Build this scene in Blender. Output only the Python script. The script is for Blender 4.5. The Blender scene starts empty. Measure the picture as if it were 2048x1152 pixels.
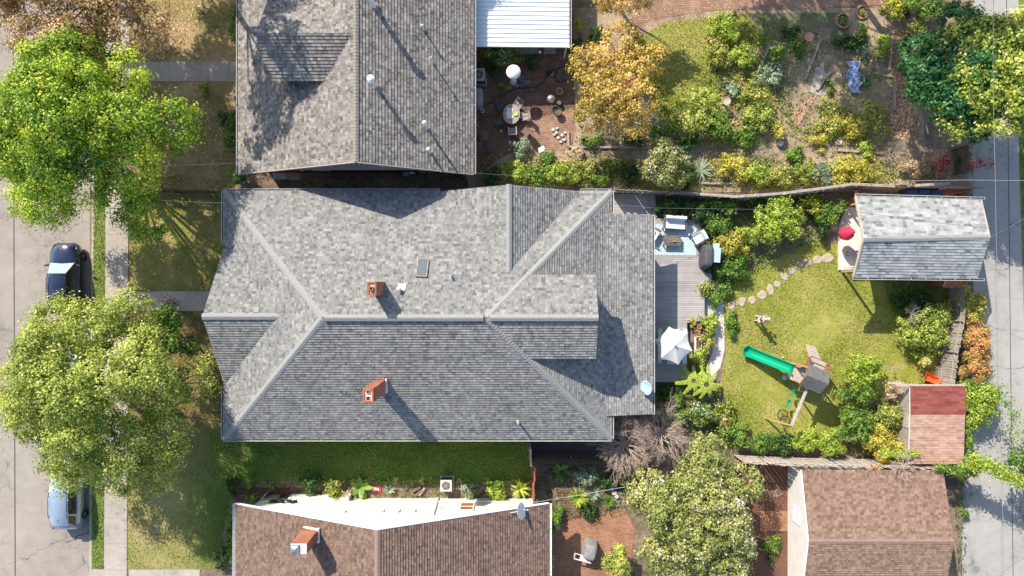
import bpy, bmesh, math, random
import numpy as np
from mathutils import Vector, Matrix
R = math.radians
sc = bpy.context.scene
col = sc.collection
H = 46.0                      # drone height above the yards
F = 1365.3                    # focal length in photo pixels
# ---------------------------------------------------------------- camera, sky, sun, exposure
cd = bpy.data.cameras.new('camera'); cam = bpy.data.objects.new('camera', cd); col.objects.link(cam)
cam.location = (0, 0, H); cam.rotation_euler = (0, 0, 0)
cd.lens = 24; cd.sensor_width = 36; cd.clip_end = 2000
sc.camera = cam
ELEV = 38.5
SD = Vector((.575, -.82, 0)).normalized()          # the way shadows fall
world = bpy.data.worlds.new('World'); sc.world = world; world.use_nodes = True
wn = world.node_tree.nodes; wl = world.node_tree.links
sky = wn.new('ShaderNodeTexSky'); sky.sky_type = 'NISHITA'; sky.sun_disc = False
sky.sun_elevation = R(ELEV); sky.sun_rotation = math.atan2(-SD.x, -SD.y)
wl.new(sky.outputs[0], wn['Background'].inputs[0]); wn['Background'].inputs[1].default_value = .15
ld = bpy.data.lights.new('sun', 'SUN'); sun = bpy.data.objects.new('sun', ld); col.objects.link(sun)
ld.energy = 5.0; ld.angle = R(.5); ld.color = (1, .93, .82)
dirv = Vector((SD.x * math.cos(R(ELEV)), SD.y * math.cos(R(ELEV)), -math.sin(R(ELEV))))
sun.rotation_euler = dirv.to_track_quat('-Z', 'Y').to_euler(); sun.location = (-30, 40, 40)
sc.view_settings.view_transform = 'Standard'; sc.view_settings.look = 'None'
sc.view_settings.gamma = 1; sc.view_settings.exposure = .62
# ---------------------------------------------------------------- helpers
def W(px, py, z=0.0):
    k = (H - z) / F
    return ((px - 1024) * k, (576 - py) * k, z)
def W2(px, py, z=0.0):
    a = W(px, py, z); return (a[0], a[1])
def tag(o, label=None, cat=None, group=None, kind=None):
    if label: o['label'] = label
    if cat: o['category'] = cat
    if group: o['group'] = group
    if kind: o['kind'] = kind
    return o
def thing(name, label, cat, loc=(0, 0, 0), rz=0, group=None):
    o = bpy.data.objects.new(name, None); col.objects.link(o); o.empty_display_size = .2
    o.location = loc; o.rotation_euler = (0, 0, rz)
    return tag(o, label, cat, group)
def base_of(p):
    while p is not None and p.parent is not None: p = p.parent
    return p
class MB:
    """collects shapes; build() links them as one mesh object"""
    def __init__(s): s.v = []; s.f = []; s.m = []; s.uv = []
    def add(s, vs, fs, m=0):
        b = len(s.v); s.v += [tuple(p) for p in vs]
        for f in fs: s.f.append([b + i for i in f]); s.m.append(m)
        return s
    def box(s, c, d, rz=0, m=0, M=None):
        x, y, z = d[0] / 2, d[1] / 2, d[2] / 2
        vs = [Vector((a * x, b * y, e * z)) for a in (-1, 1) for b in (-1, 1) for e in (-1, 1)]
        T = Matrix.Translation(Vector(c)) @ (M.to_4x4() if M else Matrix.Rotation(rz, 4, 'Z'))
        return s.add([T @ p for p in vs], [(0, 1, 3, 2), (4, 6, 7, 5), (0, 4, 5, 1), (2, 3, 7, 6), (0, 2, 6, 4), (1, 5, 7, 3)], m)
    def bar(s, a, b, w, h=None, m=0):
        a = Vector(a); b = Vector(b); d = b - a; L = d.length
        if L < 1e-6: return s
        q = d.to_track_quat('X', 'Z').to_matrix()
        return s.box((a + b) / 2, (L, w, h or w), M=q, m=m)
    def prism(s, poly, z0, z1, m=0):
        n = len(poly); a = sum(poly[i][0] * poly[(i + 1) % n][1] - poly[(i + 1) % n][0] * poly[i][1] for i in range(n))
        if a < 0: poly = poly[::-1]
        vs = [(p[0], p[1], z0) for p in poly] + [(p[0], p[1], z1) for p in poly]
        fs = [tuple(range(n - 1, -1, -1)), tuple(range(n, 2 * n))] + [(i, (i + 1) % n, n + (i + 1) % n, n + i) for i in range(n)]
        return s.add(vs, fs, m)
    def lathe(s, prof, c=(0, 0, 0), n=16, m=0, M=None, cap=True):
        vs = []; k = len(prof)
        T = Matrix.Translation(Vector(c)) @ (M.to_4x4() if M else Matrix.Identity(4))
        for r, z in prof:
            for i in range(n):
                a = 2 * math.pi * i / n; vs.append(T @ Vector((r * math.cos(a), r * math.sin(a), z)))
        fs = [(j * n + i, j * n + (i + 1) % n, (j + 1) * n + (i + 1) % n, (j + 1) * n + i) for j in range(k - 1) for i in range(n)]
        if cap: fs += [tuple(range(n - 1, -1, -1)), tuple(range((k - 1) * n, k * n))]
        return s.add(vs, fs, m)
    def tube(s, pts, r, n=6, m=0):
        pts = [Vector(p) for p in pts]; rs = r if isinstance(r, (list, tuple)) else [r] * len(pts)
        vs = []
        for i, p in enumerate(pts):
            d = (pts[min(i + 1, len(pts) - 1)] - pts[max(i - 1, 0)])
            if d.length < 1e-7: d = Vector((0, 0, 1))
            q = d.to_track_quat('Z', 'Y')
            for k in range(n):
                a = 2 * math.pi * k / n; vs.append(p + q @ Vector((rs[i] * math.cos(a), rs[i] * math.sin(a), 0)))
        fs = [(j * n + i, j * n + (i + 1) % n, (j + 1) * n + (i + 1) % n, (j + 1) * n + i) for j in range(len(pts) - 1) for i in range(n)]
        fs += [tuple(range(n - 1, -1, -1)), tuple(range((len(pts) - 1) * n, len(pts) * n))]
        return s.add(vs, fs, m)
    def ball(s, c, r, m=0, n=10, k=7):
        if not isinstance(r, (list, tuple)): r = (r, r, r)
        vs = []; fs = []
        for j in range(k + 1):
            t = math.pi * j / k
            for i in range(n):
                a = 2 * math.pi * i / n
                vs.append((c[0] + r[0] * math.sin(t) * math.cos(a), c[1] + r[1] * math.sin(t) * math.sin(a), c[2] - r[2] * math.cos(t)))
        for j in range(k):
            for i in range(n): fs.append((j * n + i, j * n + (i + 1) % n, (j + 1) * n + (i + 1) % n, (j + 1) * n + i))
        return s.add(vs, fs, m)
    def build(s, name, mats, parent=None, world=False, smooth=False, bevel=0, label=None):
        me = bpy.data.meshes.new(name)
        off = Vector((0, 0, 0))
        if world and parent is not None: off = base_of(parent).location
        me.from_pydata([(p[0] - off[0], p[1] - off[1], p[2] - off[2]) for p in s.v], [], s.f)
        for mt in (mats if isinstance(mats, (list, tuple)) else [mats]): me.materials.append(mt)
        if max(s.m, default=0): me.polygons.foreach_set('material_index', s.m)
        if smooth: me.polygons.foreach_set('use_smooth', [True] * len(me.polygons))
        me.update()
        o = bpy.data.objects.new(name, me); col.objects.link(o)
        if parent is not None: o.parent = parent
        if bevel:
            b = o.modifiers.new('bevel', 'BEVEL'); b.width = bevel; b.segments = 2; b.limit_method = 'ANGLE'
        if label: o['label'] = label
        return o
def copy_tree(o, parent=None):
    c = o.copy(); col.objects.link(c)
    if parent is not None: c.parent = parent
    for ch in [x for x in o.children]: copy_tree(ch, c)
    return c
# ---------------------------------------------------------------- materials
def nm(name):
    m = bpy.data.materials.new(name); m.use_nodes = True
    n = m.node_tree.nodes; l = m.node_tree.links
    return m, n, l, n['Principled BSDF']
def rgb(c): return (c[0], c[1], c[2], 1)
def ramp(n, stops, interp='LINEAR'):
    r = n.new('ShaderNodeValToRGB'); e = r.color_ramp.elements; r.color_ramp.interpolation = interp
    e[0].position = stops[0][0]; e[0].color = rgb(stops[0][1]); e[1].position = stops[-1][0]; e[1].color = rgb(stops[-1][1])
    for p, c in stops[1:-1]:
        x = e.new(p); x.color = rgb(c)
    return r
def mathn(n, l, op, a, b=None):
    x = n.new('ShaderNodeMath'); x.operation = op
    for i, q in enumerate((a, b)):
        if q is None: continue
        if isinstance(q, (int, float)): x.inputs[i].default_value = q
        else: l.new(q, x.inputs[i])
    return x.outputs[0]
def bump(n, l, b, h, dist=.01, strength=.6):
    x = n.new('ShaderNodeBump'); x.inputs['Strength'].default_value = strength; x.inputs['Distance'].default_value = dist
    l.new(h, x.inputs['Height']); l.new(x.outputs[0], b.inputs['Normal'])
def noise(n, l, scale, detail=4, vec=None, rough=.6):
    x = n.new('ShaderNodeTexNoise'); x.inputs['Scale'].default_value = scale; x.inputs['Detail'].default_value = detail
    x.inputs['Roughness'].default_value = rough
    if vec is not None: l.new(vec, x.inputs['Vector'])
    return x.outputs[0]
def plain(name, c, c2=None, rough=.7, scale=4, metal=0, bd=0, bs=20, spec=.4, coat=0):
    m, n, l, b = nm(name)
    c2 = c2 or tuple(x * .8 for x in c)
    tc = n.new('ShaderNodeTexCoord').outputs['Object']
    a = noise(n, l, scale, 6, tc, .65)
    r = ramp(n, [(.3, c2), (.65, c)]); l.new(a, r.inputs[0]); l.new(r.outputs[0], b.inputs['Base Color'])
    b.inputs['Roughness'].default_value = rough; b.inputs['Metallic'].default_value = metal
    b.inputs['Specular IOR Level'].default_value = spec; b.inputs['Coat Weight'].default_value = coat
    if bd: bump(n, l, b, noise(n, l, bs, 4, tc), bd)
    return m
def ground_mat(name, cols, s1=.35, s2=2.5, s3=14, mix=(.5, .3, .2), bd=.03, bs=18, rough=.95):
    m, n, l, b = nm(name)
    tc = n.new('ShaderNodeTexCoord').outputs['Object']
    t = None
    for s, w in zip((s1, s2, s3), mix):
        q = mathn(n, l, 'MULTIPLY', noise(n, l, s, 5, tc, .65), w)
        t = q if t is None else mathn(n, l, 'ADD', t, q)
    k = len(cols); r = ramp(n, [(.36 + .28 * i / (k - 1), c) for i, c in enumerate(cols)])
    l.new(t, r.inputs[0]); l.new(r.outputs[0], b.inputs['Base Color'])
    b.inputs['Roughness'].default_value = rough; b.inputs['Specular IOR Level'].default_value = .15
    bump(n, l, b, noise(n, l, bs, 5, tc), bd, .8)
    return m
def cracks(m, scale=.22, width=.007, dark=.4):
    n = m.node_tree.nodes; l = m.node_tree.links; b = n['Principled BSDF']; src = b.inputs['Base Color'].links[0].from_socket
    tc = n.new('ShaderNodeTexCoord').outputs['Object']; nz = n.new('ShaderNodeTexNoise'); nz.inputs['Scale'].default_value = 1.3; nz.inputs['Detail'].default_value = 6; l.new(tc, nz.inputs['Vector'])
    va = n.new('ShaderNodeVectorMath'); va.operation = 'MULTIPLY_ADD'; l.new(nz.outputs['Color'], va.inputs[0]); va.inputs[1].default_value = (1.1, 1.1, 0); l.new(tc, va.inputs[2])
    vo = n.new('ShaderNodeTexVoronoi'); vo.feature = 'DISTANCE_TO_EDGE'; vo.inputs['Scale'].default_value = scale; l.new(va.outputs[0], vo.inputs['Vector'])
    f = mathn(n, l, 'LESS_THAN', vo.outputs['Distance'], width * scale * 2)
    st = noise(n, l, .6, 6, tc, .75); r = ramp(n, [(.30, (dark, dark, dark)), (.42, (1, 1, 1))]); l.new(st, r.inputs[0])
    mk = mathn(n, l, 'MULTIPLY', f, mathn(n, l, 'GREATER_THAN', noise(n, l, .35, 2, tc), .48))
    mx = n.new('ShaderNodeMix'); mx.data_type = 'RGBA'; mx.blend_type = 'MULTIPLY'; mx.inputs[0].default_value = .55; l.new(src, mx.inputs[6]); l.new(r.outputs[0], mx.inputs[7])
    m2 = n.new('ShaderNodeMix'); m2.data_type = 'RGBA'; l.new(mk, m2.inputs[0]); l.new(mx.outputs[2], m2.inputs[6]); m2.inputs[7].default_value = (.13, .11, .095, 1)
    l.new(m2.outputs[2], b.inputs['Base Color'])
def shingle_mat(name, cols, w=.26, e=.15, stain=.18, seed=0.0):
    m, n, l, b = nm(name)
    uv = n.new('ShaderNodeUVMap').outputs[0]
    sp = n.new('ShaderNodeSeparateXYZ'); l.new(uv, sp.inputs[0])
    row = mathn(n, l, 'FLOOR', mathn(n, l, 'DIVIDE', sp.outputs[1], e))
    vals = []
    for k, ww in enumerate((w, w * .47)):
        wn1 = n.new('ShaderNodeTexWhiteNoise'); wn1.noise_dimensions = '1D'
        l.new(mathn(n, l, 'ADD', row, 3.7 + 9.1 * k + seed), wn1.inputs['W'])
        u = mathn(n, l, 'ADD', mathn(n, l, 'DIVIDE', sp.outputs[0], ww), mathn(n, l, 'MULTIPLY', wn1.outputs[0], 17.0))
        cx = n.new('ShaderNodeCombineXYZ'); l.new(mathn(n, l, 'FLOOR', u), cx.inputs[0]); l.new(row, cx.inputs[1]); cx.inputs[2].default_value = k * 5.3
        w2 = n.new('ShaderNodeTexWhiteNoise'); w2.noise_dimensions = '3D'; l.new(cx.outputs[0], w2.inputs['Vector'])
        vals.append(mathn(n, l, 'MULTIPLY', w2.outputs[0], (.55, .45)[k]))
    t = mathn(n, l, 'ADD', vals[0], vals[1])
    big = noise(n, l, .5, 5, uv, .7)
    t = mathn(n, l, 'ADD', t, mathn(n, l, 'MULTIPLY', mathn(n, l, 'SUBTRACT', big, .5), stain * 2))
    fine = noise(n, l, 60, 3, uv)
    t = mathn(n, l, 'ADD', t, mathn(n, l, 'MULTIPLY', mathn(n, l, 'SUBTRACT', fine, .5), .35))
    k = len(cols); r = ramp(n, [(.08 + .84 * i / (k - 1), c) for i, c in enumerate(cols)])
    l.new(t, r.inputs[0]); l.new(r.outputs[0], b.inputs['Base Color'])
    b.inputs['Roughness'].default_value = .9; b.inputs['Specular IOR Level'].default_value = .25
    bump(n, l, b, t, .012, .7)
    return m
def brick_mat(name, c1, c2, mortar, sx=.2, sy=.1, rz=0, bd=.008, stain=(.5, .5, .5), vert=False, mort=.012):
    m, n, l, b = nm(name)
    tc = n.new('ShaderNodeTexCoord').outputs['Object']
    mp = n.new('ShaderNodeMapping'); l.new(tc, mp.inputs[0])
    mp.inputs['Rotation'].default_value = (0, 0, rz); vec = mp.outputs[0]
    if vert:
        s_ = n.new('ShaderNodeSeparateXYZ'); l.new(tc, s_.inputs[0]); c_ = n.new('ShaderNodeCombineXYZ')
        l.new(mathn(n, l, 'ADD', s_.outputs[0], s_.outputs[1]), c_.inputs[0]); l.new(s_.outputs[2], c_.inputs[1]); vec = c_.outputs[0]
    t = n.new('ShaderNodeTexBrick'); l.new(vec, t.inputs['Vector'])
    t.inputs['Color1'].default_value = rgb(c1); t.inputs['Color2'].default_value = rgb(c2); t.inputs['Mortar'].default_value = rgb(mortar)
    t.inputs['Scale'].default_value = 1; t.inputs['Brick Width'].default_value = sx; t.inputs['Row Height'].default_value = sy
    t.inputs['Mortar Size'].default_value = mort; t.inputs['Bias'].default_value = 0
    mx = n.new('ShaderNodeMix'); mx.data_type = 'RGBA'; mx.blend_type = 'MULTIPLY'
    a = noise(n, l, .8, 7, tc, .7); rr = ramp(n, [(.35, stain), (.62, (1, 1, 1))]); l.new(a, rr.inputs[0])
    mx.inputs[0].default_value = .8; l.new(t.outputs[0], mx.inputs[6]); l.new(rr.outputs[0], mx.inputs[7])
    l.new(mx.outputs[2], b.inputs['Base Color']); b.inputs['Roughness'].default_value = .9
    b.inputs['Specular IOR Level'].default_value = .2
    h = mathn(n, l, 'ADD', mathn(n, l, 'MULTIPLY', t.outputs[1], -1.0), mathn(n, l, 'MULTIPLY', noise(n, l, 25, 3, tc), .5))
    bump(n, l, b, h, bd, .8)
    return m
def leaf_mat(name, stops, transl=.35, rough=.55, interp='LINEAR', gain=1.5):
    stops = [(p, tuple(min(.9, x * gain) for x in c)) for p, c in stops]
    m, n, l, b = nm(name)
    at = n.new('ShaderNodeAttribute'); at.attribute_name = 'lr'
    r = ramp(n, stops, interp); l.new(at.outputs['Fac'], r.inputs[0])
    b.inputs['Roughness'].default_value = rough; b.inputs['Specular IOR Level'].default_value = .35
    l.new(r.outputs[0], b.inputs['Base Color'])
    tr = n.new('ShaderNodeBsdfTranslucent'); l.new(r.outputs[0], tr.inputs[0])
    mx = n.new('ShaderNodeMixShader'); mx.inputs[0].default_value = transl
    l.new(b.outputs[0], mx.inputs[1]); l.new(tr.outputs[0], mx.inputs[2]); l.new(mx.outputs[0], n['Material Output'].inputs[0])
    return m
def glass_dark(name, c=(.02, .025, .03), rough=.05):
    m, n, l, b = nm(name); b.inputs['Base Color'].default_value = rgb(c); b.inputs['Roughness'].default_value = rough
    b.inputs['Specular IOR Level'].default_value = .9; b.inputs['Coat Weight'].default_value = .5; return m

mt = {}
mt['white'] = plain('white_paint', (.78, .77, .74), (.62, .6, .56), .5, 3)
mt['white2'] = plain('bright_white', (.88, .88, .86), (.8, .8, .78), .55, 2)
mt['gutter'] = plain('gutter_metal', (.7, .69, .66), (.5, .49, .47), .45, 6)
mt['black'] = plain('black_metal', (.02, .02, .022), (.01, .01, .012), .4, 8)
mt['rubber'] = plain('rubber', (.03, .03, .03), (.015, .015, .015), .85, 12)
mt['steel'] = plain('steel', (.45, .46, .47), (.3, .31, .32), .35, 8, metal=.7)
mt['dgrey'] = plain('dark_grey', (.09, .09, .095), (.05, .05, .055), .7, 8, bd=.004)
mt['grey'] = plain('mid_grey', (.28, .27, .26), (.18, .175, .17), .8, 5, bd=.004)
mt['concrete'] = ground_mat('concrete', [(.23, .20, .175), (.36, .315, .27), (.41, .36, .31), (.48, .425, .37)], .5, 3, 30, bd=.004, bs=60, rough=.9)
mt['pale_conc'] = ground_mat('pale_concrete', [(.5, .46, .40), (.62, .57, .51), (.7, .65, .58)], .7, 4, 30, bd=.004, bs=60, rough=.85)
mt['street'] = ground_mat('street_concrete', [(.16, .138, .12), (.29, .255, .22), (.335, .295, .255), (.39, .345, .30)], .22, 1.3, 40, (.45, .3, .25), bd=.005, bs=70)
mt['alley'] = ground_mat('alley_concrete', [(.20, .19, .175), (.33, .315, .29), (.37, .35, .325), (.42, .40, .37)], .3, 1.7, 40, (.45, .3, .25), bd=.005, bs=70)
cracks(mt['street']); cracks(mt['alley'], .16)
mt['shade_toned_grass'] = ground_mat('shade_toned_grass', [(.05, .06, .03), (.11, .13, .055), (.18, .17, .10), (.24, .2, .13)], .6, 3, 16, bd=.04)  # tree shade put into the grass colour
mt['soil'] = ground_mat('soil', [(.07, .055, .04), (.15, .115, .08), (.26, .19, .135), (.36, .27, .19)], .5, 3, 16, bd=.04)
mt['mulch'] = ground_mat('red_mulch', [(.07, .03, .022), (.15, .075, .052), (.24, .13, .09)], 1, 8, 35, (.2, .4, .4), bd=.03, bs=40)
mt['lawn_back'] = ground_mat('lawn_back', [(.14, .17, .025), (.24, .26, .04), (.33, .31, .08), (.47, .38, .16)], .28, 1.6, 18, (.45, .3, .25), bd=.05, bs=22)
mt['lawn_front'] = ground_mat('lawn_front', [(.10, .15, .03), (.2, .21, .05), (.36, .28, .11), (.5, .36, .19)], .35, 1.1, 12, (.5, .3, .2), bd=.05, bs=22)
mt['lawn_side'] = ground_mat('lawn_side', [(.07, .13, .025), (.13, .2, .04), (.2, .245, .06), (.32, .29, .11)], .4, 1.5, 14, (.45, .35, .2), bd=.05, bs=22)
mt['lawn_dry'] = ground_mat('lawn_dry', [(.13, .14, .035), (.28, .22, .09), (.46, .31, .17), (.58, .42, .27)], .3, 1.4, 13, (.45, .3, .25), bd=.05, bs=22)
mt['lawn_south'] = ground_mat('lawn_south', [(.13, .16, .03), (.2, .215, .05), (.27, .24, .08), (.33, .27, .12)], .3, 1.4, 13, (.45, .3, .25), bd=.05, bs=22)
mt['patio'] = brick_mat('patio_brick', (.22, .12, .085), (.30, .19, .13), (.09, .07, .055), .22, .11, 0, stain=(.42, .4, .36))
mt['patio2'] = brick_mat('sunlit_tone_brick', (.40, .19, .11), (.50, .27, .17), (.2, .12, .08), .22, .11, R(8), stain=(.6, .55, .5))  # brighter copy of the patio brick, sunlight put into its colour
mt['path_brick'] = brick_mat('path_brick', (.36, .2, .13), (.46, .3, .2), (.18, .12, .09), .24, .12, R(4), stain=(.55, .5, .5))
mt['brick'] = brick_mat('orange_brick', (.40, .13, .065), (.52, .2, .10), (.42, .34, .28), .2, .075, 0, vert=True, mort=.006)
mt['brick_red'] = brick_mat('salmon_brick', (.42, .12, .08), (.5, .17, .11), (.4, .3, .26), .2, .075, 0, vert=True, mort=.006)
GREY = [(.125, .124, .12), (.185, .183, .175), (.225, .221, .21), (.265, .258, .243), (.34, .325, .30)]
mt['sh_main'] = shingle_mat('grey_shingle', GREY, .25, .17, stain=.3)
mt['sh_cap'] = plain('grey_ridge_cap', (.32, .315, .30), (.23, .225, .215), .9, 9, bd=.004)
mt['sh_north'] = shingle_mat('taupe_shingle', [(.10, .09, .082), (.165, .15, .135), (.215, .195, .175), (.265, .24, .215), (.35, .32, .29)], .24, .19, seed=2)
mt['cap_north'] = plain('taupe_ridge_cap', (.26, .235, .21), (.19, .17, .15), .9, 9, bd=.004)
mt['sh_south'] = shingle_mat('brown_shingle', [(.11, .07, .055), (.165, .108, .083), (.205, .138, .106), (.26, .18, .14)], .26, .16, seed=5)
mt['cap_south'] = plain('brown_ridge_cap', (.29, .2, .165), (.22, .145, .115), .9, 9, bd=.004)
mt['sh_garage'] = shingle_mat('tan_red_shingle', [(.16, .095, .068), (.22, .14, .10), (.27, .18, .133), (.33, .225, .17)], .26, .16, seed=8)
mt['sh_studio'] = shingle_mat('pale_grey_shingle', [(.15, .155, .155), (.28, .285, .28), (.35, .355, .345), (.42, .42, .41)], .5, .19, seed=11)
mt['sh_shed_red'] = shingle_mat('red_felt_shingle', [(.18, .045, .04), (.25, .07, .055), (.30, .10, .08)], .8, .16, seed=3)
mt['sh_shed_pink'] = shingle_mat('pink_shingle', [(.30, .17, .125), (.40, .25, .19), (.48, .32, .25)], .5, .16, seed=4)
mt['sh_orange'] = shingle_mat('orange_shingle', [(.32, .09, .04), (.42, .14, .06), (.46, .17, .08)], .5, .14, seed=4)
mt['wall_white'] = plain('white_siding', (.74, .71, .66), (.62, .59, .54), .6, 1.5)
mt['wall_red'] = plain('dark_red_siding', (.20, .03, .02), (.12, .02, .015), .7, 2)
mt['wall_grey'] = plain('grey_siding', (.3, .29, .27), (.22, .21, .2), .7, 2)
mt['wall_tan'] = plain('tan_siding', (.55, .46, .36), (.45, .37, .29), .7, 2)
mt['metal_white'] = plain('white_metal_roof', (.84, .85, .84), (.74, .76, .77), .4, 1.2)
mt['deck'] = brick_mat('deck_boards', (.36, .33, .315), (.43, .40, .38), (.10, .09, .085), 4.9, .145, 0, stain=(.75, .73, .72), mort=.006)
mt['wood_old'] = plain('weathered_wood', (.42, .37, .31), (.2, .165, .135), .9, 7, bd=.01, bs=12)
mt['wood_dark'] = plain('dark_weathered_wood', (.16, .13, .105), (.07, .055, .045), .9, 7, bd=.01, bs=12)
mt['wood_new'] = plain('cedar_wood', (.52, .32, .18), (.36, .2, .11), .75, 6, bd=.004)
mt['wood_red'] = plain('red_brown_wood', (.35, .13, .06), (.22, .075, .04), .8, 6)
mt['wood_grey'] = plain('silvered_wood', (.5, .43, .37), (.34, .28, .235), .85, 6, bd=.004)
mt['terracotta'] = plain('terracotta', (.58, .30, .18), (.45, .22, .13), .85, 10)
mt['bark'] = plain('bark', (.2, .155, .12), (.1, .075, .06), .95, 8, bd=.03, bs=14)
mt['bark_pale'] = plain('pale_bark', (.42, .35, .29), (.25, .2, .165), .9, 8, bd=.02, bs=14)
mt['twig'] = plain('dry_twig', (.52, .41, .33), (.3, .23, .18), .9, 5)
mt['stone'] = plain('stepping_stone', (.50, .40, .31), (.34, .275, .21), .9, 3, bd=.01)
mt['stone_white'] = plain('pale_rock', (.62, .58, .54), (.42, .38, .35), .9, 6, bd=.01)
mt['green_plastic'] = plain('green_plastic', (.0, .33, .17), (.0, .28, .14), .22, 1, coat=.4)
mt['mint'] = plain('mint_paint', (.5, .68, .6), (.42, .6, .53), .6, 4)
mt['canvas'] = plain('white_canvas', (.62, .61, .59), (.56, .55, .53), .8, 3)
mt['cushion'] = plain('pale_cushion', (.68, .70, .72), (.6, .62, .65), .85, 5)
mt['skin'] = plain('skin', (.72, .45, .34), (.66, .38, .28), .5, 6)
mt['hair'] = plain('fair_hair', (.66, .48, .34), (.5, .34, .22), .7, 30)
mt['shirt'] = plain('grey_shirt', (.19, .165, .19), (.14, .12, .14), .85, 8)
mt['shorts'] = plain('light_shorts', (.42, .46, .5), (.34, .38, .42), .85, 8)
mt['blue'] = plain('blue_plastic', (.05, .12, .45), (.04, .09, .35), .4, 4)
mt['teal'] = plain('teal_plastic', (.12, .4, .45), (.08, .3, .35), .4, 4)
mt['paleblue'] = plain('pale_blue', (.42, .58, .72), (.36, .52, .66), .5, 6)
mt['red'] = plain('red_paint', (.6, .04, .03), (.5, .03, .03), .4, 4)
mt['orange_p'] = plain('orange_plastic', (.75, .13, .03), (.65, .1, .02), .35, 4, coat=.3)
mt['pinkred'] = plain('raspberry_fabric', (.75, .04, .10), (.6, .02, .07), .6, 5)
mt['pinkpale'] = plain('pale_pink_fabric', (.8, .4, .5), (.75, .35, .45), .6, 5)
mt['lilac'] = plain('lilac_cover', (.33, .27, .36), (.26, .21, .29), .6, 5, bd=.01, bs=6)
mt['tarp'] = plain('blue_white_tarp', (.62, .70, .85), (.16, .24, .5), .5, 3.5, bd=.03, bs=8)
mt['tarp_dark'] = plain('dark_green_tarp', (.03, .05, .05), (.01, .015, .02), .4, 6, bd=.02, bs=8)
mt['rust'] = plain('rusty_steel', (.2, .13, .10), (.13, .08, .06), .7, 9, bd=.003)
mt['solar'] = plain('solar_glass', (.02, .03, .08), (.015, .02, .06), .12, 2, coat=.8)
mt['glass'] = glass_dark('window_glass'); mt['windscreen'] = glass_dark('windscreen_sky_tint', (.22, .3, .33), .12)  # windscreen base colour carries a painted pale sky reflection
mt['sky_glass'] = glass_dark('skylight_glass', (.10, .11, .125), .15)
mt['cargrey'] = plain('car_trim', (.03, .03, .032), (.02, .02, .022), .5, 5)
mt['car_navy'] = plain('navy_car_paint', (.012, .022, .06), (.012, .02, .055), .18, 1, metal=.3, coat=1, spec=.6)
mt['car_silver'] = plain('silver_paint_sky_tint', (.42, .50, .60), (.40, .48, .58), .25, 1, metal=.5, coat=1, spec=.6)  # bluish cast puts the reflected sky into the silver paint
mt['car_white'] = plain('white_car_paint', (.75, .76, .77), (.72, .73, .74), .25, 1, coat=1)
mt['car_blue'] = plain('pale_blue_car_paint', (.35, .5, .62), (.33, .48, .6), .25, 1, metal=.3, coat=1)
mt['car_red'] = plain('red_car_paint', (.4, .06, .05), (.38, .05, .04), .25, 1, coat=1)
mt['lamp_red'] = plain('tail_lamp', (.55, .02, .04), (.45, .02, .03), .15, 3, coat=.5)
mt['lamp_clear'] = plain('head_lamp', (.6, .62, .64), (.5, .52, .54), .1, 3, coat=.5)
mt['flag_blue'] = plain('flag_blue', (.03, .04, .14)); mt['flag_red'] = plain('flag_red', (.35, .03, .04)); mt['flag_white'] = plain('flag_white', (.75, .73, .72))
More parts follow.
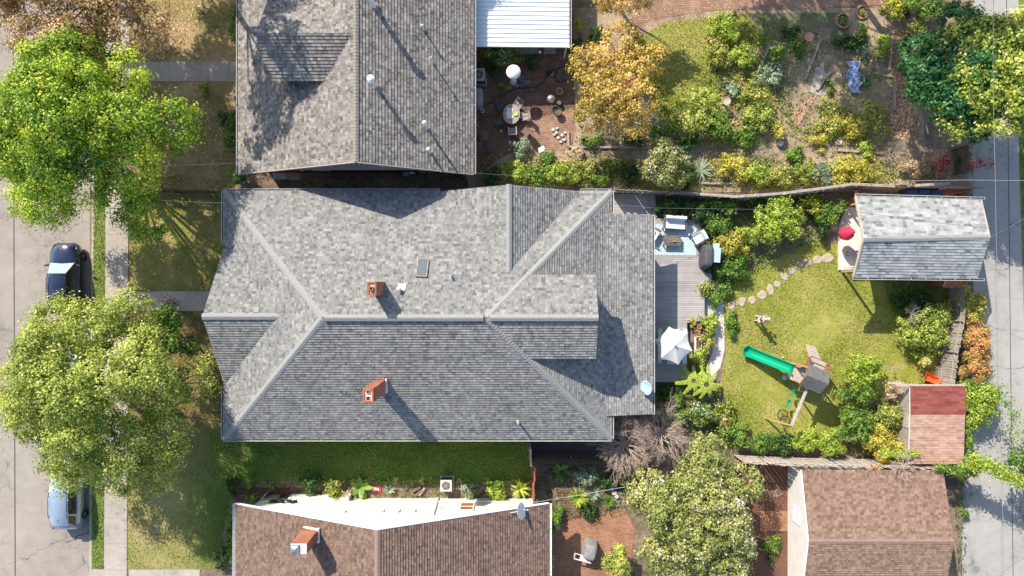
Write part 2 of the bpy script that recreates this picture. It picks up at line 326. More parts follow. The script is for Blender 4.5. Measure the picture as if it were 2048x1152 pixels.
# ---------------------------------------------------------------- foliage
MAPLE = [(0, (.045, .085, .012)), (.35, (.12, .20, .022)), (.7, (.24, .32, .04)), (1, (.38, .40, .07))]
lm = {
 'maple': leaf_mat('maple_leaf', [(0, (.035, .09, .01)), (.3, (.12, .22, .02)), (.6, (.29, .38, .03)), (1, (.55, .54, .07))]),
 'locust': leaf_mat('oak_leaf', [(0, (.07, .11, .018)), (.35, (.2, .25, .04)), (.65, (.36, .39, .08)), (1, (.55, .54, .16))]),
 'orange': leaf_mat('autumn_leaf', [(0, (.12, .10, .015)), (.3, (.32, .25, .04)), (.65, (.55, .37, .10)), (1, (.68, .46, .24))]),
 'tan': leaf_mat('dry_brown_leaf', [(0, (.12, .075, .03)), (.4, (.34, .22, .09)), (.7, (.5, .36, .18)), (1, (.66, .5, .33))]),
 'ivy': leaf_mat('dark_glossy_leaf', [(0, (.008, .035, .012)), (.5, (.02, .085, .022)), (1, (.06, .15, .035))], .15, .4),
 'magnolia': leaf_mat('yellow_green_leaf', [(0, (.08, .13, .02)), (.4, (.22, .27, .035)), (.75, (.42, .43, .09)), (1, (.62, .58, .2))], .3, .4),
 'crape': leaf_mat('crape_leaf', [(0, (.10, .13, .03)), (.5, (.25, .27, .07)), (.86, (.40, .36, .15)), (.955, (.45, .38, .2)), (.97, (.9, .85, .82)), (1, (.95, .9, .88))], .3),
 'pinkcrape': leaf_mat('pink_crape_leaf', [(0, (.09, .12, .03)), (.5, (.24, .25, .07)), (.8, (.36, .31, .15)), (.86, (.75, .5, .48)), (1, (.85, .68, .66))], .3),
 'green': leaf_mat('green_leaf', [(0, (.03, .07, .01)), (.5, (.11, .2, .03)), (1, (.26, .34, .06))]),
 'lime': leaf_mat('lime_leaf', [(0, (.08, .13, .015)), (.5, (.25, .33, .04)), (1, (.48, .5, .1))]),
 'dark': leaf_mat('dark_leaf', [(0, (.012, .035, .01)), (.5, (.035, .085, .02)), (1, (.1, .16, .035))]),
 'yellow': leaf_mat('yellow_leaf', [(0, (.14, .14, .02)), (.5, (.36, .33, .05)), (1, (.62, .5, .12))]),
 'yflower': leaf_mat('yellow_flower_leaf', [(0, (.05, .09, .015)), (.55, (.17, .24, .03)), (.72, (.7, .45, .02)), (1, (.85, .62, .05))]),
 'whiteflower': leaf_mat('white_flower_leaf', [(0, (.04, .08, .015)), (.55, (.14, .2, .04)), (.8, (.25, .3, .08)), (.9, (.75, .68, .62)), (1, (.9, .86, .82))]),
 'vine': leaf_mat('orange_vine_leaf', [(0, (.14, .12, .03)), (.35, (.33, .25, .05)), (.6, (.5, .24, .10)), (1, (.58, .28, .16))]),
 'dry': leaf_mat('dry_plant', [(0, (.18, .12, .07)), (.5, (.42, .31, .2)), (1, (.62, .48, .34))]),
 'red': leaf_mat('red_leaf', [(0, (.18, .03, .03)), (.5, (.38, .12, .10)), (1, (.6, .32, .26))]),
 'greygreen': leaf_mat('grey_green_leaf', [(0, (.09, .12, .07)), (.5, (.2, .26, .16)), (1, (.38, .42, .3))]),
 'mixed': leaf_mat('mixed_leaf', [(0, (.06, .09, .015)), (.45, (.2, .26, .04)), (.75, (.4, .36, .08)), (1, (.58, .42, .2))]),
 'grass': leaf_mat('grass_blade', [(0, (.11, .14, .02)), (.5, (.18, .19, .035)), (1, (.32, .27, .09))], .25),
 'grass_dark': leaf_mat('side_grass_blade', [(0, (.05, .095, .018)), (.5, (.11, .16, .03)), (1, (.22, .22, .06))], .25),
 'litter': leaf_mat('fallen_leaf', [(0, (.16, .08, .04)), (.5, (.38, .22, .12)), (1, (.62, .42, .28))], .1),
 'stem': None}
def leaf_mesh(name, pos, nrm, size, lr, mat, aspect=1.35, parent=None, extra=None, tri=False):
    """pos,nrm (N,3); size (N,); lr (N,)"""
    N = len(pos); rng = np.random.default_rng(N)
    nrm = nrm / (np.linalg.norm(nrm, axis=1, keepdims=True) + 1e-9)
    t = rng.normal(size=(N, 3)); t -= (t * nrm).sum(1, keepdims=True) * nrm; t /= np.linalg.norm(t, axis=1, keepdims=True) + 1e-9
    b = np.cross(nrm, t)
    s = size[:, None] * .5
    P = np.stack([pos - t * s * aspect, pos - b * s * .8 + t * s * .1, pos + t * s * aspect, pos + b * s * .8 + t * s * .1], 1)
    me = bpy.data.meshes.new(name)
    v = P.reshape(-1, 3); k = 4
    me.vertices.add(N * k); me.vertices.foreach_set('co', v.astype(np.float32).ravel())
    me.loops.add(N * k); me.loops.foreach_set('vertex_index', np.arange(N * k, dtype=np.int32))
    me.polygons.add(N); me.polygons.foreach_set('loop_start', np.arange(0, N * k, k, dtype=np.int32))
    me.update(calc_edges=True)
    a = me.attributes.new('lr', 'FLOAT', 'FACE'); a.data.foreach_set('value', np.clip(lr, 0, 1).astype(np.float32))
    me.materials.append(mat); me.validate()
    o = bpy.data.objects.new(name, me); col.objects.link(o)
    if parent is not None: o.parent = parent
    return o
def crown(rng, rx, ry, z0, z1, nl, nc, per, cr, leaf, lobe=(.28, .42), spread=.70, hollow=True, flat=.5):
    """local leaf cloud: lobes -> clumps -> leaves. returns pos, nrm, size, lr, lobe centres"""
    L = []; ht = z1 - z0
    for i in range(nl):
        a = i * 2.39996 + rng.uniform(-.4, .4); rr = spread * math.sqrt((i + .4) / nl) * rng.uniform(.88, 1.1)
        lr_ = rng.uniform(*lobe) * (1.0 if rr < .4 else .85)
        rz = min(lr_ * (rx + ry) / 2 * .8, ht * .5)
        zt = z1 - ht * flat * rr ** 2 - rng.uniform(0, ht * .16)
        L.append((rr * math.cos(a) * rx, rr * math.sin(a) * ry, max(zt - rz, z0 + rz * .5), lr_ * rx, lr_ * ry, rz))
    L = np.array(L)
    wts = L[:, 3] * L[:, 4]; idx = rng.choice(nl, nc, p=wts / wts.sum())
    d = rng.normal(size=(nc, 3)); d[:, 2] = np.abs(d[:, 2]) * 1.1 - .45; d /= np.linalg.norm(d, axis=1, keepdims=True)
    f = rng.uniform(.72, 1.08, size=(nc, 1)) if hollow else rng.uniform(.2, 1.05, size=(nc, 1))
    C = L[idx, :3] + d * L[idx, 3:6] * f
    C[:, 2] = np.maximum(C[:, 2], z0)
    tone = rng.normal(0, .15, nc) + rng.normal(0, .09, nl)[idx]
    n = nc * per; ci = np.repeat(np.arange(nc), per)
    q = rng.normal(size=(n, 3)) * np.array([1, 1, .65]) * (cr * rng.uniform(.6, 1.15, nc))[ci][:, None] * .52
    pos = C[ci] + q; pos[:, 2] = np.maximum(pos[:, 2], max(z0 * .6, .04))
    nr = q / (cr + 1e-6) * 1.2 + d[ci] * .5 + np.array([0, 0, .4]) + rng.normal(size=(n, 3)) * .35
    size = leaf * rng.uniform(.65, 1.3, n)
    lr = .42 + tone[ci] + rng.normal(0, .2, n) + q[:, 2] / cr * .18
    return pos, nr, size, lr, L, C
def tree(name, label, cx, cy, base, rx, ry, z0, z1, kind, nl, nc, per, cr, leaf, seed, group=None, trunk_r=.22, bark='bark', **kw):
    rng = np.random.default_rng(seed)
    t = thing(name, label, 'tree', (base[0], base[1], 0), 0, group)
    pos, nr, sz, lr, L, C = crown(rng, rx, ry, z0, z1, nl, nc, per, cr, leaf, **kw)
    off = np.array([cx - base[0], cy - base[1], 0]); pos = pos + off; L = L.copy(); L[:, :3] += off; C = C + off
    leaf_mesh('crown', pos, nr, sz, lr, lm[kind], parent=t)
    mb = MB(); fork = Vector((off[0] * .35, off[1] * .35, z0 * .75 + .3))
    mb.tube([(0, 0, -.05), (off[0] * .08, off[1] * .08, fork.z * .3), (off[0] * .2, off[1] * .2, fork.z * .7), fork], [trunk_r * 1.35, trunk_r, trunk_r * .9, trunk_r * .8], 9)
    for i in range(len(L)):
        e = Vector(L[i, :3]) ; m = fork.lerp(e, .5) + Vector((rng.normal() * .5, rng.normal() * .5, .45))
        mb.tube([fork, m, e], [trunk_r * .38, trunk_r * .2, trunk_r * .07], 6)
        near = np.argsort(((C - L[i, :3]) ** 2).sum(1))[:14]
        for j in near[::2]:
            c = Vector(C[j]); mb.tube([m.lerp(e, .6), e.lerp(c, .5) + Vector((0, 0, -.05)), c], [trunk_r * .14, trunk_r * .09, .012], 4)
    mb.build('trunk', mt[bark], t, smooth=True)
    return t
def shrub(px, py, rpx, h, kind, label, name='shrub', cat='shrub', group=None, leaf=.11, dens=1.0, ry=None, seed=None, stems=True, lobes=None, base=.1, cr=None, z=0):
    seed = seed if seed is not None else int(px * 7 + py)
    rng = np.random.default_rng(seed)
    x, y, _ = W(px, py, h * .7 + z); k = (H - h * .7 - z) / F; rx = rpx * k; r2 = (ry or rpx) * k
    area = math.pi * rx * r2
    per = 22; n = max(60, int(dens * area * 5.2 / (leaf * leaf * .8)))
    nc = max(5, n // per); nl = lobes or max(3, int(3 + area * .8))
    pos, nr, sz, lr, L, C = crown(rng, rx, r2, h * base, h, nl, nc, per, cr or max(.1, min(.26, rx * .35)), leaf, hollow=False, lobe=(.3, .5))
    t = thing(name, label, cat, (x, y, z), 0, group)
    leaf_mesh('foliage', pos, nr, sz, lr, lm[kind], parent=t)
    if stems:
        mb = MB()
        for i in range(min(len(L), 9)):
            mb.tube([(rng.normal() * .05, rng.normal() * .05, 0), (L[i, 0] * .5, L[i, 1] * .5, L[i, 2] * .6), tuple(L[i, :3])], [.03, .02, .01], 4)
        mb.build('stem', mt['bark'], t)
    return t
def twigs(name, label, cat, cx, cy, r, h, n, mat, seed, ry=None, th=.03, gens=3, parent=None, z=0, up=.5, trunk=False):
    rng = random.Random(seed); mb = MB(); ry = ry or r
    if trunk: mb.tube([(0, 0, -z), (.05, .03, -z * .5), (0, 0, .1)], [.1, .08, .07], 7)
    def br(p, d, L, rad, g):
        e = p + d * L; m = p + d * L * .5 + Vector((rng.uniform(-1, 1), rng.uniform(-1, 1), rng.uniform(-.3, 1))) * L * .08
        mb.tube([p, m, e], [rad, rad * .8, rad * .55], 4)
        if g == 0: return
        for k in range(rng.choice((2, 3, 3))):
            nd = (d + Vector((rng.uniform(-1, 1), rng.uniform(-1, 1), rng.uniform(-.5, .8))) * .6).normalized()
            br(p.lerp(e, rng.uniform(.45, 1)), nd, L * rng.uniform(.55, .85), rad * .6, g - 1)
    for i in range(n):
        a = 2 * math.pi * i / n + rng.uniform(-.25, .25)
        d = Vector((math.cos(a), math.sin(a) * ry / r, up * rng.uniform(.4, 1.6))).normalized()
        br(Vector((rng.uniform(-.1, .1), rng.uniform(-.1, .1), .05)), d, r * rng.uniform(.32, .5), th, gens)
    o = mb.build(name, mat); o.location = (cx, cy, z)
    return tag(o, label, cat)
def inside(P, poly):
    x, y = P[:, 0], P[:, 1]; r = np.zeros(len(P), bool); n = len(poly); j = n - 1
    for i in range(n):
        xi, yi = poly[i]; xj, yj = poly[j]
        c = ((yi > y) != (yj > y)) & (x < (xj - xi) * (y - yi) / (yj - yi + 1e-12) + xi)
        r ^= c; j = i
    return r
def scatter(name, polys, dens, size, kind, seed, z=.03, up=1.0, holes=(), h=0, kindprop='stuff', label=None, cat=None, patch=None):
    rng = np.random.default_rng(seed); A = []
    for poly in polys:
        xs = [p[0] for p in poly]; ys = [p[1] for p in poly]
        ar = (max(xs) - min(xs)) * (max(ys) - min(ys)); P = np.stack([rng.uniform(min(xs), max(xs), int(ar * dens)), rng.uniform(min(ys), max(ys), int(ar * dens))], 1)
        P = P[inside(P, poly)]
        for hh in holes: P = P[~inside(P, hh)]
        A.append(P)
    P = np.concatenate(A); n = len(P)
    if patch:
        f = .5 + .25 * (np.sin(P[:, 0] * .9 + 1.3 * np.sin(P[:, 1] * .7)) + np.sin(P[:, 1] * 1.1 + 1.7 * np.sin(P[:, 0] * .6 + 2)))
        P = P[rng.uniform(size=n) < np.clip(f * patch, .12, 1)]; n = len(P)
    pos = np.concatenate([P, (z + rng.uniform(0, h + 1e-4, n))[:, None]], 1)
    nr = np.array([0, 0, up]) + rng.normal(size=(n, 3)) * .6
    tone = .5 + .18 * (np.sin(P[:, 0] * 1.3 + 2 * np.sin(P[:, 1] * .9)) + np.sin(P[:, 1] * .8 + 1.5 * np.sin(P[:, 0] * .7))) + rng.normal(0, .2, n)
    o = leaf_mesh(name, pos, nr, size * rng.uniform(.5, 1.3, n), tone, lm[kind])
    return tag(o, label, cat, kind=kindprop)
# ---------------------------------------------------------------- roofs
def clip(poly, axis_v, keep_above):
    out = []; n = len(poly)
    for i in range(n):
        a = poly[i]; b = poly[(i + 1) % n]
        ia = a[1] >= axis_v - 1e-7 if keep_above else a[1] <= axis_v + 1e-7
        ib = b[1] >= axis_v - 1e-7 if keep_above else b[1] <= axis_v + 1e-7
        if ia: out.append(a)
        if ia != ib:
            t = (axis_v - a[1]) / (b[1] - a[1]); out.append((a[0] + (b[0] - a[0]) * t, axis_v))
    return out
def shingles(name, planes, mat, parent, e=.17, lift=.028, thick=.12, edge=None, label=None):
    """planes: polygons whose first two points are the eave. Real overlapping courses."""
    vs = []; fs = []; uvs = []; ms = []
    off = base_of(parent).location
    for pi, pl in enumerate(planes):
        P = [Vector(p) for p in pl]; o = P[0]; u = (P[1] - P[0]).normalized()
        n = Vector((0, 0, 0))
        for i in range(len(P)): n += (P[i] - o).cross(P[(i + 1) % len(P)] - o)
        n.normalize()
        if n.z < 0: n = -n
        v = n.cross(u)
        if v.z < 0: v = -v
        q = [((p - o).dot(u), (p - o).dot(v)) for p in P]
        v0 = min(a[1] for a in q); v1 = max(a[1] for a in q); uo = pi * 13.37
        def add(pts, uvp, m=0):
            b = len(vs); vs.extend([tuple(x - off) for x in pts]); fs.append(list(range(b, b + len(pts)))); uvs.extend(uvp); ms.append(m)
        for k in range(int(math.ceil((v1 - v0) / e))):
            a = v0 + k * e; c = clip(clip(q, a, True), min(a + e, v1), False)
            if len(c) < 3: continue
            pts = [o + u * x + v * y + n * (lift * (1 - (y - a) / e) + .002) for x, y in c]
            nn = (pts[1] - pts[0]).cross(pts[2] - pts[0])
            uv = [(x + uo, (k + .5 * (1 + .9 * ((y - a) / e * 2 - 1))) * e + pi * 7 * e) for x, y in c]
            if nn.dot(n) < 0: pts = pts[::-1]; uv = uv[::-1]
            add(pts, uv)
            low = [x for x, y in c if abs(y - a) < 1e-5]
            if len(low) >= 2:
                x0, x1 = min(low), max(low)
                A = o + u * x0 + v * a; B = o + u * x1 + v * a
                add([A - n * .002, B - n * .002, B + n * (lift + .002), A + n * (lift + .002)], [(x0 + uo, (k + .5) * e)] * 4)
        # underside and edges
        Q = [p - n * thick for p in P]
        add(Q if (Q[1] - Q[0]).cross(Q[2] - Q[0]).dot(n) < 0 else Q[::-1], [(0, 0)] * len(Q), 1)
        for i in range(len(P)):
            j = (i + 1) % len(P); add([P[i], P[j], Q[j], Q[i]], [(0, 0)] * 4, 1)
    me = bpy.data.meshes.new(name); me.from_pydata(vs, [], fs)
    ul = me.uv_layers.new(name='UVMap'); ul.data.foreach_set('uv', [c for p in uvs for c in p])
    me.materials.append(mat); me.materials.append(edge or mt['white']); me.polygons.foreach_set('material_index', ms); me.update()
    ob = bpy.data.objects.new(name, me); col.objects.link(ob); ob.parent = parent
    if label: ob['label'] = label
    return ob
def ridge_cap(mb, p0, p1, w=.17, drop=.075, h=.035, step=.19, sag=.02):
    p0 = Vector(p0); p1 = Vector(p1); d = p1 - p0; L = d.length; d.normalize()
    s = Vector((d.y, -d.x, 0)).normalized(); up = s.cross(d); up = up if up.z > 0 else -up
    n = max(1, int(L / step)); st = L / n
    for i in range(n):
        a = p0 + d * (i * st - .02); b = p0 + d * ((i + 1) * st)
        vs = []
        for q, lf in ((a, h + sag), (b, h)):
            vs += [q - s * w + up * (lf - drop), q - s * .03 + up * lf, q + s * .03 + up * lf, q + s * w + up * (lf - drop)]
            vs += [q - s * w + up * (-drop - .06), q + s * w + up * (-drop - .06)]
        mb.add(vs, [(0, 1, 7, 6), (1, 2, 8, 7), (2, 3, 9, 8), (4, 0, 6, 10), (3, 5, 11, 9), (0, 4, 5, 3, 2, 1), (6, 7, 8, 9, 11, 10)])
def gutter(mb, p0, p1, out, w=.12, step=.85, m=0, md=1):
    p0 = Vector(p0); p1 = Vector(p1); o = Vector(out).normalized(); d = (p1 - p0); L = d.length; d.normalize()
    def bx(a, b, du, zz, ww, hh, mm):
        c = (a + b) / 2 + o * du + Vector((0, 0, zz)); q = d.to_track_quat('X', 'Z').to_matrix(); mb.box(c, (L, ww, hh), M=q, m=mm)
    bx(p0, p1, .012, -.05, .014, .1, m); bx(p0, p1, w, -.045, .022, .11, m); bx(p0, p1, w / 2, -.095, w - .02, .01, md)
    n = max(1, int(L / step))
    for i in range(n + 1):
        c = p0 + d * (L * (i + .02) / (n + .04)); mb.bar(c + o * .0 + Vector((0, 0, .006)), c + o * (w + .005) + Vector((0, 0, .006)), .022, .008, m)
def gable_wall(mb, x0, x1, y0, y1, ze, zr, axis, ridge):
    """walls of a gabled box; ridge runs along axis ('x' or 'y') at coordinate ridge"""
    if axis == 'y':
        for y, s in ((y0, 1), (y1, -1)): mb.add([(x0, y, -.1), (x1, y, -.1), (x1, y, ze), (ridge, y, zr), (x0, y, ze)], [(0, 1, 2, 3, 4)])
        for x in (x0, x1): mb.add([(x, y0, -.1), (x, y1, -.1), (x, y1, ze), (x, y0, ze)], [(0, 1, 2, 3)])
    else:
        for x in (x0, x1): mb.add([(x, y0, -.1), (x, y1, -.1), (x, y1, ze), (x, ridge, zr), (x, y0, ze)], [(0, 1, 2, 3, 4)])
        for y in (y0, y1): mb.add([(x0, y, -.1), (x1, y, -.1), (x1, y, ze), (x0, y, ze)], [(0, 1, 2, 3)])
def window(parent, c, w, h, axis, mat='white', pm='glass'):
    """a window frame part with its pane as a sub-part; axis = outward normal"""
    f = MB(); o = Vector(axis); t = Vector((-o.y, o.x, 0)); c = Vector(c)
    q = t.to_track_quat('X', 'Z').to_matrix()
    for s in (-1, 1):
        f.box(c + t * s * w / 2 + o * .03, (.08, .06, h + .08), M=q); f.box(c + Vector((0, 0, s * h / 2)) + o * .03, (w, .06, .08), M=q)
    f.box(c + o * .03, (w, .05, .05), M=q)
    ob = f.build('window', mt[mat], parent, world=True)
    p = MB(); p.box(c + o * .012, (w, .02, h), M=q); p.build('pane', mt[pm], ob, world=True)
    return ob
# ================================================================ SETTING
def sheet(name, poly, z, mat, px=True):
    p = [W2(a, b) if px else (a, b) for a, b in poly]
    n = len(p); ar = sum(p[i][0] * p[(i + 1) % n][1] - p[(i + 1) % n][0] * p[i][1] for i in range(n))
    if ar < 0: p = p[::-1]
    mb = MB(); mb.add([(a, b, z) for a, b in p], [tuple(range(n))])
    return tag(mb.build(name, mt[mat]), kind='structure')
gm = MB(); gm.add([(-250, -250, -.14), (-28.47, -250, -.14), (-28.47, 250, -.14), (-250, 250, -.14), (-28.45, -250, 0), (250, -250, 0), (250, 250, 0), (-28.45, 250, 0)],
                  [(0, 1, 2, 3), (1, 4, 7, 2), (4, 5, 6, 7)])
tag(gm.build('ground', mt['soil']), kind='structure')
def lawn_mix():
    m, n, l, b = nm('lawn_mix'); tc = n.new('ShaderNodeTexCoord').outputs['Object']
    a = noise(n, l, .35, 5, tc); d = noise(n, l, 1.6, 5, tc); f = noise(n, l, 16, 4, tc)
    t = mathn(n, l, 'ADD', mathn(n, l, 'ADD', mathn(n, l, 'MULTIPLY', a, .45), mathn(n, l, 'MULTIPLY', d, .33)), mathn(n, l, 'MULTIPLY', f, .22))
    def rp(cols):
        r = ramp(n, [(.37 + .26 * i / (len(cols) - 1), c) for i, c in enumerate(cols)]); l.new(t, r.inputs[0]); return r.outputs[0]
    C = rp([(.17, .19, .045), (.26, .255, .08), (.33, .28, .12), (.4, .3, .16)])
    D = rp([(.04, .11, .015), (.075, .16, .022), (.11, .18, .03), (.22, .2, .07)])
    B = rp([(.07, .08, .025), (.15, .12, .05), (.26, .18, .09), (.4, .27, .14)])
    sp = n.new('ShaderNodeSeparateXYZ'); l.new(tc, sp.inputs[0])
    def mixc(fac, A, Bc):
        x = n.new('ShaderNodeMix'); x.data_type = 'RGBA'; l.new(fac, x.inputs[0]); l.new(A, x.inputs[6]); l.new(Bc, x.inputs[7]); return x.outputs[2]
    def sm(v, a0, a1):
        x = n.new('ShaderNodeMapRange'); x.interpolation_type = 'SMOOTHSTEP'; l.new(v, x.inputs[0]); x.inputs[1].default_value = a0; x.inputs[2].default_value = a1; return x.outputs[0]
    xx = mathn(n, l, 'ADD', sp.outputs[0], mathn(n, l, 'MULTIPLY', a, 3.0)); yy = mathn(n, l, 'ADD', sp.outputs[1], mathn(n, l, 'MULTIPLY', a, 3.0))
    o = mixc(sm(xx, -21.5, -17.5), C, D); o = mixc(sm(yy, -9.5, -6.5), o, B)
    l.new(o, b.inputs['Base Color']); b.inputs['Roughness'].default_value = .95; b.inputs['Specular IOR Level'].default_value = .1
    bump(n, l, b, noise(n, l, 22, 5, tc), .05, .8); return m
mt['lawn_mix'] = lawn_mix()
mt['garden_soil'] = ground_mat('garden_soil', [(.12, .10, .06), (.24, .185, .125), (.40, .30, .205), (.54, .41, .29)], .4, 2.6, 15, (.45, .3, .25), bd=.04)
sheet('street', [(-300, -600), (181, -600), (183, 400), (179, 800), (175, 1800), (-300, 1800)], 0, 'street')
bpy.data.objects['street'].location.z = -.134
kb = MB()
for i, (a, b) in enumerate((((183, -600), (184, 400)), ((184, 400), (180, 800)), ((180, 800), (176, 1800)))):
    p, q = W2(*a), W2(*b); kb.prism([p, q, (q[0] + .16, q[1]), (p[0] + .16, p[1])], -.14, .012)
tag(kb.build('kerb', mt['concrete']), kind='structure')
def slabs(name, cx0, cx1, ys, mat, z=.008, th=.03, gap=.012, horiz=False):
    """concrete paving cast in bays with joints"""
    mb = MB()
    for i in range(len(ys) - 1):
        a, b = ys[i], ys[i + 1]
        f = lambda t, w: w[0] + (w[1] - w[0]) * t
        if horiz: P = [(a + gap * 30 / 2, cx0), (b - gap * 30 / 2, cx0), (b - gap * 30 / 2, cx1), (a + gap * 30 / 2, cx1)]
        else: P = [(f(0, cx0), a + gap * 15), (f(0, cx1), a + gap * 15), (f(0, cx1), b - gap * 15), (f(0, cx0), b - gap * 15)]
        mb.prism([W2(*p) for p in P], -.03, z + .03 + random.uniform(-.004, .004))
    return tag(mb.build(name, mt[mat]), kind='structure')
random.seed(3)
slabs('sidewalk', (211, 211), (256.5, 256.5), [-300 + i * 51.5 for i in range(31)], 'concrete')
bpy.data.objects['sidewalk'].rotation_euler.z = -.004
slabs('front_walkway', 582.5, 621.5, [258, 292, 335.5, 405, 475], 'concrete', horiz=True)
slabs('neighbour_walkway', 124, 163, [258, 300, 338, 375, 414, 457, 500], 'concrete', horiz=True)
slabs('neighbour_driveway', 1139, 1190, [258, 330, 400], 'concrete', horiz=True)
slabs('driveway_apron', 1139, 1190, [184, 210], 'concrete', horiz=True)
sheet('alley', [(1946, -600), (2036, -600), (2037, 300), (2050, 700), (2070, 1800), (1918, 1800), (1925, 1000), (1946, 700)], .012, 'alley')
sheet('alley_joint', [(2005, -600), (2006.5, -600), (2034, 1800), (2032.5, 1800)], .0165, 'dgrey')
sheet('street_joint', [(20, -600), (22, -600), (31, 1800), (29, 1800)], -.1265, 'dgrey')
sheet('alley_verge', [(2037, -600), (2400, -600), (2400, 1800), (2071, 1800), (2051, 700), (2038, 300)], .006, 'lawn_side')
sheet('verge_grass', [(187, -600), (210, -600), (210, 1137), (182, 1137), (184, 800)], .006, 'lawn_side')
sheet('north_front_yard', [(257, -600), (520, -600), (520, 383), (258, 383)], .004, 'lawn_dry')
sheet('front_lawn', [(258, 384), (480, 384), (480, 581), (258, 581)], .005, 'lawn_front')
sheet('south_lawn', [(256, 623), (500, 623), (500, 880), (1062, 880), (1062, 962), (470, 962), (452, 1040), (425, 1138), (251, 1138)], .005, 'lawn_mix')
sheet('side_passage', [(480, 345), (1225, 345), (1225, 400), (480, 400)], .007, 'soil')
sheet('garden_bed', [(952, 298), (1948, 298), (1948, 384), (952, 384)], .006, 'garden_soil')
sheet('garden_soil', [(1130, 16), (1830, 16), (1850, 299), (1140, 299)], .005, 'garden_soil')
sheet('garden_grass', [(1255, 90), (1330, 45), (1500, 27), (1600, 40), (1640, 62), (1540, 82), (1480, 110), (1430, 160), (1445, 240), (1380, 262), (1320, 240)], .011, 'lawn_back')
sheet('shaded_grass', [(1500, 26), (1690, 26), (1700, 75), (1560, 85), (1510, 60)], .015, 'shade_toned_grass')
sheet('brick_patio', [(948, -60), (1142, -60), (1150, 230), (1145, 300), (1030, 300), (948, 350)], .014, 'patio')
sheet('sunlit_tone_paving', [(1035, 250), (1145, 215), (1152, 262), (1135, 302), (1040, 302)], .019, 'path_brick')  # paler brick laid as a painted patch of sun on the patio
sheet('brick_path', [(1250, 66), (1300, 42), (1370, 28), (1440, 20), (1620, 18), (1810, 8), (1810, -60), (1350, -60), (1310, 8), (1270, 30), (1235, 55)], .02, 'path_brick')
sheet('backyard_soil', [(1300, 385), (1946, 385), (1930, 930), (1300, 930)], .004, 'soil')
sheet('backyard_lawn', [(1443, 590), (1470, 560), (1540, 520), (1640, 480), (1712, 500), (1760, 553), (1905, 560), (1890, 700), (1850, 772), (1760, 790), (1690, 850), (1640, 880), (1520, 885), (1470, 840), (1440, 770), (1452, 700)], .006, 'lawn_back')
sheet('garden_walk', [(1410, 560), (1446, 560), (1448, 640), (1449, 700), (1440, 735), (1424, 755), (1412, 735), (1425, 705), (1425, 660), (1398, 640), (1395, 600)], .014, 'pale_conc')
sheet('south_beds', [(470, 963), (1064, 963), (1064, 1005), (470, 1005)], .006, 'soil')
sheet('red_mulch_bed', [(472, 975), (625, 975), (640, 1004), (472, 1004)], .011, 'mulch')
sheet('south_garden', [(1074, 915), (1500, 915), (1500, 1200), (1074, 1200)], .006, 'soil')
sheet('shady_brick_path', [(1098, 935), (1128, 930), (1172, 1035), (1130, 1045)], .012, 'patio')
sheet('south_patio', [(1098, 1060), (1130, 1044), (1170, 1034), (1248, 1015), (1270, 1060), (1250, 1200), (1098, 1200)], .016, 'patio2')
sheet('mulch_yard', [(1440, 925), (1580, 935), (1580, 1200), (1440, 1200)], .011, 'mulch')
sheet('brick_landing', [(1520, 1022), (1577, 1022), (1577, 1062), (1520, 1062)], .016, 'patio2')
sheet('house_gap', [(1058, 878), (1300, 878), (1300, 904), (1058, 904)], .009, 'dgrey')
# ================================================================ MAIN HOUSE
SL = .5
mh = thing('house', 'house with the large light grey hipped roof in the middle', 'house', (-6, -1.7, 0))
ZE = 3.9
NWc, NEc, SEc, SWc = W(448, 383, ZE), W(1222, 383, ZE), W(1222, 877, ZE), W(448, 877, ZE)
YR = (NWc[1] + SWc[1]) / 2
zr = ZE + (NWc[1] - YR) * SL
RW, RE = (-10.63, YR, zr), (-1.4, YR, zr)
pn, ps = 2.66, -6.0
zg = ZE + (pn - YR) * SL; xg = -619 / F * (H - zg)
zn = 6.4; xn = -.17; XE = 4.85; zd = zr - 2.4 * SL
xe, ye0, ye1, ze3 = 8.73, 4.55, -7.86, 3.45
roof = shingles('roof', [
    [NWc, NEc, RE, RW], [SWc, SEc, RE, RW], [SWc, NWc, RW], [SEc, NEc, RE],
    [(-17.7, pn + .03, ZE + .02), (-12.9, pn + .03, ZE + .02), (-12.9, YR, zg), (xg, YR, zg)],
    [(-17.7, ps - .03, ZE + .02), (-12.9, ps - .03, ZE + .02), (-12.9, YR, zg), (xg, YR, zg)],
    [(-4.42, 5.96, ZE + .02), (-4.42, 1.0, ZE + .02), (xn, .5, zn), (xn, 5.99, zn)],
    [(4.12, 5.96, ZE + .02), (4.12, 1.0, ZE + .02), (xn, .5, zn), (xn, 5.99, zn)],
    [(-.2, YR + 2.42, zd), (XE, YR + 2.42, zd), (XE, YR, zr - .02), (-1.6, YR, zr - .02)],
    [(-.2, YR - 2.4, zd), (XE, YR - 2.4, zd), (XE, YR, zr - .02), (-1.6, YR, zr - .02)],
    [(xe, ye0, ze3), (xe, ye1, ze3), (5.65, ye1, 4.12), (5.65, ye0, 4.12)],
], mt['sh_main'], mh, lift=.044)
rc = MB()
ridge_cap(rc, (-10.5, YR, zr), (-1.6, YR, zr), h=.12, w=.19)
ridge_cap(rc, (-1.2, YR, zr + .01), (XE, YR, zr + .01), h=.10, w=.19)
ridge_cap(rc, (xg, YR, zg), (-13.5, YR, zg), h=.07, w=.19)
ridge_cap(rc, (xn, 6.0, zn), (xn, .9, zn), h=.07, w=.17)
for c, r in ((NWc, RW), (SWc, RW), (SEc, RE), (NEc, RE)): ridge_cap(rc, c, r, w=.19, drop=.06, h=.035, step=.2)
rc.build('ridge_cap', mt['sh_cap'], roof, world=True)
g = MB()
z = ZE; gx0, gx1, gy0, gy1 = NWc[0] - .04, NEc[0] + .04, SWc[1] - .04, NWc[1] + .04
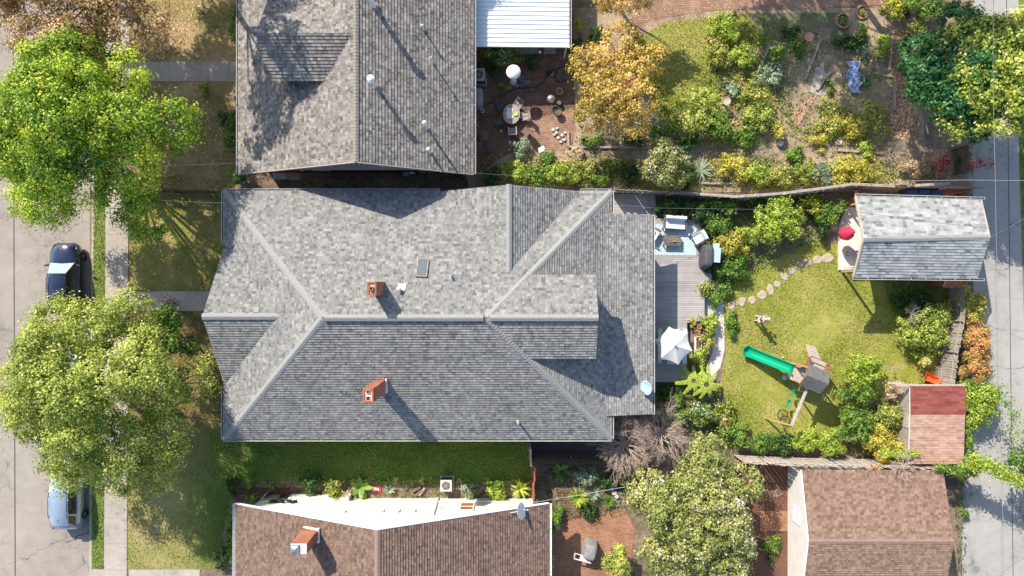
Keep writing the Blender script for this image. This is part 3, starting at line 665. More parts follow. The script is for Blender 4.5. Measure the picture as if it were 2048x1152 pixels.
gutter(g, (gx0, gy1, z), (-4.45, gy1, z), (0, 1, 0)); gutter(g, (4.2, gy1, z), (gx1, gy1, z), (0, 1, 0))
gutter(g, (gx0, gy0, z), (gx1, gy0, z), (0, -1, 0))
gutter(g, (gx0, gy1, z), (gx0, pn + .08, z), (-1, 0, 0)); gutter(g, (gx0, ps - .08, z), (gx0, gy0, z), (-1, 0, 0))
gutter(g, (gx1, gy1, z), (gx1, ye0 + .06, z), (1, 0, 0)); gutter(g, (gx1, ye1 - .06, z), (gx1, gy0, z), (1, 0, 0))
gutter(g, (xe + .04, ye0 + .02, ze3), (xe + .04, ye1 - .02, ze3), (1, 0, 0), step=1.05)
for x, y in ((-17.3, -8.9), (5.7, -8.9), (-17.3, 5.55), (5.7, 5.55)):
    sy = 1 if y > 0 else -1; g.tube([(x, y + sy * .5, 3.75), (x, y + sy * .12, 3.5), (x, y + sy * .08, .1)], .04, 6)
g.build('gutter', [mt['gutter'], mt['dgrey']], roof, world=True)
def chimney(parent, x0, x1, y0, y1, zb, zt, kind, flues, crown='concrete', rim=True):
    mb = MB(); w = .09
    for a in ((x0, x1, y0, y0 + w), (x0, x1, y1 - w, y1), (x0, x0 + w, y0 + w, y1 - w), (x1 - w, x1, y0 + w, y1 - w)):
        mb.box(((a[0] + a[1]) / 2, (a[2] + a[3]) / 2, (zb + zt) / 2), (a[1] - a[0], a[3] - a[2], zt - zb))
    ch = mb.build('chimney', mt[kind], parent, world=True)
    c = MB(); c.box(((x0 + x1) / 2, (y0 + y1) / 2, zt - .12), (x1 - x0 - .18, y1 - y0 - .18, .1))
    fl = c.build('crown_mortar', mt[crown], ch, world=True)
    for (cx, cy, r, hh) in flues:
        f = MB()
        f.lathe([(r, -.02), (r, hh), (r * .75, hh), (r * .75, .0)], (cx, cy, zt - .08), 4, M=Matrix.Rotation(R(45), 3, 'Z'), cap=False)
        f.box((cx, cy, zt - .065), (r * .9, r * .9, .01), m=1)
        f.build('flue', [mt['terracotta'], mt['black']], ch, world=True)
    return ch
chimney(roof, -7.83, -7.33, -.41, .35, 6.2, 9.1, 'brick', [(-7.6, -.02, .14, .2)])
chimney(roof, -7.98, -7.42, -6.12, -5.38, 5.3, 9.5, 'brick_red', [(-7.7, -5.56, .13, .1), (-7.7, -5.92, .17, .04)], crown='white')
fl = MB(); fl.box((-7.38, -5.75, 5.8), (.08, .85, .5))
fl.build('flashing', mt['white'], roof, world=True)
def pipe(parent, x, y, zb, zt, r, mat='white', cap=None, name='vent_pipe'):
    mb = MB(); mb.lathe([(r, 0), (r, zt - zb), (r * .72, zt - zb), (r * .72, zt - zb - .25)], (x, y, zb), 12, cap=False)
    mb.lathe([(r * 2.0, -.02), (r * 1.6, .04), (r * 1.05, .12)], (x, y, zb + .02), 12, cap=False, m=2)
    mb.lathe([(r * .72, 0), (0.001, 0.001)], (x, y, zt - .24), 12, m=1, cap=False)
    if cap: mb.lathe([(cap * .6, -.06), (cap, -.03), (cap, .03), (cap * .5, .12), (.01, .15)], (x, y, zt + .06), 16)
    return mb.build(name, [mt[mat], mt['black'], mt['grey']], parent, world=True)
pipe(roof, -1.8, 4.93, 4.5, 4.95, .07); pipe(roof, -3.5, .68, 6.5, 6.95, .055)
pipe(roof, .36, -8.1, 4.45, 5.05, .07)
tb = MB(); x, y = -6.4, -.05; tb.box((x + .1, y + .1, 6.93), (.42, .42, .05), M=Matrix.Rotation(-math.atan(SL), 3, 'X')); tb.lathe([(.06, 0), (.06, .28)], (x, y, 6.93), 10); tb.ball((x - .02, y, 7.28), (.14, .14, .11), n=12)
tb.build('roof_vent', mt['gutter'], roof, world=True)
q = Matrix.Rotation(-math.atan(SL), 3, 'X')
sk = MB(); c0 = Vector((-5.2, 1.16, ZE + (5.95 - 1.16) * SL + .08)); rzq = Matrix.Rotation(R(-3), 3, 'Z') @ q
for sx, sy, dx, dy in ((.05, 1.18, -.3, 0), (.05, 1.18, .3, 0), (.65, .05, 0, -.57), (.65, .05, 0, .57)):
    sk.box(c0 + rzq @ Vector((dx, dy, 0)), (sx, sy, .17), M=rzq)
so = sk.build('skylight', mt['wood_old'], roof, world=True)
s2 = MB(); s2.box(c0 + rzq @ Vector((0, 0, .05)), (.56, 1.1, .02), M=rzq); s2.build('pane', mt['sky_glass'], so, world=True)
def dish(parent, c, d, r, mat, label=None, arm=True, foot=None):
    """satellite dish facing direction d"""
    c = Vector(c); d = Vector(d).normalized(); qm = d.to_track_quat('Z', 'Y').to_matrix()
    mb = MB(); prof = [(.01, -.12 * r), (.4 * r, -.1 * r), (.75 * r, .02 * r), (r, .12 * r), (r * 1.02, .1 * r), (.76 * r, -.02 * r), (.4 * r, -.14 * r), (.01, -.16 * r)]
    mb.lathe(prof, c, 24, M=qm, cap=False)
    o = mb.build('dish', mt[mat], parent, world=True, smooth=True)
    a = MB(); e = c + d * r * 1.0 - Vector((0, 0, .35 * r)); a.tube([c - Vector((0, 0, r * .8)), e], .014, 6); a.box(e, (.09, .06, .08))
    if foot: a.tube([c - d * .08, (foot[0], foot[1], c.z - .1), foot], .022, 6)
    a.build('arm', mt['gutter'], o, world=True)
    return o
dish(roof, (8.29, -6.13, 4.0), (-.80, -.1, .55), .45, 'paleblue', foot=(8.45, -6.1, 3.5))
w = MB()
w.box((-5.8, YR, 1.8), (22.2, 14.0, 3.9)); w.box((-17.2, YR, .35), (1.2, 8.2, .7))
for y in (-5.75, -3.0, -.3, 2.4): w.box((-17.45, y, 2.1), (.22, .22, 3.6))
w.box((1.9, YR, 5.9), (5.2, 4.3, 1.0)); w.add([(4.52, YR - 2.2, 4.6), (4.52, YR + 2.2, 4.6), (4.52, YR + 2.2, zd), (4.52, YR, zr - .15), (4.52, YR - 2.2, zd)], [(0, 1, 2, 3, 4)])
w.add([(-4.1, 5.6, 3.7), (3.8, 5.6, 3.7), (xn, 5.6, zn - .15)], [(0, 1, 2)])
w.add([(-17.4, 2.3, 3.8), (-17.4, -5.7, 3.8), (-17.4, YR, zg - .15)], [(0, 1, 2)])
w.box((6.6, YR, 1.75), (2.7, 11.7, 3.3))
w.build('wall', mt['wall_grey'], mh, world=True)
for x in (-14, -10, -3, 1): window(mh, (x, -8.67, 2.3), 1.0, 1.4, (0, -1, 0)); window(mh, (x, 5.34, 2.3), 1.0, 1.4, (0, 1, 0))
for y in (-5.5, -2, 1.2): window(mh, (7.95, y, 2.0), 1.1, 1.2, (1, 0, 0))
window(mh, (4.52, YR, 6.1), 1.0, .8, (1, 0, 0))
dr = MB(); dr.box((7.98, 3.2, 1.6), (.07, .95, 2.05)); d_ = dr.build('door', mt['white'], mh, world=True)
hn = MB(); hn.ball((8.05, 2.85, 1.55), .035); hn.build('handle', mt['steel'], d_, world=True)
for y in (-4.3, 1.1): window(mh, (-16.9, y, 2.3), 1.2, 1.4, (-1, 0, 0))
# ================================================================ NORTH NEIGHBOUR
nh = thing('house', 'house with the tan brown gabled roof along the top edge of the photo', 'house', (-9, 14, 0))
YE = 24.0
zrn = 7.6
rn = shingles('roof', [
    [(-17.24, 7.23, 2.9), (-17.24, YE, 2.9), (-8.79, YE, zrn), (-8.79, 7.13, zrn)],
    [(-2.41, 7.05, 3.9), (-2.41, YE, 3.9), (-8.79, YE, zrn), (-8.79, 7.13, zrn)],
    [(-14.15, 12.0, 6.45), (-10.9, 12.0, 6.45), (-8.95, 14.36, 7.5), (-14.44, 14.36, 7.5)],
    [(-14.15, 16.7, 6.45), (-10.9, 16.7, 6.45), (-8.95, 14.36, 7.5), (-14.44, 14.36, 7.5)],
], mt['sh_north'], nh, e=.19, lift=.04, edge=mt['grey'])
rc = MB(); ridge_cap(rc, (-8.79, 7.13, zrn), (-8.79, YE, zrn), w=.16, h=.05); rc.build('ridge_cap', mt['cap_north'], rn, world=True)
g = MB(); gutter(g, (-17.29, 7.2, 2.88), (-17.29, YE, 2.88), (-1, 0, 0), step=1.0); gutter(g, (-2.36, 7.05, 3.88), (-2.36, YE, 3.88), (1, 0, 0), step=1.0)
g.build('gutter', [mt['gutter'], mt['dgrey']], rn, world=True)
bg = MB()
for a, b in (((-17.24, 7.18, 2.85), (-8.79, 7.08, zrn - .04)), ((-2.41, 7.0, 3.85), (-8.79, 7.08, zrn - .04))): bg.bar(a, b, .05, .2)
for t in (.05, .3, .55, .8, .98):
    for a in ((-17.24, 2.75), (-2.41, 3.75)):
        x = a[0] + (-8.79 - a[0]) * t; z_ = a[1] + (zrn - a[1]) * t - .25; bg.bar((x, 7.02, z_), (x, 7.6, z_ - .35), .07)
bg.build('bargeboard', mt['wood_grey'], rn, world=True)
def npipe(px, py, zt, r, cap, zb=None):
    x, y, _ = W(px, py, zt); zb = 3.9 + (-2.41 - x) * (zrn - 3.9) / 6.38
    pipe(rn, x, y, zb, zt, r, 'white', cap)
npipe(742, 158, 8.45, .10, .22); npipe(735, -14, 8.9, .14, .25); npipe(849, 246, 6.9, .07, .14); npipe(857, 299, 6.4, .06, .12)
npipe(845, 52, 6.25, .05, .09); npipe(862, 114, 6.4, .05, None)
w = MB(); gable_wall(w, -16.4, -3.0, 7.75, YE - .5, 3.1, 7.1, 'y', -8.79); w.box((-12.3, 14.36, 5.9), (3.2, 4.0, 1.1)); w.box((-9.7, 7.55, 3.35), (9.5, .35, .12), m=1)
w.build('wall', [mt['wall_red'], mt['wood_grey']], nh, world=True)
window(nh, (-8.2, 7.75, 4.6), 1.3, 1.2, (0, -1, 0)); window(nh, (-12.5, 7.75, 1.9), 1.1, 1.4, (0, -1, 0)); window(nh, (-5.5, 7.75, 1.9), 1.1, 1.4, (0, -1, 0))
for y in (10, 14, 19): window(nh, (-3.0, y, 1.9), 1.0, 1.4, (1, 0, 0)); window(nh, (-16.4, y, 1.9), 1.0, 1.4, (-1, 0, 0))
# flag on the neighbour's porch
fg = thing('flag', 'small striped flag on a white pole below the tan roof\'s left eave', 'flag', (-17.0, 12.2, 2.4))
p = MB(); p.tube([(.1, -.25, -.1), (-.75, .05, .5)], .02, 6); p.ball((-.77, .06, .52), .035); p.build('pole', mt['white2'], fg)
a, b = Vector((-.0, -.21, -.03)), Vector((-.66, .02, .44)); fb = MB(); fr = MB()
for i in range(7):
    t0, t1 = i / 7, (i + 1) / 7
    for j in range(6):
        def P(t, s): return a.lerp(b, t) + Vector((.10 * s + .03 * math.sin(s * 7), -.42 * s, -.45 * s + .05 * math.sin(t * 12 + s * 5)))
        s0, s1 = j / 6, (j + 1) / 6
        m = 0 if t0 >= .55 and j < 6 else (1 if i % 2 else 2)
        fb.add([P(t0, s0), P(t1, s0), P(t1, s1), P(t0, s1)], [(0, 1, 2, 3)], m)
fb.build('cloth', [mt['flag_blue'], mt['flag_red'], mt['flag_white']], fg)
# white metal patio cover
pc = thing('patio_cover', 'white corrugated metal patio roof beside the tan roofed house', 'patio cover', (.6, 18, 0))
rf = MB(); x0, x1, y0, y1 = -2.45, 3.62, 15.3, 23.5
n_ = 29; st = (y1 - y0) / n_
for i in range(n_):
    ya = y0 + i * st
    rf.add([(x0, ya, 2.95), (x1, ya, 2.75), (x1, ya + st - .045, 2.75), (x0, ya + st - .045, 2.95), (x0, ya + st - .045, 3.0), (x1, ya + st - .045, 2.8), (x1, ya + st, 2.8), (x0, ya + st, 3.0), (x1, ya + st, 2.75), (x0, ya + st, 2.95)], [(0, 1, 2, 3), (3, 2, 5, 4), (4, 5, 6, 7), (7, 6, 8, 9)])
rf.add([(x0, y0, 2.86), (x1, y0, 2.66), (x1, y1, 2.66), (x0, y1, 2.86)], [(3, 2, 1, 0)])
rf.bar((x0, y0 - .03, 2.9), (x1, y0 - .03, 2.7), .05, .16); rf.build('roof', mt['metal_white'], pc, world=True)
g = MB(); gutter(g, (x1 + .02, y0, 2.74), (x1 + .02, y1, 2.74), (1, 0, 0), step=1.6); g.build('gutter', [mt['gutter'], mt['dgrey']], pc, world=True)
for y in (15.5, 19, 22.5):
    q_ = MB(); q_.box((3.5, y, 1.35), (.1, .1, 2.7)); q_.build('post', mt['white'], pc, world=True)
# ================================================================ SOUTH NEIGHBOUR
sh = thing('house', 'white walled house with the brown shingle roof along the bottom edge', 'house', (-7.6, -18, 0))
YS = -24.0; zs = 7.6
rs_ = shingles('roof', [
    [(-17.4, -13.62, 3.0), (-17.4, YS, 3.0), (-7.57, YS, zs), (-7.57, -13.62, zs)],
    [(2.3, -13.6, 3.0), (2.3, YS, 3.0), (-7.57, YS, zs), (-7.57, -13.62, zs)]], mt['sh_south'], sh, e=.16, lift=.045)
rc = MB(); ridge_cap(rc, (-7.57, -13.62, zs), (-7.57, YS, zs), w=.17, h=.05); rc.build('ridge_cap', mt['cap_south'], rs_, world=True)
g = MB(); gutter(g, (-17.45, -13.6, 2.98), (-17.45, YS, 2.98), (-1, 0, 0), w=.14); gutter(g, (2.35, -13.6, 2.98), (2.35, YS, 2.98), (1, 0, 0), w=.14, step=1.4)
g.build('gutter', [mt['white'], mt['white']], rs_, world=True)
bg = MB()
for a, b in (((-17.4, -13.57, 2.97), (-7.57, -13.57, zs - .03)), ((2.3, -13.55, 2.97), (-7.57, -13.57, zs - .03))): bg.bar(a, b, .06, .18)
bg.build('bargeboard', mt['white2'], rs_, world=True)
ch = chimney(rs_, -12.3, -11.38, -14.78, -14.18, 5.0, 8.1, 'brick', [], crown='concrete')
cp = MB(); cp.box((-12.05, -14.5, 8.1), (.5, .5, .16)); cp.lathe([(.3, .08), (.12, .2), (.01, .22)], (-12.05, -14.5, 8.1), 4, M=Matrix.Rotation(R(45), 3, 'Z')); cp.box((-11.84, -14.48, 8.08), (.9, .58, .06), m=1)
cp.build('chimney_cap', [mt['steel'], mt['stone_white']], ch, world=True)
fl = MB(); fl.box((-11.34, -14.5, 6.02), (.14, .85, .12), M=Matrix.Rotation(R(-25), 3, 'Y')); fl.box((-11.8, -14.13, 5.85), (1.1, .06, .14), M=Matrix.Rotation(R(-25), 3, 'Y')); fl.build('flashing', mt['white2'], rs_, world=True)
dish(rs_, (.52, -13.62, 4.35), (.93, .2, .5), .5, 'white2', foot=(-.1, -13.75, 4.1))
w = MB(); gable_wall(w, -16.8, 1.7, -14.15, YS + .4, 3.1, 7.5, 'y', -7.57); w.box((-12.8, -14.0, .45), (4.0, .3, .9), m=0); w.box((-7.5, -14.08, 1.0), (18.3, .06, .1), m=1)
w.build('wall', [mt['wall_white'], mt['white']], sh, world=True)
for x in (-8.4, -7.4, -6.4): window(sh, (x - .1, -14.13, 2.75), .7, .42, (0, 1, 0), pm='wood_grey')
window(sh, (-10.9, -14.13, 2.9), .7, .3, (0, 1, 0), pm='wood_grey'); window(sh, (-2.9, -14.13, 1.9), .85, 1.5, (0, 1, 0), pm='wood_red')
for y in (-16, -20): window(sh, (1.7, y, 1.9), 1.0, 1.3, (1, 0, 0)); window(sh, (-16.8, y, 1.9), 1.0, 1.3, (-1, 0, 0))
pi_ = MB(); pi_.tube([(-4.9, -14.05, 3.6), (-4.95, -14.05, .2)], .04, 6); pi_.tube([(-4.6, -14.05, 2.6), (-4.62, -14.02, 1.2), (-4.7, -13.7, .9)], .015, 5); pi_.build('drainpipe', mt['white'], sh, world=True)
# ================================================================ GARAGE
gr = thing('garage', 'garage with tan red shingles and a white side wall, bottom right', 'garage', (22.8, -15.7, 0))
rg = shingles('roof', [
    [(18.41, -11.57, 2.6), (27.4, -11.57, 2.6), (27.39, -15.7, 3.72), (18.38, -15.7, 3.72)],
    [(18.41, -19.9, 2.6), (27.4, -19.9, 2.6), (27.39, -15.7, 3.72), (18.38, -15.7, 3.72)]], mt['sh_garage'], gr, e=.16, lift=.034)
rc = MB(); ridge_cap(rc, (18.38, -15.7, 3.72), (27.39, -15.7, 3.72), w=.16, drop=.04, h=.02, step=.3, sag=.006); rc.build('ridge_cap', mt['cap_south'], rg, world=True)
w = MB(); gable_wall(w, 18.57, 27.1, -19.6, -11.8, 2.6, 3.62, 'x', -15.7); w.build('wall', mt['wall_white'], gr, world=True)
bg = MB(); bg.bar((18.39, -11.57, 2.55), (18.36, -15.7, 3.67), .04, .14); bg.bar((18.39, -19.9, 2.55), (18.36, -15.7, 3.67), .04, .14); bg.build('bargeboard', mt['white2'], rg, world=True)
window(gr, (18.56, -14.8, 1.5), 1.0, .9, (-1, 0, 0), mat='white2', pm='white'); dd = MB(); dd.box((27.13, -16.2, 1.1), (.06, 4.6, 2.1)); dd.build('garage_door', mt['white'], gr, world=True)
# ================================================================ SHED
sd = thing('shed', 'small shed whose roof is red felt at one end and pink shingles beyond', 'shed', (27.2, -8.8, 0))
shingles('roof', [[(25.5, -11.3, 2.15), (29.0, -11.3, 2.15), (29.0, -8.1, 2.3), (25.5, -8.1, 2.3)]], mt['sh_shed_pink'], sd, e=.17, lift=.016, label='pink shingle part of the shed roof')
o = shingles('roof', [[(29.05, -8.1, 2.31), (25.5, -8.1, 2.31), (25.5, -6.3, 2.28), (29.05, -6.3, 2.28)]], mt['sh_shed_red'], sd, e=.3, lift=.012, label='red felt part of the shed roof')
w = MB(); w.box((27.2, -8.8, 1.05), (3.2, 4.7, 2.2)); w.build('wall', mt['wood_old'], sd, world=True)
bg = MB(); bg.box((26.8, -6.22, 2.25), (4.4, .1, .14)); bg.box((24.6, -6.1, 2.15), (.9, .12, .1)); bg.build('fascia', mt['wood_grey'], sd, world=True)
dd = MB(); dd.box((25.58, -8.6, 1.0), (.06, .9, 1.9)); dd_ = dd.build('door', mt['wood_grey'], sd, world=True); hh = MB(); hh.ball((25.5, -8.3, 1.0), .04); hh.build('handle', mt['black'], dd_, world=True)
ph = thing('playhouse', 'tiny hut with an orange shingle roof behind the pale grey outbuilding', 'playhouse', W(1904, 562, 0))
x, y, _ = W(1906, 562, 1.9)
shingles('roof', [[(x - .55, y - .42, 1.85), (x + .55, y - .42, 1.85), (x + .55, y + .05, 2.1), (x - .55, y + .05, 2.1)], [(x - .55, y + .5, 1.85), (x + .55, y + .5, 1.85), (x + .55, y + .05, 2.1), (x - .55, y + .05, 2.1)]], mt['sh_orange'], ph, e=.16)
w = MB(); gable_wall(w, x - .45, x + .45, y - .35, y + .42, 1.85, 2.0, 'x', y + .05); w.build('wall', mt['wood_red'], ph, world=True)
# ================================================================ STUDIO (pale grey gable with porch)
st_ = thing('outbuilding', 'outbuilding with the pale grey gabled roof beside the alley', 'outbuilding', (25.5, 3.0, 0))
zE, zR = 3.5, 4.55
nW, nE = W(1712, 393, zE), W(1962, 400, zE); sW, sE = W(1708, 553, zE), W(1953, 556, zE); rW, rE = W(1728, 478, zR), W(1979, 474, zR)
ro = shingles('roof', [[nW, nE, rE, rW], [sW, sE, rE, rW]], mt['sh_studio'], st_, e=.19, lift=.03)
rc = MB(); ridge_cap(rc, rW, rE, w=.17, drop=.05, h=.04, step=.26); rc.build('ridge_cap', mt['sh_studio'], ro, world=True)
g = MB(); gutter(g, (nW[0] - .05, nW[1] + .04, zE), (nE[0] + .25, nE[1] + .04, zE), (0, 1, 0), w=.13); gutter(g, (sW[0] - .08, sW[1] - .04, zE), (sE[0] + .5, sE[1] - .04, zE), (0, -1, 0), w=.13)
g.build('gutter', [mt['gutter'], mt['dgrey']], ro, world=True)
bg = MB()
for a in (nW, sW): bg.bar((a[0] - .03, a[1], a[2] - .05), (rW[0] - .03, rW[1], rW[2] - .05), .05, .18)
for a in (nE, sE): bg.bar((a[0] + .03, a[1], a[2] - .05), (rE[0] + .03, rE[1], rE[2] - .05), .04, .14)
bg.build('bargeboard', mt['wall_tan'], ro, world=True)
w = MB(); X0, X1, Y0, Y1 = 24.2, 28.0, .75, 5.0
gable_wall(w, X0, X1, Y0, Y1, zE, zR - .1, 'x', 2.93); w.build('wall', mt['wall_tan'], st_, world=True)
dd = MB(); dd.box((X0 - .03, 2.2, 1.15), (.06, .95, 2.05)); dd_ = dd.build('door', mt['white'], st_, world=True); hh = MB(); hh.ball((X0 - .1, 2.55, 1.1), .035); hh.build('handle', mt['steel'], dd_, world=True)
window(st_, (X0, 4.0, 1.5), .9, 1.0, (-1, 0, 0)); window(st_, (26.7, Y0, 1.6), 1.1, 1.0, (0, -1, 0))
for px_, py_ in ((1683, 543), (1690, 413)):
    p = MB(); x, y = W2(px_, py_); p.box((x, y, 1.7), (.13, .13, 3.4)); p.build('post', mt['wood_new'], st_, world=True)
p = MB(); p.bar((*W2(1683, 541), 3.4), (24.3, .95, 3.4), .12, .16); p.bar((*W2(1690, 414), 3.4), (24.3, 4.8, 3.4), .12, .16)
x, y = W2(1690, 478); p.bar((x, y, 4.3), (24.3, 2.93, 4.3), .1, .14); p.bar((*W2(1683, 541), 3.42), (x, y, 4.25), .1, .12); p.bar((*W2(1690, 414), 3.42), (x, y, 4.25), .1, .12)
p.build('porch_beam', mt['wall_tan'], st_, world=True)
p = MB(); p.prism([W2(1676, 452), W2(1690, 415), W2(1765, 415), W2(1765, 540), W2(1675, 540)], .0, .16); p.build('porch_floor', mt['pale_conc'], st_, world=True)
p = MB(); a = Vector((*W2(1686, 534), .9)); b = Vector((*W2(1722, 532), .9))
p.bar(a, b, .05, .06); p.bar(a - Vector((0, 0, .5)), b - Vector((0, 0, .5)), .04, .05)
for i in range(9): c = a.lerp(b, i / 8); p.bar(c, c - Vector((0, 0, .74)), .03, .03)
p.build('railing', mt['white'], st_, world=True)
# ================================================================ CARS
def car(x, yf, L, paint, label, zg=-.13, kind='suv', roof_m=None, rear_view=False):
    """points north (+y); yf = front bumper"""
    Wd = 1.9; t = thing('parked_car', label, 'car', (x, yf - L / 2, zg), 0, 'cars parked along the kerb')
    hy = L / 2
    ht = 1.66; belt = .98
    # stations: y, half width, top z, sill z
    S = [(hy, .60, .62, .42), (hy - .06, .74, .80, .30), (hy - .22, .84, .90, .24), (hy - .6, .92, .97, .24), (hy - 1.15, .95, 1.01, .24), (hy - 1.45, .95, 1.02, .24), (0, .95, 1.02, .24),
         (-hy + 1.2, .95, 1.04, .24), (-hy + .55, .93, 1.05, .24), (-hy + .2, .88, 1.04, .26), (-hy + .04, .78, .98, .32), (-hy, .66, .8, .45)]
    vs = []; k = 11
    for y, w, z, s in S:
        prof = [(-w * .86, s), (-w, s + .16), (-w * 1.0, (s + z) / 2), (-w * .985, z - .12), (-w * .90, z - .015), (0, z + .035), (w * .90, z - .015), (w * .985, z - .12), (w, (s + z) / 2), (w, s + .16), (w * .86, s)]
        vs += [(px, y, pz) for px, pz in prof]
    fs = [(j * k + i, (j + 1) * k + i, (j + 1) * k + i + 1, j * k + i + 1) for j in range(len(S) - 1) for i in range(k - 1)]
    fs += [(j * k + k - 1, (j + 1) * k + k - 1, (j + 1) * k, j * k) for j in range(len(S) - 1)]
    fs += [tuple(range(k)), tuple(range(len(S) * k - 1, (len(S) - 1) * k - 1, -1))]
    b = MB(); b.add(vs, fs); body = b.build('body', mt[paint], t, smooth=True)
    for p in body.data.polygons:
        if len(p.vertices) > 4: p.use_smooth = False
    # cabin: lower ring, upper ring
    yf_, yr = hy - 1.3, -hy + .22
    lo = [(-.84, yf_, belt), (.84, yf_, belt), (.86, -hy + 1.0, belt + .05), (.76, yr, belt + .03), (-.76, yr, belt + .03), (-.86, -hy + 1.0, belt + .05)]
    yu, yd = hy - 2.05, -hy + .62
    up = [(-.62, yu, ht - .05), (.62, yu, ht - .05), (.64, -hy + 1.2, ht - .03), (.58, yd, ht - .09), (-.58, yd, ht - .09), (-.64, -hy + 1.2, ht - .03)]
    def quad(name, a, m, parent=t, out=.0, inset=.06):
        c = sum((Vector(p) for p in a), Vector()) / 4
        P = [Vector(p).lerp(c, inset) for p in a]; n = (P[1] - P[0]).cross(P[2] - P[0]).normalized()
        if n.dot(c - Vector((0, 0, .8))) < 0: P = P[::-1]; n = -n
        q = MB(); q.add([p + n * out for p in P] + [p - n * .02 for p in P], [(0, 1, 2, 3), (0, 4, 5, 1), (1, 5, 6, 2), (2, 6, 7, 3), (3, 7, 4, 0)]); return q.build(name, mt[m], parent)
    c = MB(); n = 6; c.add(lo + up, [(i, (i + 1) % n, n + (i + 1) % n, n + i) for i in range(n)] + [tuple(range(n - 1, -1, -1))]); c.build('pillars', mt['cargrey' if paint == 'car_navy' else paint], t)
    quad('windscreen', [lo[0], lo[1], up[1], up[0]], 'windscreen', out=.012, inset=.05)
    quad('rear_window', [lo[4], lo[3], up[3], up[4]], 'glass', out=.012, inset=.1)
    for s in (1, -1):
        a = [(s * abs(p[0]), p[1], p[2]) for p in (lo[1], lo[2], up[2], up[1])]; quad('side_window', a, 'glass', out=.012, inset=.08)
        a = [(s * abs(p[0]), p[1], p[2]) for p in (lo[2], lo[3], up[3], up[2])]; quad('side_window', a, 'glass', out=.012, inset=.16)
    r = MB(); rs = [(yu + .02, .60, ht - .045), (yu - .5, .65, ht + .0), (0 - .4, .66, ht + .02), (-hy + 1.2, .65, ht), (yd - .06, .59, ht - .07), (yd - .18, .54, ht - .12)]
    vs = []
    for y, w, z in rs: vs += [(-w, y, z - .05), (-w * .93, y, z + .005), (0, y, z + .035), (w * .93, y, z + .005), (w, y, z - .05)]
    r.add(vs, [(j * 5 + i, (j + 1) * 5 + i, (j + 1) * 5 + i + 1, j * 5 + i + 1) for j in range(len(rs) - 1) for i in range(4)]); rf = r.build('roof', mt[roof_m or paint], t, smooth=True)
    for s in (1, -1):
        q = MB(); q.tube([(s * .58, yu - .2, ht + .02), (s * .60, yu - .35, ht + .065), (s * .60, -hy + 1.2, ht + .065), (s * .57, -hy + 1.0, ht + .0)], .018, 6); q.build('roof_rail', mt['cargrey'], rf)
    q = MB(); q.add([(-.02, yd + .25, ht + .01), (.02, yd + .25, ht + .01), (0, yd + .12, ht + .11), (0, yd + .34, ht + .02)], [(0, 1, 2), (1, 3, 2), (3, 0, 2)]); q.build('antenna', mt[paint], rf)
    if kind == 'suv':
        q = MB()
        for s in (1, -1): q.add([(s * .32, hy - .35, .955), (s * .36, hy - .35, .955), (s * .50, hy - 1.25, 1.03), (s * .46, hy - 1.25, 1.03)], [(0, 1, 2, 3)])
        q.build('bonnet_fold_shade', mt['black'], body)  # flat black strips stand for shading along the bonnet folds
    q = MB(); q.box((0, hy - .03, .62), (1.1, .08, .2)); q.build('grille', mt['black'], t)
    q = MB(); q.box((0, -hy + .03, .55), (1.35, .1, .22)); q.build('rear_bumper', mt['cargrey'], t)
    for s in (1, -1):
        q = MB(); q.add([(s * .5, hy - .03, .74), (s * .80, hy - .2, .80), (s * .86, hy - .42, .9), (s * .6, hy - .1, .86)], [(0, 1, 2, 3)]); q.build('headlight', mt['lamp_clear'], t)
        q = MB(); q.add([(s * .62, -hy + .02, .90), (s * .9, -hy + .17, .94), (s * .955, -hy + .5, 1.0), (s * .92, -hy + .3, 1.055), (s * .72, -hy + .06, 1.02)], [(0, 1, 2, 3, 4)] if s < 0 else [(4, 3, 2, 1, 0)]); q.build('taillight', mt['lamp_red'], t)
        q = MB(); q.box((s * 1.06, yf_ - .18, 1.0), (.22, .1, .13), rz=s * R(-12)); q.bar((s * .9, yf_ - .16, .98), (s * 1.0, yf_ - .17, .98), .05); q.build('wing_mirror', mt['cargrey' if paint == 'car_navy' else paint], t)
        for y in (hy - .88, -hy + .85):
            M_ = Matrix.Rotation(R(90), 3, 'Y') if s > 0 else Matrix.Rotation(R(-90), 3, 'Y')
            q = MB(); q.lathe([(.2, -.12), (.3, -.12), (.34, -.07), (.34, .07), (.30, .11), (.22, .11)], (s * .90, y, .34), 22, M=M_, cap=False); wh = q.build('wheel', mt['rubber'], t)
            q = MB(); q.lathe([(.01, .02), (.21, .02), (.225, .09), (.2, .1), (.195, .05)], (s * .90, y, .34), 22, M=M_, cap=False, m=1)
            for i in range(5):
                a = 2 * math.pi * i / 5; q.bar((s * .985, y, .34), (s * .985, y + .19 * math.sin(a), .34 + .19 * math.cos(a)), .045, .03)
            q.build('rim', [mt['steel'], mt['black']], wh)
    return t
car(-29.72, 2.98, 4.75, 'car_navy', 'dark navy SUV parked with its bonnet clear of the leaves', roof_m='car_navy')
car(-29.6, -11.25, 4.75, 'car_silver', 'silver car with its pale roof and tail sticking out below the lower street tree', roof_m='car_silver')
car(-29.75, -4.2, 4.4, 'car_blue', 'pale blue car under the lower street tree, between the navy and the silver one', kind='sedan')
car(-29.7, 16.6, 4.6, 'car_white', 'white car almost hidden under the upper street tree', kind='sedan')
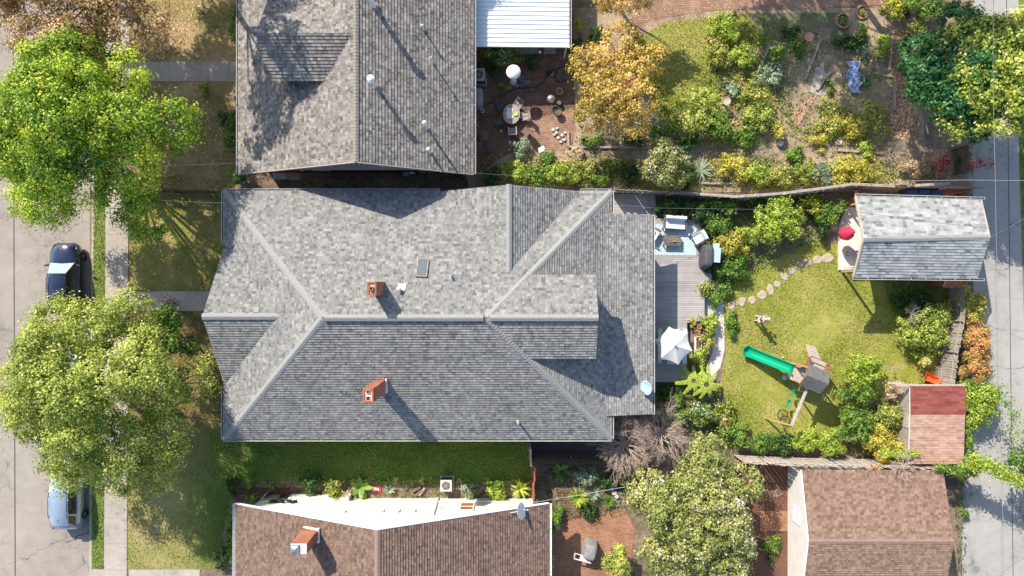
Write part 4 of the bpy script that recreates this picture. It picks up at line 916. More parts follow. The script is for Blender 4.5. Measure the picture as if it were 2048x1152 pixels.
# ================================================================ DECK
dk = thing('deck', 'grey board deck along the back of the big house', 'deck', (*W2(1340, 580), 0))
poly = [W2(a, b, .5) for a, b in ((1215, 388), (1310, 388), (1313, 436), (1398, 440), (1412, 490), (1424, 556), (1409, 566), (1409, 640), (1374, 646), (1374, 764), (1215, 764))]
d = MB(); d.prism(poly, .40, .5); d.build('boards', mt['deck'], dk, world=True)
d = MB()
for i in range(len(poly)):
    a, b = poly[i], poly[(i + 1) % len(poly)]; d.bar((*a, .36), (*b, .36), .04, .26)
    for t in (.05, .95):
        x, y = a[0] + (b[0] - a[0]) * t, a[1] + (b[1] - a[1]) * t; d.box((x, y, .13), (.1, .1, .3))
d.build('frame', mt['wood_dark'], dk, world=True)
DZ = .504
def rug_mat():
    m, n, l, b = nm('rug_pattern'); tc = n.new('ShaderNodeTexCoord').outputs['Object']; sp = n.new('ShaderNodeSeparateXYZ'); l.new(tc, sp.inputs[0])
    s = .39
    def tri(v, off=0.0):
        f = mathn(n, l, 'FRACT', mathn(n, l, 'ADD', mathn(n, l, 'DIVIDE', v, s), off)); return mathn(n, l, 'ABSOLUTE', mathn(n, l, 'SUBTRACT', f, .5))
    d1 = mathn(n, l, 'ADD', tri(sp.outputs[0]), tri(sp.outputs[1])); d2 = mathn(n, l, 'ADD', tri(sp.outputs[0], .5), tri(sp.outputs[1], .5))
    dd = mathn(n, l, 'MINIMUM', d1, d2)
    r = ramp(n, [(0, (.12, .14, .12)), (.10, (.12, .14, .12)), (.105, (.7, .7, .62)), (.2, (.7, .7, .62)), (.205, (.14, .32, .42)), (.27, (.14, .32, .42)), (.275, (.7, .7, .62)), (.40, (.7, .7, .62)), (.405, (.2, .4, .5)), (.5, (.2, .4, .5))], 'CONSTANT')
    l.new(dd, r.inputs[0]); l.new(r.outputs[0], b.inputs['Base Color']); b.inputs['Roughness'].default_value = .95; return m
mt['rug'] = rug_mat()
q = MB(); P = [W2(a, b, .5) for a, b in ((1300, 448), (1393, 450), (1392, 511), (1300, 510))]; c = ((P[0][0] + P[2][0]) / 2, (P[0][1] + P[2][1]) / 2)
q.prism([(p[0] - c[0], p[1] - c[1]) for p in P], 0, .012); o = q.build('outdoor_rug', mt['rug']); o.location = (*c, DZ); tag(o, 'pale blue diamond pattern rug spread on the deck boards', 'rug')
def seat_piece(name, label, cat, px, py, w, dpt, rz, n=1, group=None, back=.75, cm='cushion', slats=False):
    x, y, _ = W(px, py, .95); t = thing(name, label, cat, (x, y, DZ), rz, group)
    f = MB()
    for sx in (-1, 1):
        for sy in (-1, 1): f.box((sx * (w / 2 - .03), sy * (dpt / 2 - .03), .2), (.06, .06, .4))
        f.bar((sx * (w / 2 - .02), -dpt / 2, .6), (sx * (w / 2 - .02), dpt / 2, .6), .07, .04); f.box((sx * (w / 2 - .02), -dpt / 2 + .03, .5), (.05, .05, .25)); f.box((sx * (w / 2 - .02), dpt / 2 - .03, .55), (.05, .05, .5))
    f.box((0, 0, .3), (w - .04, dpt - .06, .06)); f.box((0, dpt / 2 + .02, .55), (w, .05, .45)); f.build('frame', mt['wood_dark'], t)
    c = MB(); c.box((0, -.04, .42), (w - .14, dpt - .14, .16)); c.build('seat_cushion', mt[cm], t, bevel=.04)
    c = MB(); c.box((0, dpt / 2 - .12, .66), (w - .14, .2, .42), M=Matrix.Rotation(R(-14), 3, 'X')); c.build('back_cushion', mt[cm], t, bevel=.04)
    return t
seat_piece('sofa', 'pale cushioned outdoor sofa at the top of the rug', 'sofa', 1350, 446, 1.5, .85, R(-4))
seat_piece('armchair', 'cushioned armchair half under the roof edge, left of the rug', 'armchair', 1306, 467, .78, .8, R(60), group='armchairs by the rug')
seat_piece('armchair', 'tilted cushioned armchair on the right end of the rug', 'armchair', 1398, 475, .8, .85, R(-60), group='armchairs by the rug')
x, y, _ = W(1344, 481, .9); t = thing('coffee_table', 'slatted wooden coffee table in the middle of the rug', 'table', (x, y, DZ + .012), R(-1))
q = MB()
for i in range(7): q.box((0, -.3 + i * .1, .4), (1.15, .085, .03))
q.build('top', mt['wood_dark'], t)
for sx in (-1, 1):
    for sy in (-1, 1): q = MB(); q.box((sx * .52, sy * .3, .19), (.06, .06, .38)); q.build('leg', mt['wood_dark'], t)
q = MB(); q.lathe([(.05, 0), (.09, .1), (.1, .12), (.08, .12), (.07, .05)], n=14); o = q.build('bowl', mt['terracotta']); o.location = (x + .1, y, DZ + .43); tag(o, 'small terracotta bowl on the slatted coffee table', 'bowl')
def blob_cover(name, label, cat, px, py, w, dpt, h, rz, mat, z=0, group=None, shelves=None, seed=1, taper=.78):
    x, y, _ = W(px, py, z + h * .8); t = thing(name, label, cat, (x, y, z), rz, group); rng = random.Random(seed)
    n = 22; vs = []; rings = 7
    for j in range(rings):
        f = j / (rings - 1); s = 1 - (1 - taper) * f ** 1.3
        for i in range(n):
            a = 2 * math.pi * i / n; ca, sa = math.cos(a), math.sin(a); e = .45
            xx = math.copysign(abs(ca) ** e, ca) * w / 2 * s; yy = math.copysign(abs(sa) ** e, sa) * dpt / 2 * s
            fold = 1 + .05 * math.sin(i * 2.3 + j * .5) * (1 - f * .4) + rng.uniform(-.02, .02)
            vs.append((xx * fold, yy * fold, h * (.04 + .9 * f) + rng.uniform(-.02, .02)))
    vs.append((0, 0, h)); fs = [(j * n + i, j * n + (i + 1) % n, (j + 1) * n + (i + 1) % n, (j + 1) * n + i) for j in range(rings - 1) for i in range(n)]
    fs += [((rings - 1) * n + i, (rings - 1) * n + (i + 1) % n, rings * n) for i in range(n)]
    c = MB(); c.add(vs, fs); o = c.build('cover', mt[mat], t); m = o.modifiers.new('s', 'SUBSURF'); m.levels = 1; m.render_levels = 1
    return t
t = blob_cover('barbecue_grill', 'barbecue under a dark grey cover at the deck edge, pale side table showing', 'barbecue', 1417, 512, .75, 1.7, 1.15, R(-4), 'dgrey', z=DZ, seed=4)
q = MB(); q.box((.52, .1, .85), (.55, .95, .05)); q.box((.5, .72, .8), (.4, .3, .05)); q.build('side_table', mt['paleblue'], t)
for yy in (-.3, .5): q = MB(); q.box((.74, yy, .42), (.05, .05, .84)); q.build('leg', mt['black'], t)
# picnic table, bench, parasol
x, y, _ = W(1343, 693, 1.2); t = thing('picnic_table', 'mint green picnic table and benches under the white parasol', 'picnic table', (x, y, DZ), R(-1))
for i in range(6): pass
q = MB()
for i in range(6): q.box((-.34 + i * .135 + .14, 0, .74), (.125, 2.3, .04))
q.build('table_top', mt['mint'], t)
for s in (-.72, .92):
    q = MB(); q.box((s - .05, 0, .44), (.13, 2.3, .04)); q.box((s + .09, 0, .44), (.13, 2.3, .04)); q.build('bench', mt['mint'], t)
for yy in (-.85, .85):
    q = MB(); q.bar((-.75, yy, .40), (.95, yy, .40), .05, .1); q.bar((-.1, yy, .72), (-.5, yy, 0), .05, .1); q.bar((.3, yy, .72), (.7, yy, 0), .05, .1); q.build('leg', mt['mint'], t)
x, y, _ = W(1350, 692, 2.95); t = thing('parasol', 'white six-sided parasol open above the mint picnic table', 'parasol', (x, y, DZ))
n = 6; rad = 1.25; rot = R(44); top = (0, 0, 2.55); vs = [top]; fs = []; m_ = 8
for i in range(n):
    a0 = rot + 2 * math.pi * i / n; a1 = rot + 2 * math.pi * (i + 1) / n
    A = Vector((rad * math.cos(a0), rad * math.sin(a0), 2.1)); B = Vector((rad * math.cos(a1), rad * math.sin(a1), 2.1)); T = Vector(top)
    grid = []
    for r_ in range(6):
        f = r_ / 5; row = []
        for s_ in range(7):
            g_ = s_ / 6; p = T.lerp(A.lerp(B, g_), f); sag = math.sin(math.pi * g_) * f
            p = p - Vector((p.x, p.y, 0)) * .10 * sag * f - Vector((0, 0, .05 * sag)); row.append(p)
        grid.append(row)
    b0 = len(vs); vs += [p for row in grid for p in row]
    fs += [(b0 + r_ * 7 + s_, b0 + (r_ + 1) * 7 + s_, b0 + (r_ + 1) * 7 + s_ + 1, b0 + r_ * 7 + s_ + 1) for r_ in range(5) for s_ in range(6)]
q = MB(); q.add(vs, fs); cnp = q.build('canopy', mt['canvas'], t)
q = MB(); q.tube([(0, 0, 0), (0, 0, 2.62)], .022, 8); q.build('pole', mt['steel'], t)
q = MB(); q.ball((0, 0, 2.63), .035)
for i in range(6):
    a = rot + math.pi * i / 3; q.bar((0, 0, 2.57), (.14 * math.cos(a), .14 * math.sin(a), 2.54), .02)
q.build('finial', mt['grey'], cnp)
q = MB(); q.lathe([(.25, 0), (.25, .04), (.06, .08), (.04, .2)], n=16); q.build('base', mt['dgrey'], t)
# ---------------- pots
def pot(px, py, r, label, mat='terracotta', h=None, z=0, plant=None, group=None, cat='flower pot', soil='soil'):
    x, y, _ = W(px, py, z + .3); h = h or r * 1.7; mb = MB(); mb.lathe([(r * .62, 0), (r * .92, h * .82), (r * 1.05, h * .82), (r * 1.05, h), (r * .85, h), (r * .8, h * .8)], n=18, cap=False)
    mb.lathe([(r * .82, h * .84), (.001, h * .86)], n=18, m=1, cap=False); mb.lathe([(r * .62, .003), (.001, .003)], n=18, cap=False)
    t = thing('flower_pot', label, cat, (x, y, z), 0, group); mb.build('pot', [mt[mat], mt[soil]], t)
    if plant:
        kind, pr, phh, nn = plant; rng = np.random.default_rng(int(px * 3 + py))
        d_ = rng.normal(size=(nn, 3)); d_ /= np.linalg.norm(d_, axis=1, keepdims=True); d_[:, 2] = np.abs(d_[:, 2]); pos = d_ * np.array([pr, pr, phh]) * rng.uniform(.3, 1, (nn, 1)) + np.array([0, 0, h * .8])
        leaf_mesh('foliage', pos, d_ + rng.normal(size=(nn, 3)) * .5, rng.uniform(.06, .12, nn), .5 + rng.normal(0, .22, nn), lm[kind], parent=t)
    return t
G = 'clay pots crowded at the deck edge'
for px, py, r, lb in ((1401, 626, .12, 'topmost clay pot of the cluster at the deck edge'), (1392.5, 633, .12, 'clay pot at the left shoulder of the deck-edge cluster, one below the topmost'), (1403, 636, .17, 'widest clay pot of the cluster at the deck edge'),
                      (1397.5, 645, .13, 'clay pot just below the widest one in the deck-edge cluster'), (1391.5, 653, .14, 'pale clay pot on the left in the middle of the deck-edge cluster'), (1399.5, 653.5, .16, 'dark brown clay pot in the middle of the deck-edge cluster'),
                      (1392, 660, .11, 'small dark clay pot left of the pair above the white trough'), (1398.5, 662, .12, 'clay pot on the right of the pair above the white trough')):
    pot(px, py, r, lb, z=.1, group=G)
pot(1392, 669, .12, 'grey clay pot touching the top of the white trough', 'grey', z=.1, group=G)
pot(1398.5, 669, .12, 'bright red pot beside the white trough', 'red', z=.1)
t = thing('planter', 'long white planter trough below the clay pots at the deck edge', 'planter', W(1393.5, 688, 0), 0)
q = MB()
for a in ((-.19, 0, .03, 1.05), (.19, 0, .03, 1.05), (0, .51, .4, .03), (0, -.51, .4, .03)): q.box((a[0], a[1], .3), (a[2], a[3], .4))
q.build('box', mt['white2'], t); q = MB(); q.box((0, 0, .3), (.35, .99, .3)); q.build('earth', mt['mulch'], t)
pot(1425, 583, .17, 'white pot among the plants at the right edge of the deck', 'white2', z=.1); pot(1445, 585, .12, 'red clay pot beside the pale garden walk', z=0)
# ================================================================ PLAY TOWER (own axes: u along the slide)
PR = R(-23)
t = thing('climbing_frame', 'wooden climbing frame with a dark gabled roof and a green slide', 'climbing frame', (19.2, -5.75, 0), PR)
for sx in (-.62, .62):
    for sy in (-.55, .5): q = MB(); q.box((sx, sy, 1.35 if sx > -1 else .8), (.09, .09, 2.7)); q.build('post', mt['wood_new'], t)
for sx in (-.88, 1.0):
    q = MB(); q.box((sx, 1.25 if sx > 0 else .35, 1.05), (.08, .08, 2.1)); q.build('post', mt['wood_new'], t)
def planks(mb, x0, x1, y0, y1, z, n, along='y', th=.03, m=0):
    for i in range(n):
        if along == 'y': w = (x1 - x0) / n; mb.box((x0 + w * (i + .5), (y0 + y1) / 2, z), (w * .92, y1 - y0, th), m=m)
        else: w = (y1 - y0) / n; mb.box(((x0 + x1) / 2, y0 + w * (i + .5), z), (x1 - x0, w * .92, th), m=m)
q = MB(); planks(q, -.9, .75, -.6, .45, 1.4, 11); planks(q, -.35, 1.0, .45, 1.3, 1.4, 9); q.build('platform', mt['wood_grey'], t)
q = MB()
for s in (-1, 1):
    for i in range(6):
        f0 = i / 6; f1 = (i + 1) / 6
        a = Vector((-.74, s * .74 * (1 - f0) , 2.62 + .55 * f0)); b = Vector((-.74, s * .74 * (1 - f1), 2.62 + .55 * f1)); lft = Vector((0, 0, .022))
        e1 = Vector((1.48, 0, 0))
        q.add([a + lft, a + e1 + lft, b + e1, b, a - lft, a + e1 - lft, b + e1 - lft * 2, b - lft * 2], [(0, 1, 2, 3), (4, 7, 6, 5), (0, 4, 5, 1), (0, 3, 7, 4), (1, 5, 6, 2), (2, 6, 7, 3)])
q.build('roof', mt['roof_play'] if 'roof_play' in mt else plain('play_roof_boards', (.17, .155, .145), (.09, .085, .085), .6, 5), t)
q = MB(); q.add([(-.66, -.62, 2.62), (-.66, .62, 2.62), (-.66, 0, 3.1)], [(0, 1, 2), (2, 1, 0)]); q.build('gable', mt['wood_new'], t)
q = MB(); prof = []
for i in range(15):
    f = i / 14; u = -.92 - f * 2.9; z = 1.38 - 1.16 * min(1, f * 1.1) ** 1.0 + (.0 if f < .9 else .0); z = max(z, .22)
    w = .27 + (.05 if f > .9 else 0) * (f - .9) * 10
    prof.append([(u, .05 + dy * w, z + hz) for dy, hz in ((-1.1, .2), (-1.22, .235), (-1.22, .2), (-1.0, .18), (-.82, .03), (-.4, -.03), (0, -.04), (.4, -.03), (.82, .03), (1.0, .18), (1.22, .2), (1.22, .235), (1.1, .2))])
e = []
for j in range(1, 5):   # rounded run-out
    a = j / 4 * 1.35; u = -3.82 - .24 * math.sin(a); s = math.cos(a)
    e.append([(u, .05 + (p[1] - .05) * max(s, .25), p[2] + (.2 * (a / 1.35) ** 2 if abs(p[1] - .05) < .25 else 0) + .0) for p in prof[-1]])
allp = prof + e; k = len(prof[0]); vs = [p for r_ in allp for p in r_]
q.add(vs, [(j * k + i, j * k + i + 1, (j + 1) * k + i + 1, (j + 1) * k + i) for j in range(len(allp) - 1) for i in range(k - 1)])
sl = q.build('slide', mt['green_plastic'], t, smooth=True); sm = sl.modifiers.new('t', 'SOLIDIFY'); sm.thickness = .02
q = MB(); A, B, C_, D_ = Vector((-.30, 1.3, 1.42)), Vector((.50, 1.33, 1.42)), Vector((.46, 2.12, .02)), Vector((-.22, 2.05, .02))
for i in range(6):
    f0, f1 = i / 6, (i + .93) / 6; a, b, c, d_ = A.lerp(B, f0), A.lerp(B, f1), D_.lerp(C_, f1), D_.lerp(C_, f0); n_ = Vector((0, .05, .03))
    q.add([a, b, c, d_, a - n_, b - n_, c - n_, d_ - n_], [(0, 3, 2, 1), (4, 5, 6, 7), (0, 4, 7, 3), (1, 2, 6, 5), (0, 1, 5, 4)])
for i in range(5): f = (i + .5) / 5; a = A.lerp(D_, f); b = B.lerp(C_, f); q.bar(a + Vector((0, .02, .03)), b + Vector((0, .02, .03)), .035)
q.build('climbing_wall', mt['wood_grey'], t)
q = MB()
for i in range(7): f = i / 6; q.box((-.35 + .0 * f, .45 + .75 * f, 1.6), (.03, .09, .4))
for i in range(6): q.box((-.86 + .09 * i, .42 - .0 * i, 1.62), (.06, .03, .42))
q.bar((-.9, .43, 1.85), (-.36, .43, 1.85), .05); q.bar((-.36, .43, 1.85), (-.36, 1.3, 1.85), .05); q.bar((-.36, 1.3, 1.85), (1.0, 1.3, 1.85), .05); q.bar((1.0, 1.3, 1.85), (1.0, .5, 1.85), .05)
for i in range(3): q.bar((.9 + .05 * i, .5, 1.55 + .1 * i), (.9 + .05 * i, 1.3, 1.55 + .1 * i), .04)
q.build('railing', mt['wood_red'], t)
q = MB()
for i in range(5): q.bar((-.92 - .08 * i * 0, -.05 + .0, .25 + .25 * i), (-.92, -.5, .25 + .25 * i), .04)
for i in range(6): q.bar((1.0 + .55 * (1 - i / 5), -.3, .1 + .26 * i), (1.0 + .55 * (1 - i / 5), .25, .1 + .26 * i), .05)
q.bar((1.6, -.3, 0), (.95, -.3, 1.5), .05); q.bar((1.6, .25, 0), (.95, .25, 1.5), .05)
q.build('ladder', mt['wood_new'], t)
# swing beam (same structure, bolted to the tower) in world coordinates of the tower's axes
Mi = Matrix.Rotation(-PR, 3, 'Z')
def loc(x, y, z): v = Mi @ Vector((x - 19.2, y + 5.75, 0)); return Vector((v.x, v.y, z))
b0 = loc(18.95, -6.35, 2.25); b1 = loc(17.9, -8.82, 2.25)
q = MB(); q.bar(b0, b1, .13, .16); q.build('swing_beam', mt['wood_grey'], t)
for gx, gy in ((17.05, -8.75), (18.3, -9.5)): q = MB(); q.bar(b1 - Vector((0, 0, .05)), loc(gx, gy, 0), .08); q.build('leg', mt['wood_new'], t)
for (sx, sy, lbl) in ((18.72, -6.92, 0), (18.42, -7.63, 1)):
    q = MB(); bt = loc(sx + .03, sy, 2.2); dirb = (b1 - b0).normalized()
    so_ = loc(sx - .12, sy, .75)
    n_ = 7; pts = [so_ + dirb * (.22 * (2 * i / (n_ - 1) - 1)) + Vector((0, 0, .16 * (2 * i / (n_ - 1) - 1) ** 2)) for i in range(n_)]; sd_ = dirb.cross(Vector((0, 0, 1))) * .09
    q.add([p + sd_ for p in pts] + [p - sd_ for p in pts], [(i, i + 1, n_ + i + 1, n_ + i) for i in range(n_ - 1)]); o = q.build('swing_seat', mt['green_plastic'], t); mm = o.modifiers.new('t', 'SOLIDIFY'); mm.thickness = .03
    c_ = MB()
    for s in (-1, 1): c_.tube([so_ + dirb * (.22 * s) + Vector((0, 0, .16)), bt + dirb * (.25 * s)], .012, 5)
    c_.build('chain', mt['steel'], o)
q = MB(); wc = loc(18.05, -8.45, .5)
for i in range(24):
    a = 2 * math.pi * i / 24; a2 = 2 * math.pi * (i + 1) / 24; q.bar(wc + Vector((.33 * math.cos(a), .33 * math.sin(a), 0)), wc + Vector((.33 * math.cos(a2), .33 * math.sin(a2), 0)), .05)
for i in range(8): a = 2 * math.pi * i / 8; q.tube([wc, wc + Vector((.33 * math.cos(a), .33 * math.sin(a), 0))], .01, 4)
for i in range(3): a = 2 * math.pi * i / 3; q.tube([wc + Vector((.33 * math.cos(a), .33 * math.sin(a), 0)), loc(17.95, -8.5, 2.2)], .01, 4)
q.build('web_swing', mt['rubber'], t)
x, y, _ = W(1569.5, 755.5, .2); q = MB(); q.ball((0, 0, .17), .17, n=16, k=10); o = q.build('ball', mt['paleblue'], smooth=True); o.location = (x, y, 0); tag(o, 'pale blue ball lying under the platform end of the green slide', 'ball')
# ================================================================ PERSON
def skin_body(name, verts, edges, radii, mat, parent, sub=2):
    me = bpy.data.meshes.new(name); me.from_pydata(verts, edges, []); o = bpy.data.objects.new(name, me); col.objects.link(o); o.parent = parent
    me.materials.append(mat); s = o.modifiers.new('skin', 'SKIN'); s.use_smooth_shade = True
    for i, r_ in enumerate(radii): me.skin_vertices[0].data[i].radius = (r_, r_) if not isinstance(r_, tuple) else r_
    me.skin_vertices[0].data[0].use_root = True
    u = o.modifiers.new('sub', 'SUBSURF'); u.levels = 1; u.render_levels = sub
    return o
pt = thing('person', 'person in a grey shirt and light shorts standing on the lawn holding a white ball', 'person', (16.42, -2.03, 0), R(0))
V = [(0, 0, .93), (.02, 0, 1.1), (.05, 0, 1.28), (.05, 0, 1.42), (.07, 0, 1.5), (.10, 0, 1.60), (.115, 0, 1.70),
     (-.01, .11, .88), (.02, .13, .5), (-.02, .14, .09), (.12, .15, .035),
     (-.0, -.11, .88), (-.05, -.14, .5), (-.14, -.17, .09), (0, -.19, .035),
     (.04, .19, 1.40), (.10, .27, 1.15), (.30, .15, 1.17), (.385, .10, 1.19),
     (.04, -.19, 1.40), (.10, -.27, 1.15), (.30, -.13, 1.17), (.385, -.06, 1.19)]
E = [(0, 1), (1, 2), (2, 3), (3, 4), (4, 5), (5, 6), (0, 7), (7, 8), (8, 9), (9, 10), (0, 11), (11, 12), (12, 13), (13, 14), (3, 15), (15, 16), (16, 17), (17, 18), (3, 19), (19, 20), (20, 21), (21, 22)]
Rr = [(.13, .15), (.12, .14), (.12, .17), (.09, .15), .055, .085, .09, .085, .055, .04, .035, .085, .055, .04, .035, .06, .045, .033, .035, .06, .045, .033, .035]
bd = skin_body('body', V, E, Rr, mt['skin'], pt)
# head details
q = MB(); hc = Vector((.115, 0, 1.665)); q.ball(hc + Vector((-.015, 0, .03)), (.102, .088, .10), n=16, k=10); q.build('hair', mt['hair'], pt, smooth=True)
q = MB(); q.ball(hc + Vector((.1, 0, -.02)), (.02, .014, .022));
for s in (-1, 1): q.ball(hc + Vector((0, s * .088, -.02)), (.02, .01, .03)); q.ball(hc + Vector((.082, s * .03, .0)), .012, m=1)
q.bar(hc + Vector((.088, -.025, -.062)), hc + Vector((.088, .025, -.062)), .008, m=2)
q.build('face', [mt['skin'], mt['black'], mt['red']], pt, smooth=True)
q = MB()
for s in (-1, 1):      # five fingers a side, closed round the ball
    for i in range(4):
        y0 = s * (.10 if s > 0 else .065) ; bx = .395; z0 = 1.165 + i * .022
        L_ = (.07, .078, .074, .06)[i]; q.tube([(bx, y0, z0), (bx + .035, y0 - s * .008, z0), (bx + .035 + L_ * .45, y0 - s * .03, z0), (bx + .03 + L_ * .55, y0 - s * .055, z0)], [.009, .0085, .008, .006], 6)
    q.tube([(bx - .01, s * .075, 1.215), (bx + .02, s * .055, 1.245), (bx + .045, s * .035, 1.25)], [.011, .01, .007], 6)
q.build('fingers', mt['skin'], bd, smooth=True)
SV = [(-.005, 0, 1.0), (.02, 0, 1.1), (.05, 0, 1.28), (.05, 0, 1.405), (.04, .19, 1.40), (.075, .245, 1.26), (.04, -.19, 1.40), (.075, -.245, 1.26)]
skin_body('shirt', SV, [(0, 1), (1, 2), (2, 3), (3, 4), (4, 5), (3, 6), (6, 7)], [(.15, .165), (.14, .155), (.138, .185), (.11, .165), .078, .07, .078, .07], mt['shirt'], pt)
HV = [(0, 0, .95), (0, .10, .85), (.012, .125, .58), (0, -.10, .85), (-.03, -.135, .58)]
skin_body('shorts', HV, [(0, 1), (1, 2), (0, 3), (3, 4)], [(.15, .165), .115, .10, .115, .10], mt['shorts'], pt)
q = MB()
for x0, y0 in ((.06, .148), (-.06, -.185)): q.ball((x0, y0, .05), (.14, .05, .055), n=12)
q.build('shoes', mt['stone_white'], pt, smooth=True)
q = MB(); q.ball((0, 0, 0), .095, n=16, k=10); o = q.build('ball', mt['white2'], smooth=True); o.location = (16.42 + .45, -2.03 + .01, 1.2); tag(o, 'white ball held by the person on the lawn', 'ball')
q = MB(); q.bar((0, 0, .02), (.37, .22, .02), .02); o = q.build('stick', mt['white']); o.location = W(1545, 697, .0); tag(o, 'thin pale stick lying in the person\'s shadow on the lawn', 'stick')
q = MB(); q.box((0, 0, .05), (.16, .09, .1)); q.box((.03, 0, .11), (.08, .07, .03)); o = q.build('toy_block', mt['pinkpale'], bevel=.015); o.location = W(1565, 715, 0); tag(o, 'tiny pink and white toy on the grass beside the green slide', 'toy')
# ---------------- stepping stones
def rock(name, px, py, rx, ry, h, mat, label, cat, group=None, rz=0, seed=0, z=0):
    rng = random.Random(seed + int(px)); n = 11; vs = []; x, y, _ = W(px, py, z)
    rad = [1 + rng.uniform(-.16, .16) for _ in range(n)]
    for s, zz in ((1.04, -.02), (1, h * .6), (.88, h)):
        for i in range(n): a = 2 * math.pi * i / n; vs.append((rx * s * rad[i] * math.cos(a), ry * s * rad[i] * math.sin(a), zz))
    fs = [(j * n + i, j * n + (i + 1) % n, (j + 1) * n + (i + 1) % n, (j + 1) * n + i) for j in range(2) for i in range(n)] + [tuple(range(2 * n, 3 * n))]
    mb = MB(); mb.add(vs, fs); o = mb.build(name, mt[mat]); o.location = (x, y, z); o.rotation_euler.z = rz; return tag(o, label, cat, group)
G = 'stepping stones curving across the lawn'
for px, py, rx, ry, rz, lb in ((1462.5, 611, .24, .27, 0, 'first rounded stepping stone, nearest the pale garden walk'), (1473, 607, .13, .13, 0, 'smallest stepping stone, squeezed between the first two large ones'), (1484, 603, .24, .34, -.5, 'upright oval stepping stone, second large one from the garden walk'),
        (1504, 600, .25, .27, 0, 'round stepping stone, third large one from the garden walk'), (1524, 590, .36, .32, .3, 'widest stepping stone at the middle of the curve'), (1541, 580, .24, .38, .2, 'tall narrow stepping stone next to the widest one'), (1554, 568, .26, .22, .2, 'cracked pale stepping stone after the tall narrow one'),
        (1568, 553, .3, .22, -.8, 'grey stepping stone at the edge of the tree shadow'), (1582, 541, .28, .24, .3, 'shaded stepping stone where the curve turns up'), (1598, 530, .3, .26, .5, 'stepping stone in the shade below the gap in the bushes'),
        (1614, 525, .3, .28, .2, 'dim stepping stone third from the outbuilding porch'), (1634, 520, .32, .28, .9, 'dappled stepping stone second from the outbuilding porch'), (1655, 516, .42, .36, .2, 'large sunlit stone slab nearest the outbuilding porch'), (1668, 450, .32, .55, .3, 'flat grey slab beside the corner of the porch floor')):
    rock('stepping_stone', px, py, rx, ry, .05, 'stone', lb, 'stepping stone', G, rz)
# ---------------- hanging chair, glider, barrow, string lights
x, y, _ = W(1698, 466, 1.9); t = thing('hanging_chair', 'raspberry pink teardrop hanging pod chair at the porch gable', 'hanging chair', (x, y, 0))
q = MB(); n = 14; pr = [(.03, 2.75), (.10, 2.5), (.28, 2.15), (.42, 1.75), (.44, 1.45), (.36, 1.2), (.15, 1.08), (.01, 1.06)]
vs = [((r_ * (1 + .06 * (i % 2))) * math.cos(2 * math.pi * i / n), r_ * (1 + .06 * (i % 2)) * math.sin(2 * math.pi * i / n), z_) for r_, z_ in pr for i in range(n)]
q.add(vs, [(j * n + i, j * n + (i + 1) % n, (j + 1) * n + (i + 1) % n, (j + 1) * n + i) for j in range(len(pr) - 1) for i in range(n - 3)], 0)
q.add(vs, [(j * n + i, j * n + (i + 1) % n, (j + 1) * n + (i + 1) % n, (j + 1) * n + i) for j in (3, 4, 5, 6) for i in range(n - 3, n)], 1)
q.build('pod', [mt['pinkred'], mt['pinkpale']], t)
q = MB(); q.tube([(0, 0, 2.7), (.25, .02, 3.3), (.78, .1, 4.2)], .02, 6); q.build('rope', mt['white2'], t)
x, y, _ = W(1703, 506, .3); t = thing('ride_on_toy', 'pale lilac ride-on toy on the porch floor below the pink pod', 'toy', (x, y, .16), R(12))
q = MB(); q.ball((0, 0, .2), (.38, .11, .12), n=14); q.ball((.3, .02, .32), (.12, .09, .1)); q.bar((.36, -.14, .38), (.36, .16, .38), .03); q.build('body', mt['lilac'] if 0 else plain('lilac_plastic', (.6, .42, .62), (.5, .34, .52), .4, 4), t, smooth=True)
for a_, b_ in ((-.25, .1), (-.25, -.1), (.25, .1), (.25, -.1)): q = MB(); q.lathe([(.07, -.02), (.07, .02)], (a_, b_, .07), 12, M=Matrix.Rotation(R(90), 3, 'X')); q.build('wheel', mt['rubber'], t)
x, y, _ = W(1862, 757, .5); t = thing('wheelbarrow', 'bright orange wheelbarrow leaning by the shed wall', 'wheelbarrow', (x, y, 0), R(-25))
def barrow(t, tray, sc_=1):
    q = MB(); a = [(-.5, -.3), (.5, -.22), (.62, 0), (.5, .22), (-.5, .3)]; lo = [(p[0] * .6, p[1] * .55, .3) for p in a]; hi = [(p[0], p[1], .62) for p in a]; n = 5
    q.add(lo + hi, [(i, (i + 1) % n, n + (i + 1) % n, n + i) for i in range(n)] + [tuple(range(n - 1, -1, -1))]); o = q.build('tray', mt[tray], t); m_ = o.modifiers.new('t', 'SOLIDIFY'); m_.thickness = .015
    q = MB(); q.lathe([(.1, -.03), (.19, -.04), (.19, .04), (.1, .03)], (.55, 0, .19), 16, M=Matrix.Rotation(R(90), 3, 'X')); q.build('wheel', mt['rubber'], t)
    for s in (-1, 1): q = MB(); q.tube([(.55, s * .06, .19), (-.3, s * .25, .3), (-.95, s * .28, .55)], .02, 6); q.bar((-.35, s * .24, .3), (-.4, s * .25, 0), .03); q.build('handle', mt['wood_new'], t)
barrow(t, 'orange_p')
x, y, _ = W(1810, 26, .4); t = thing('wheelbarrow', 'rusty brown wheelbarrow at the top of the garden by the tall trees', 'wheelbarrow', (x, y, 0), R(80)); barrow(t, 'rust')
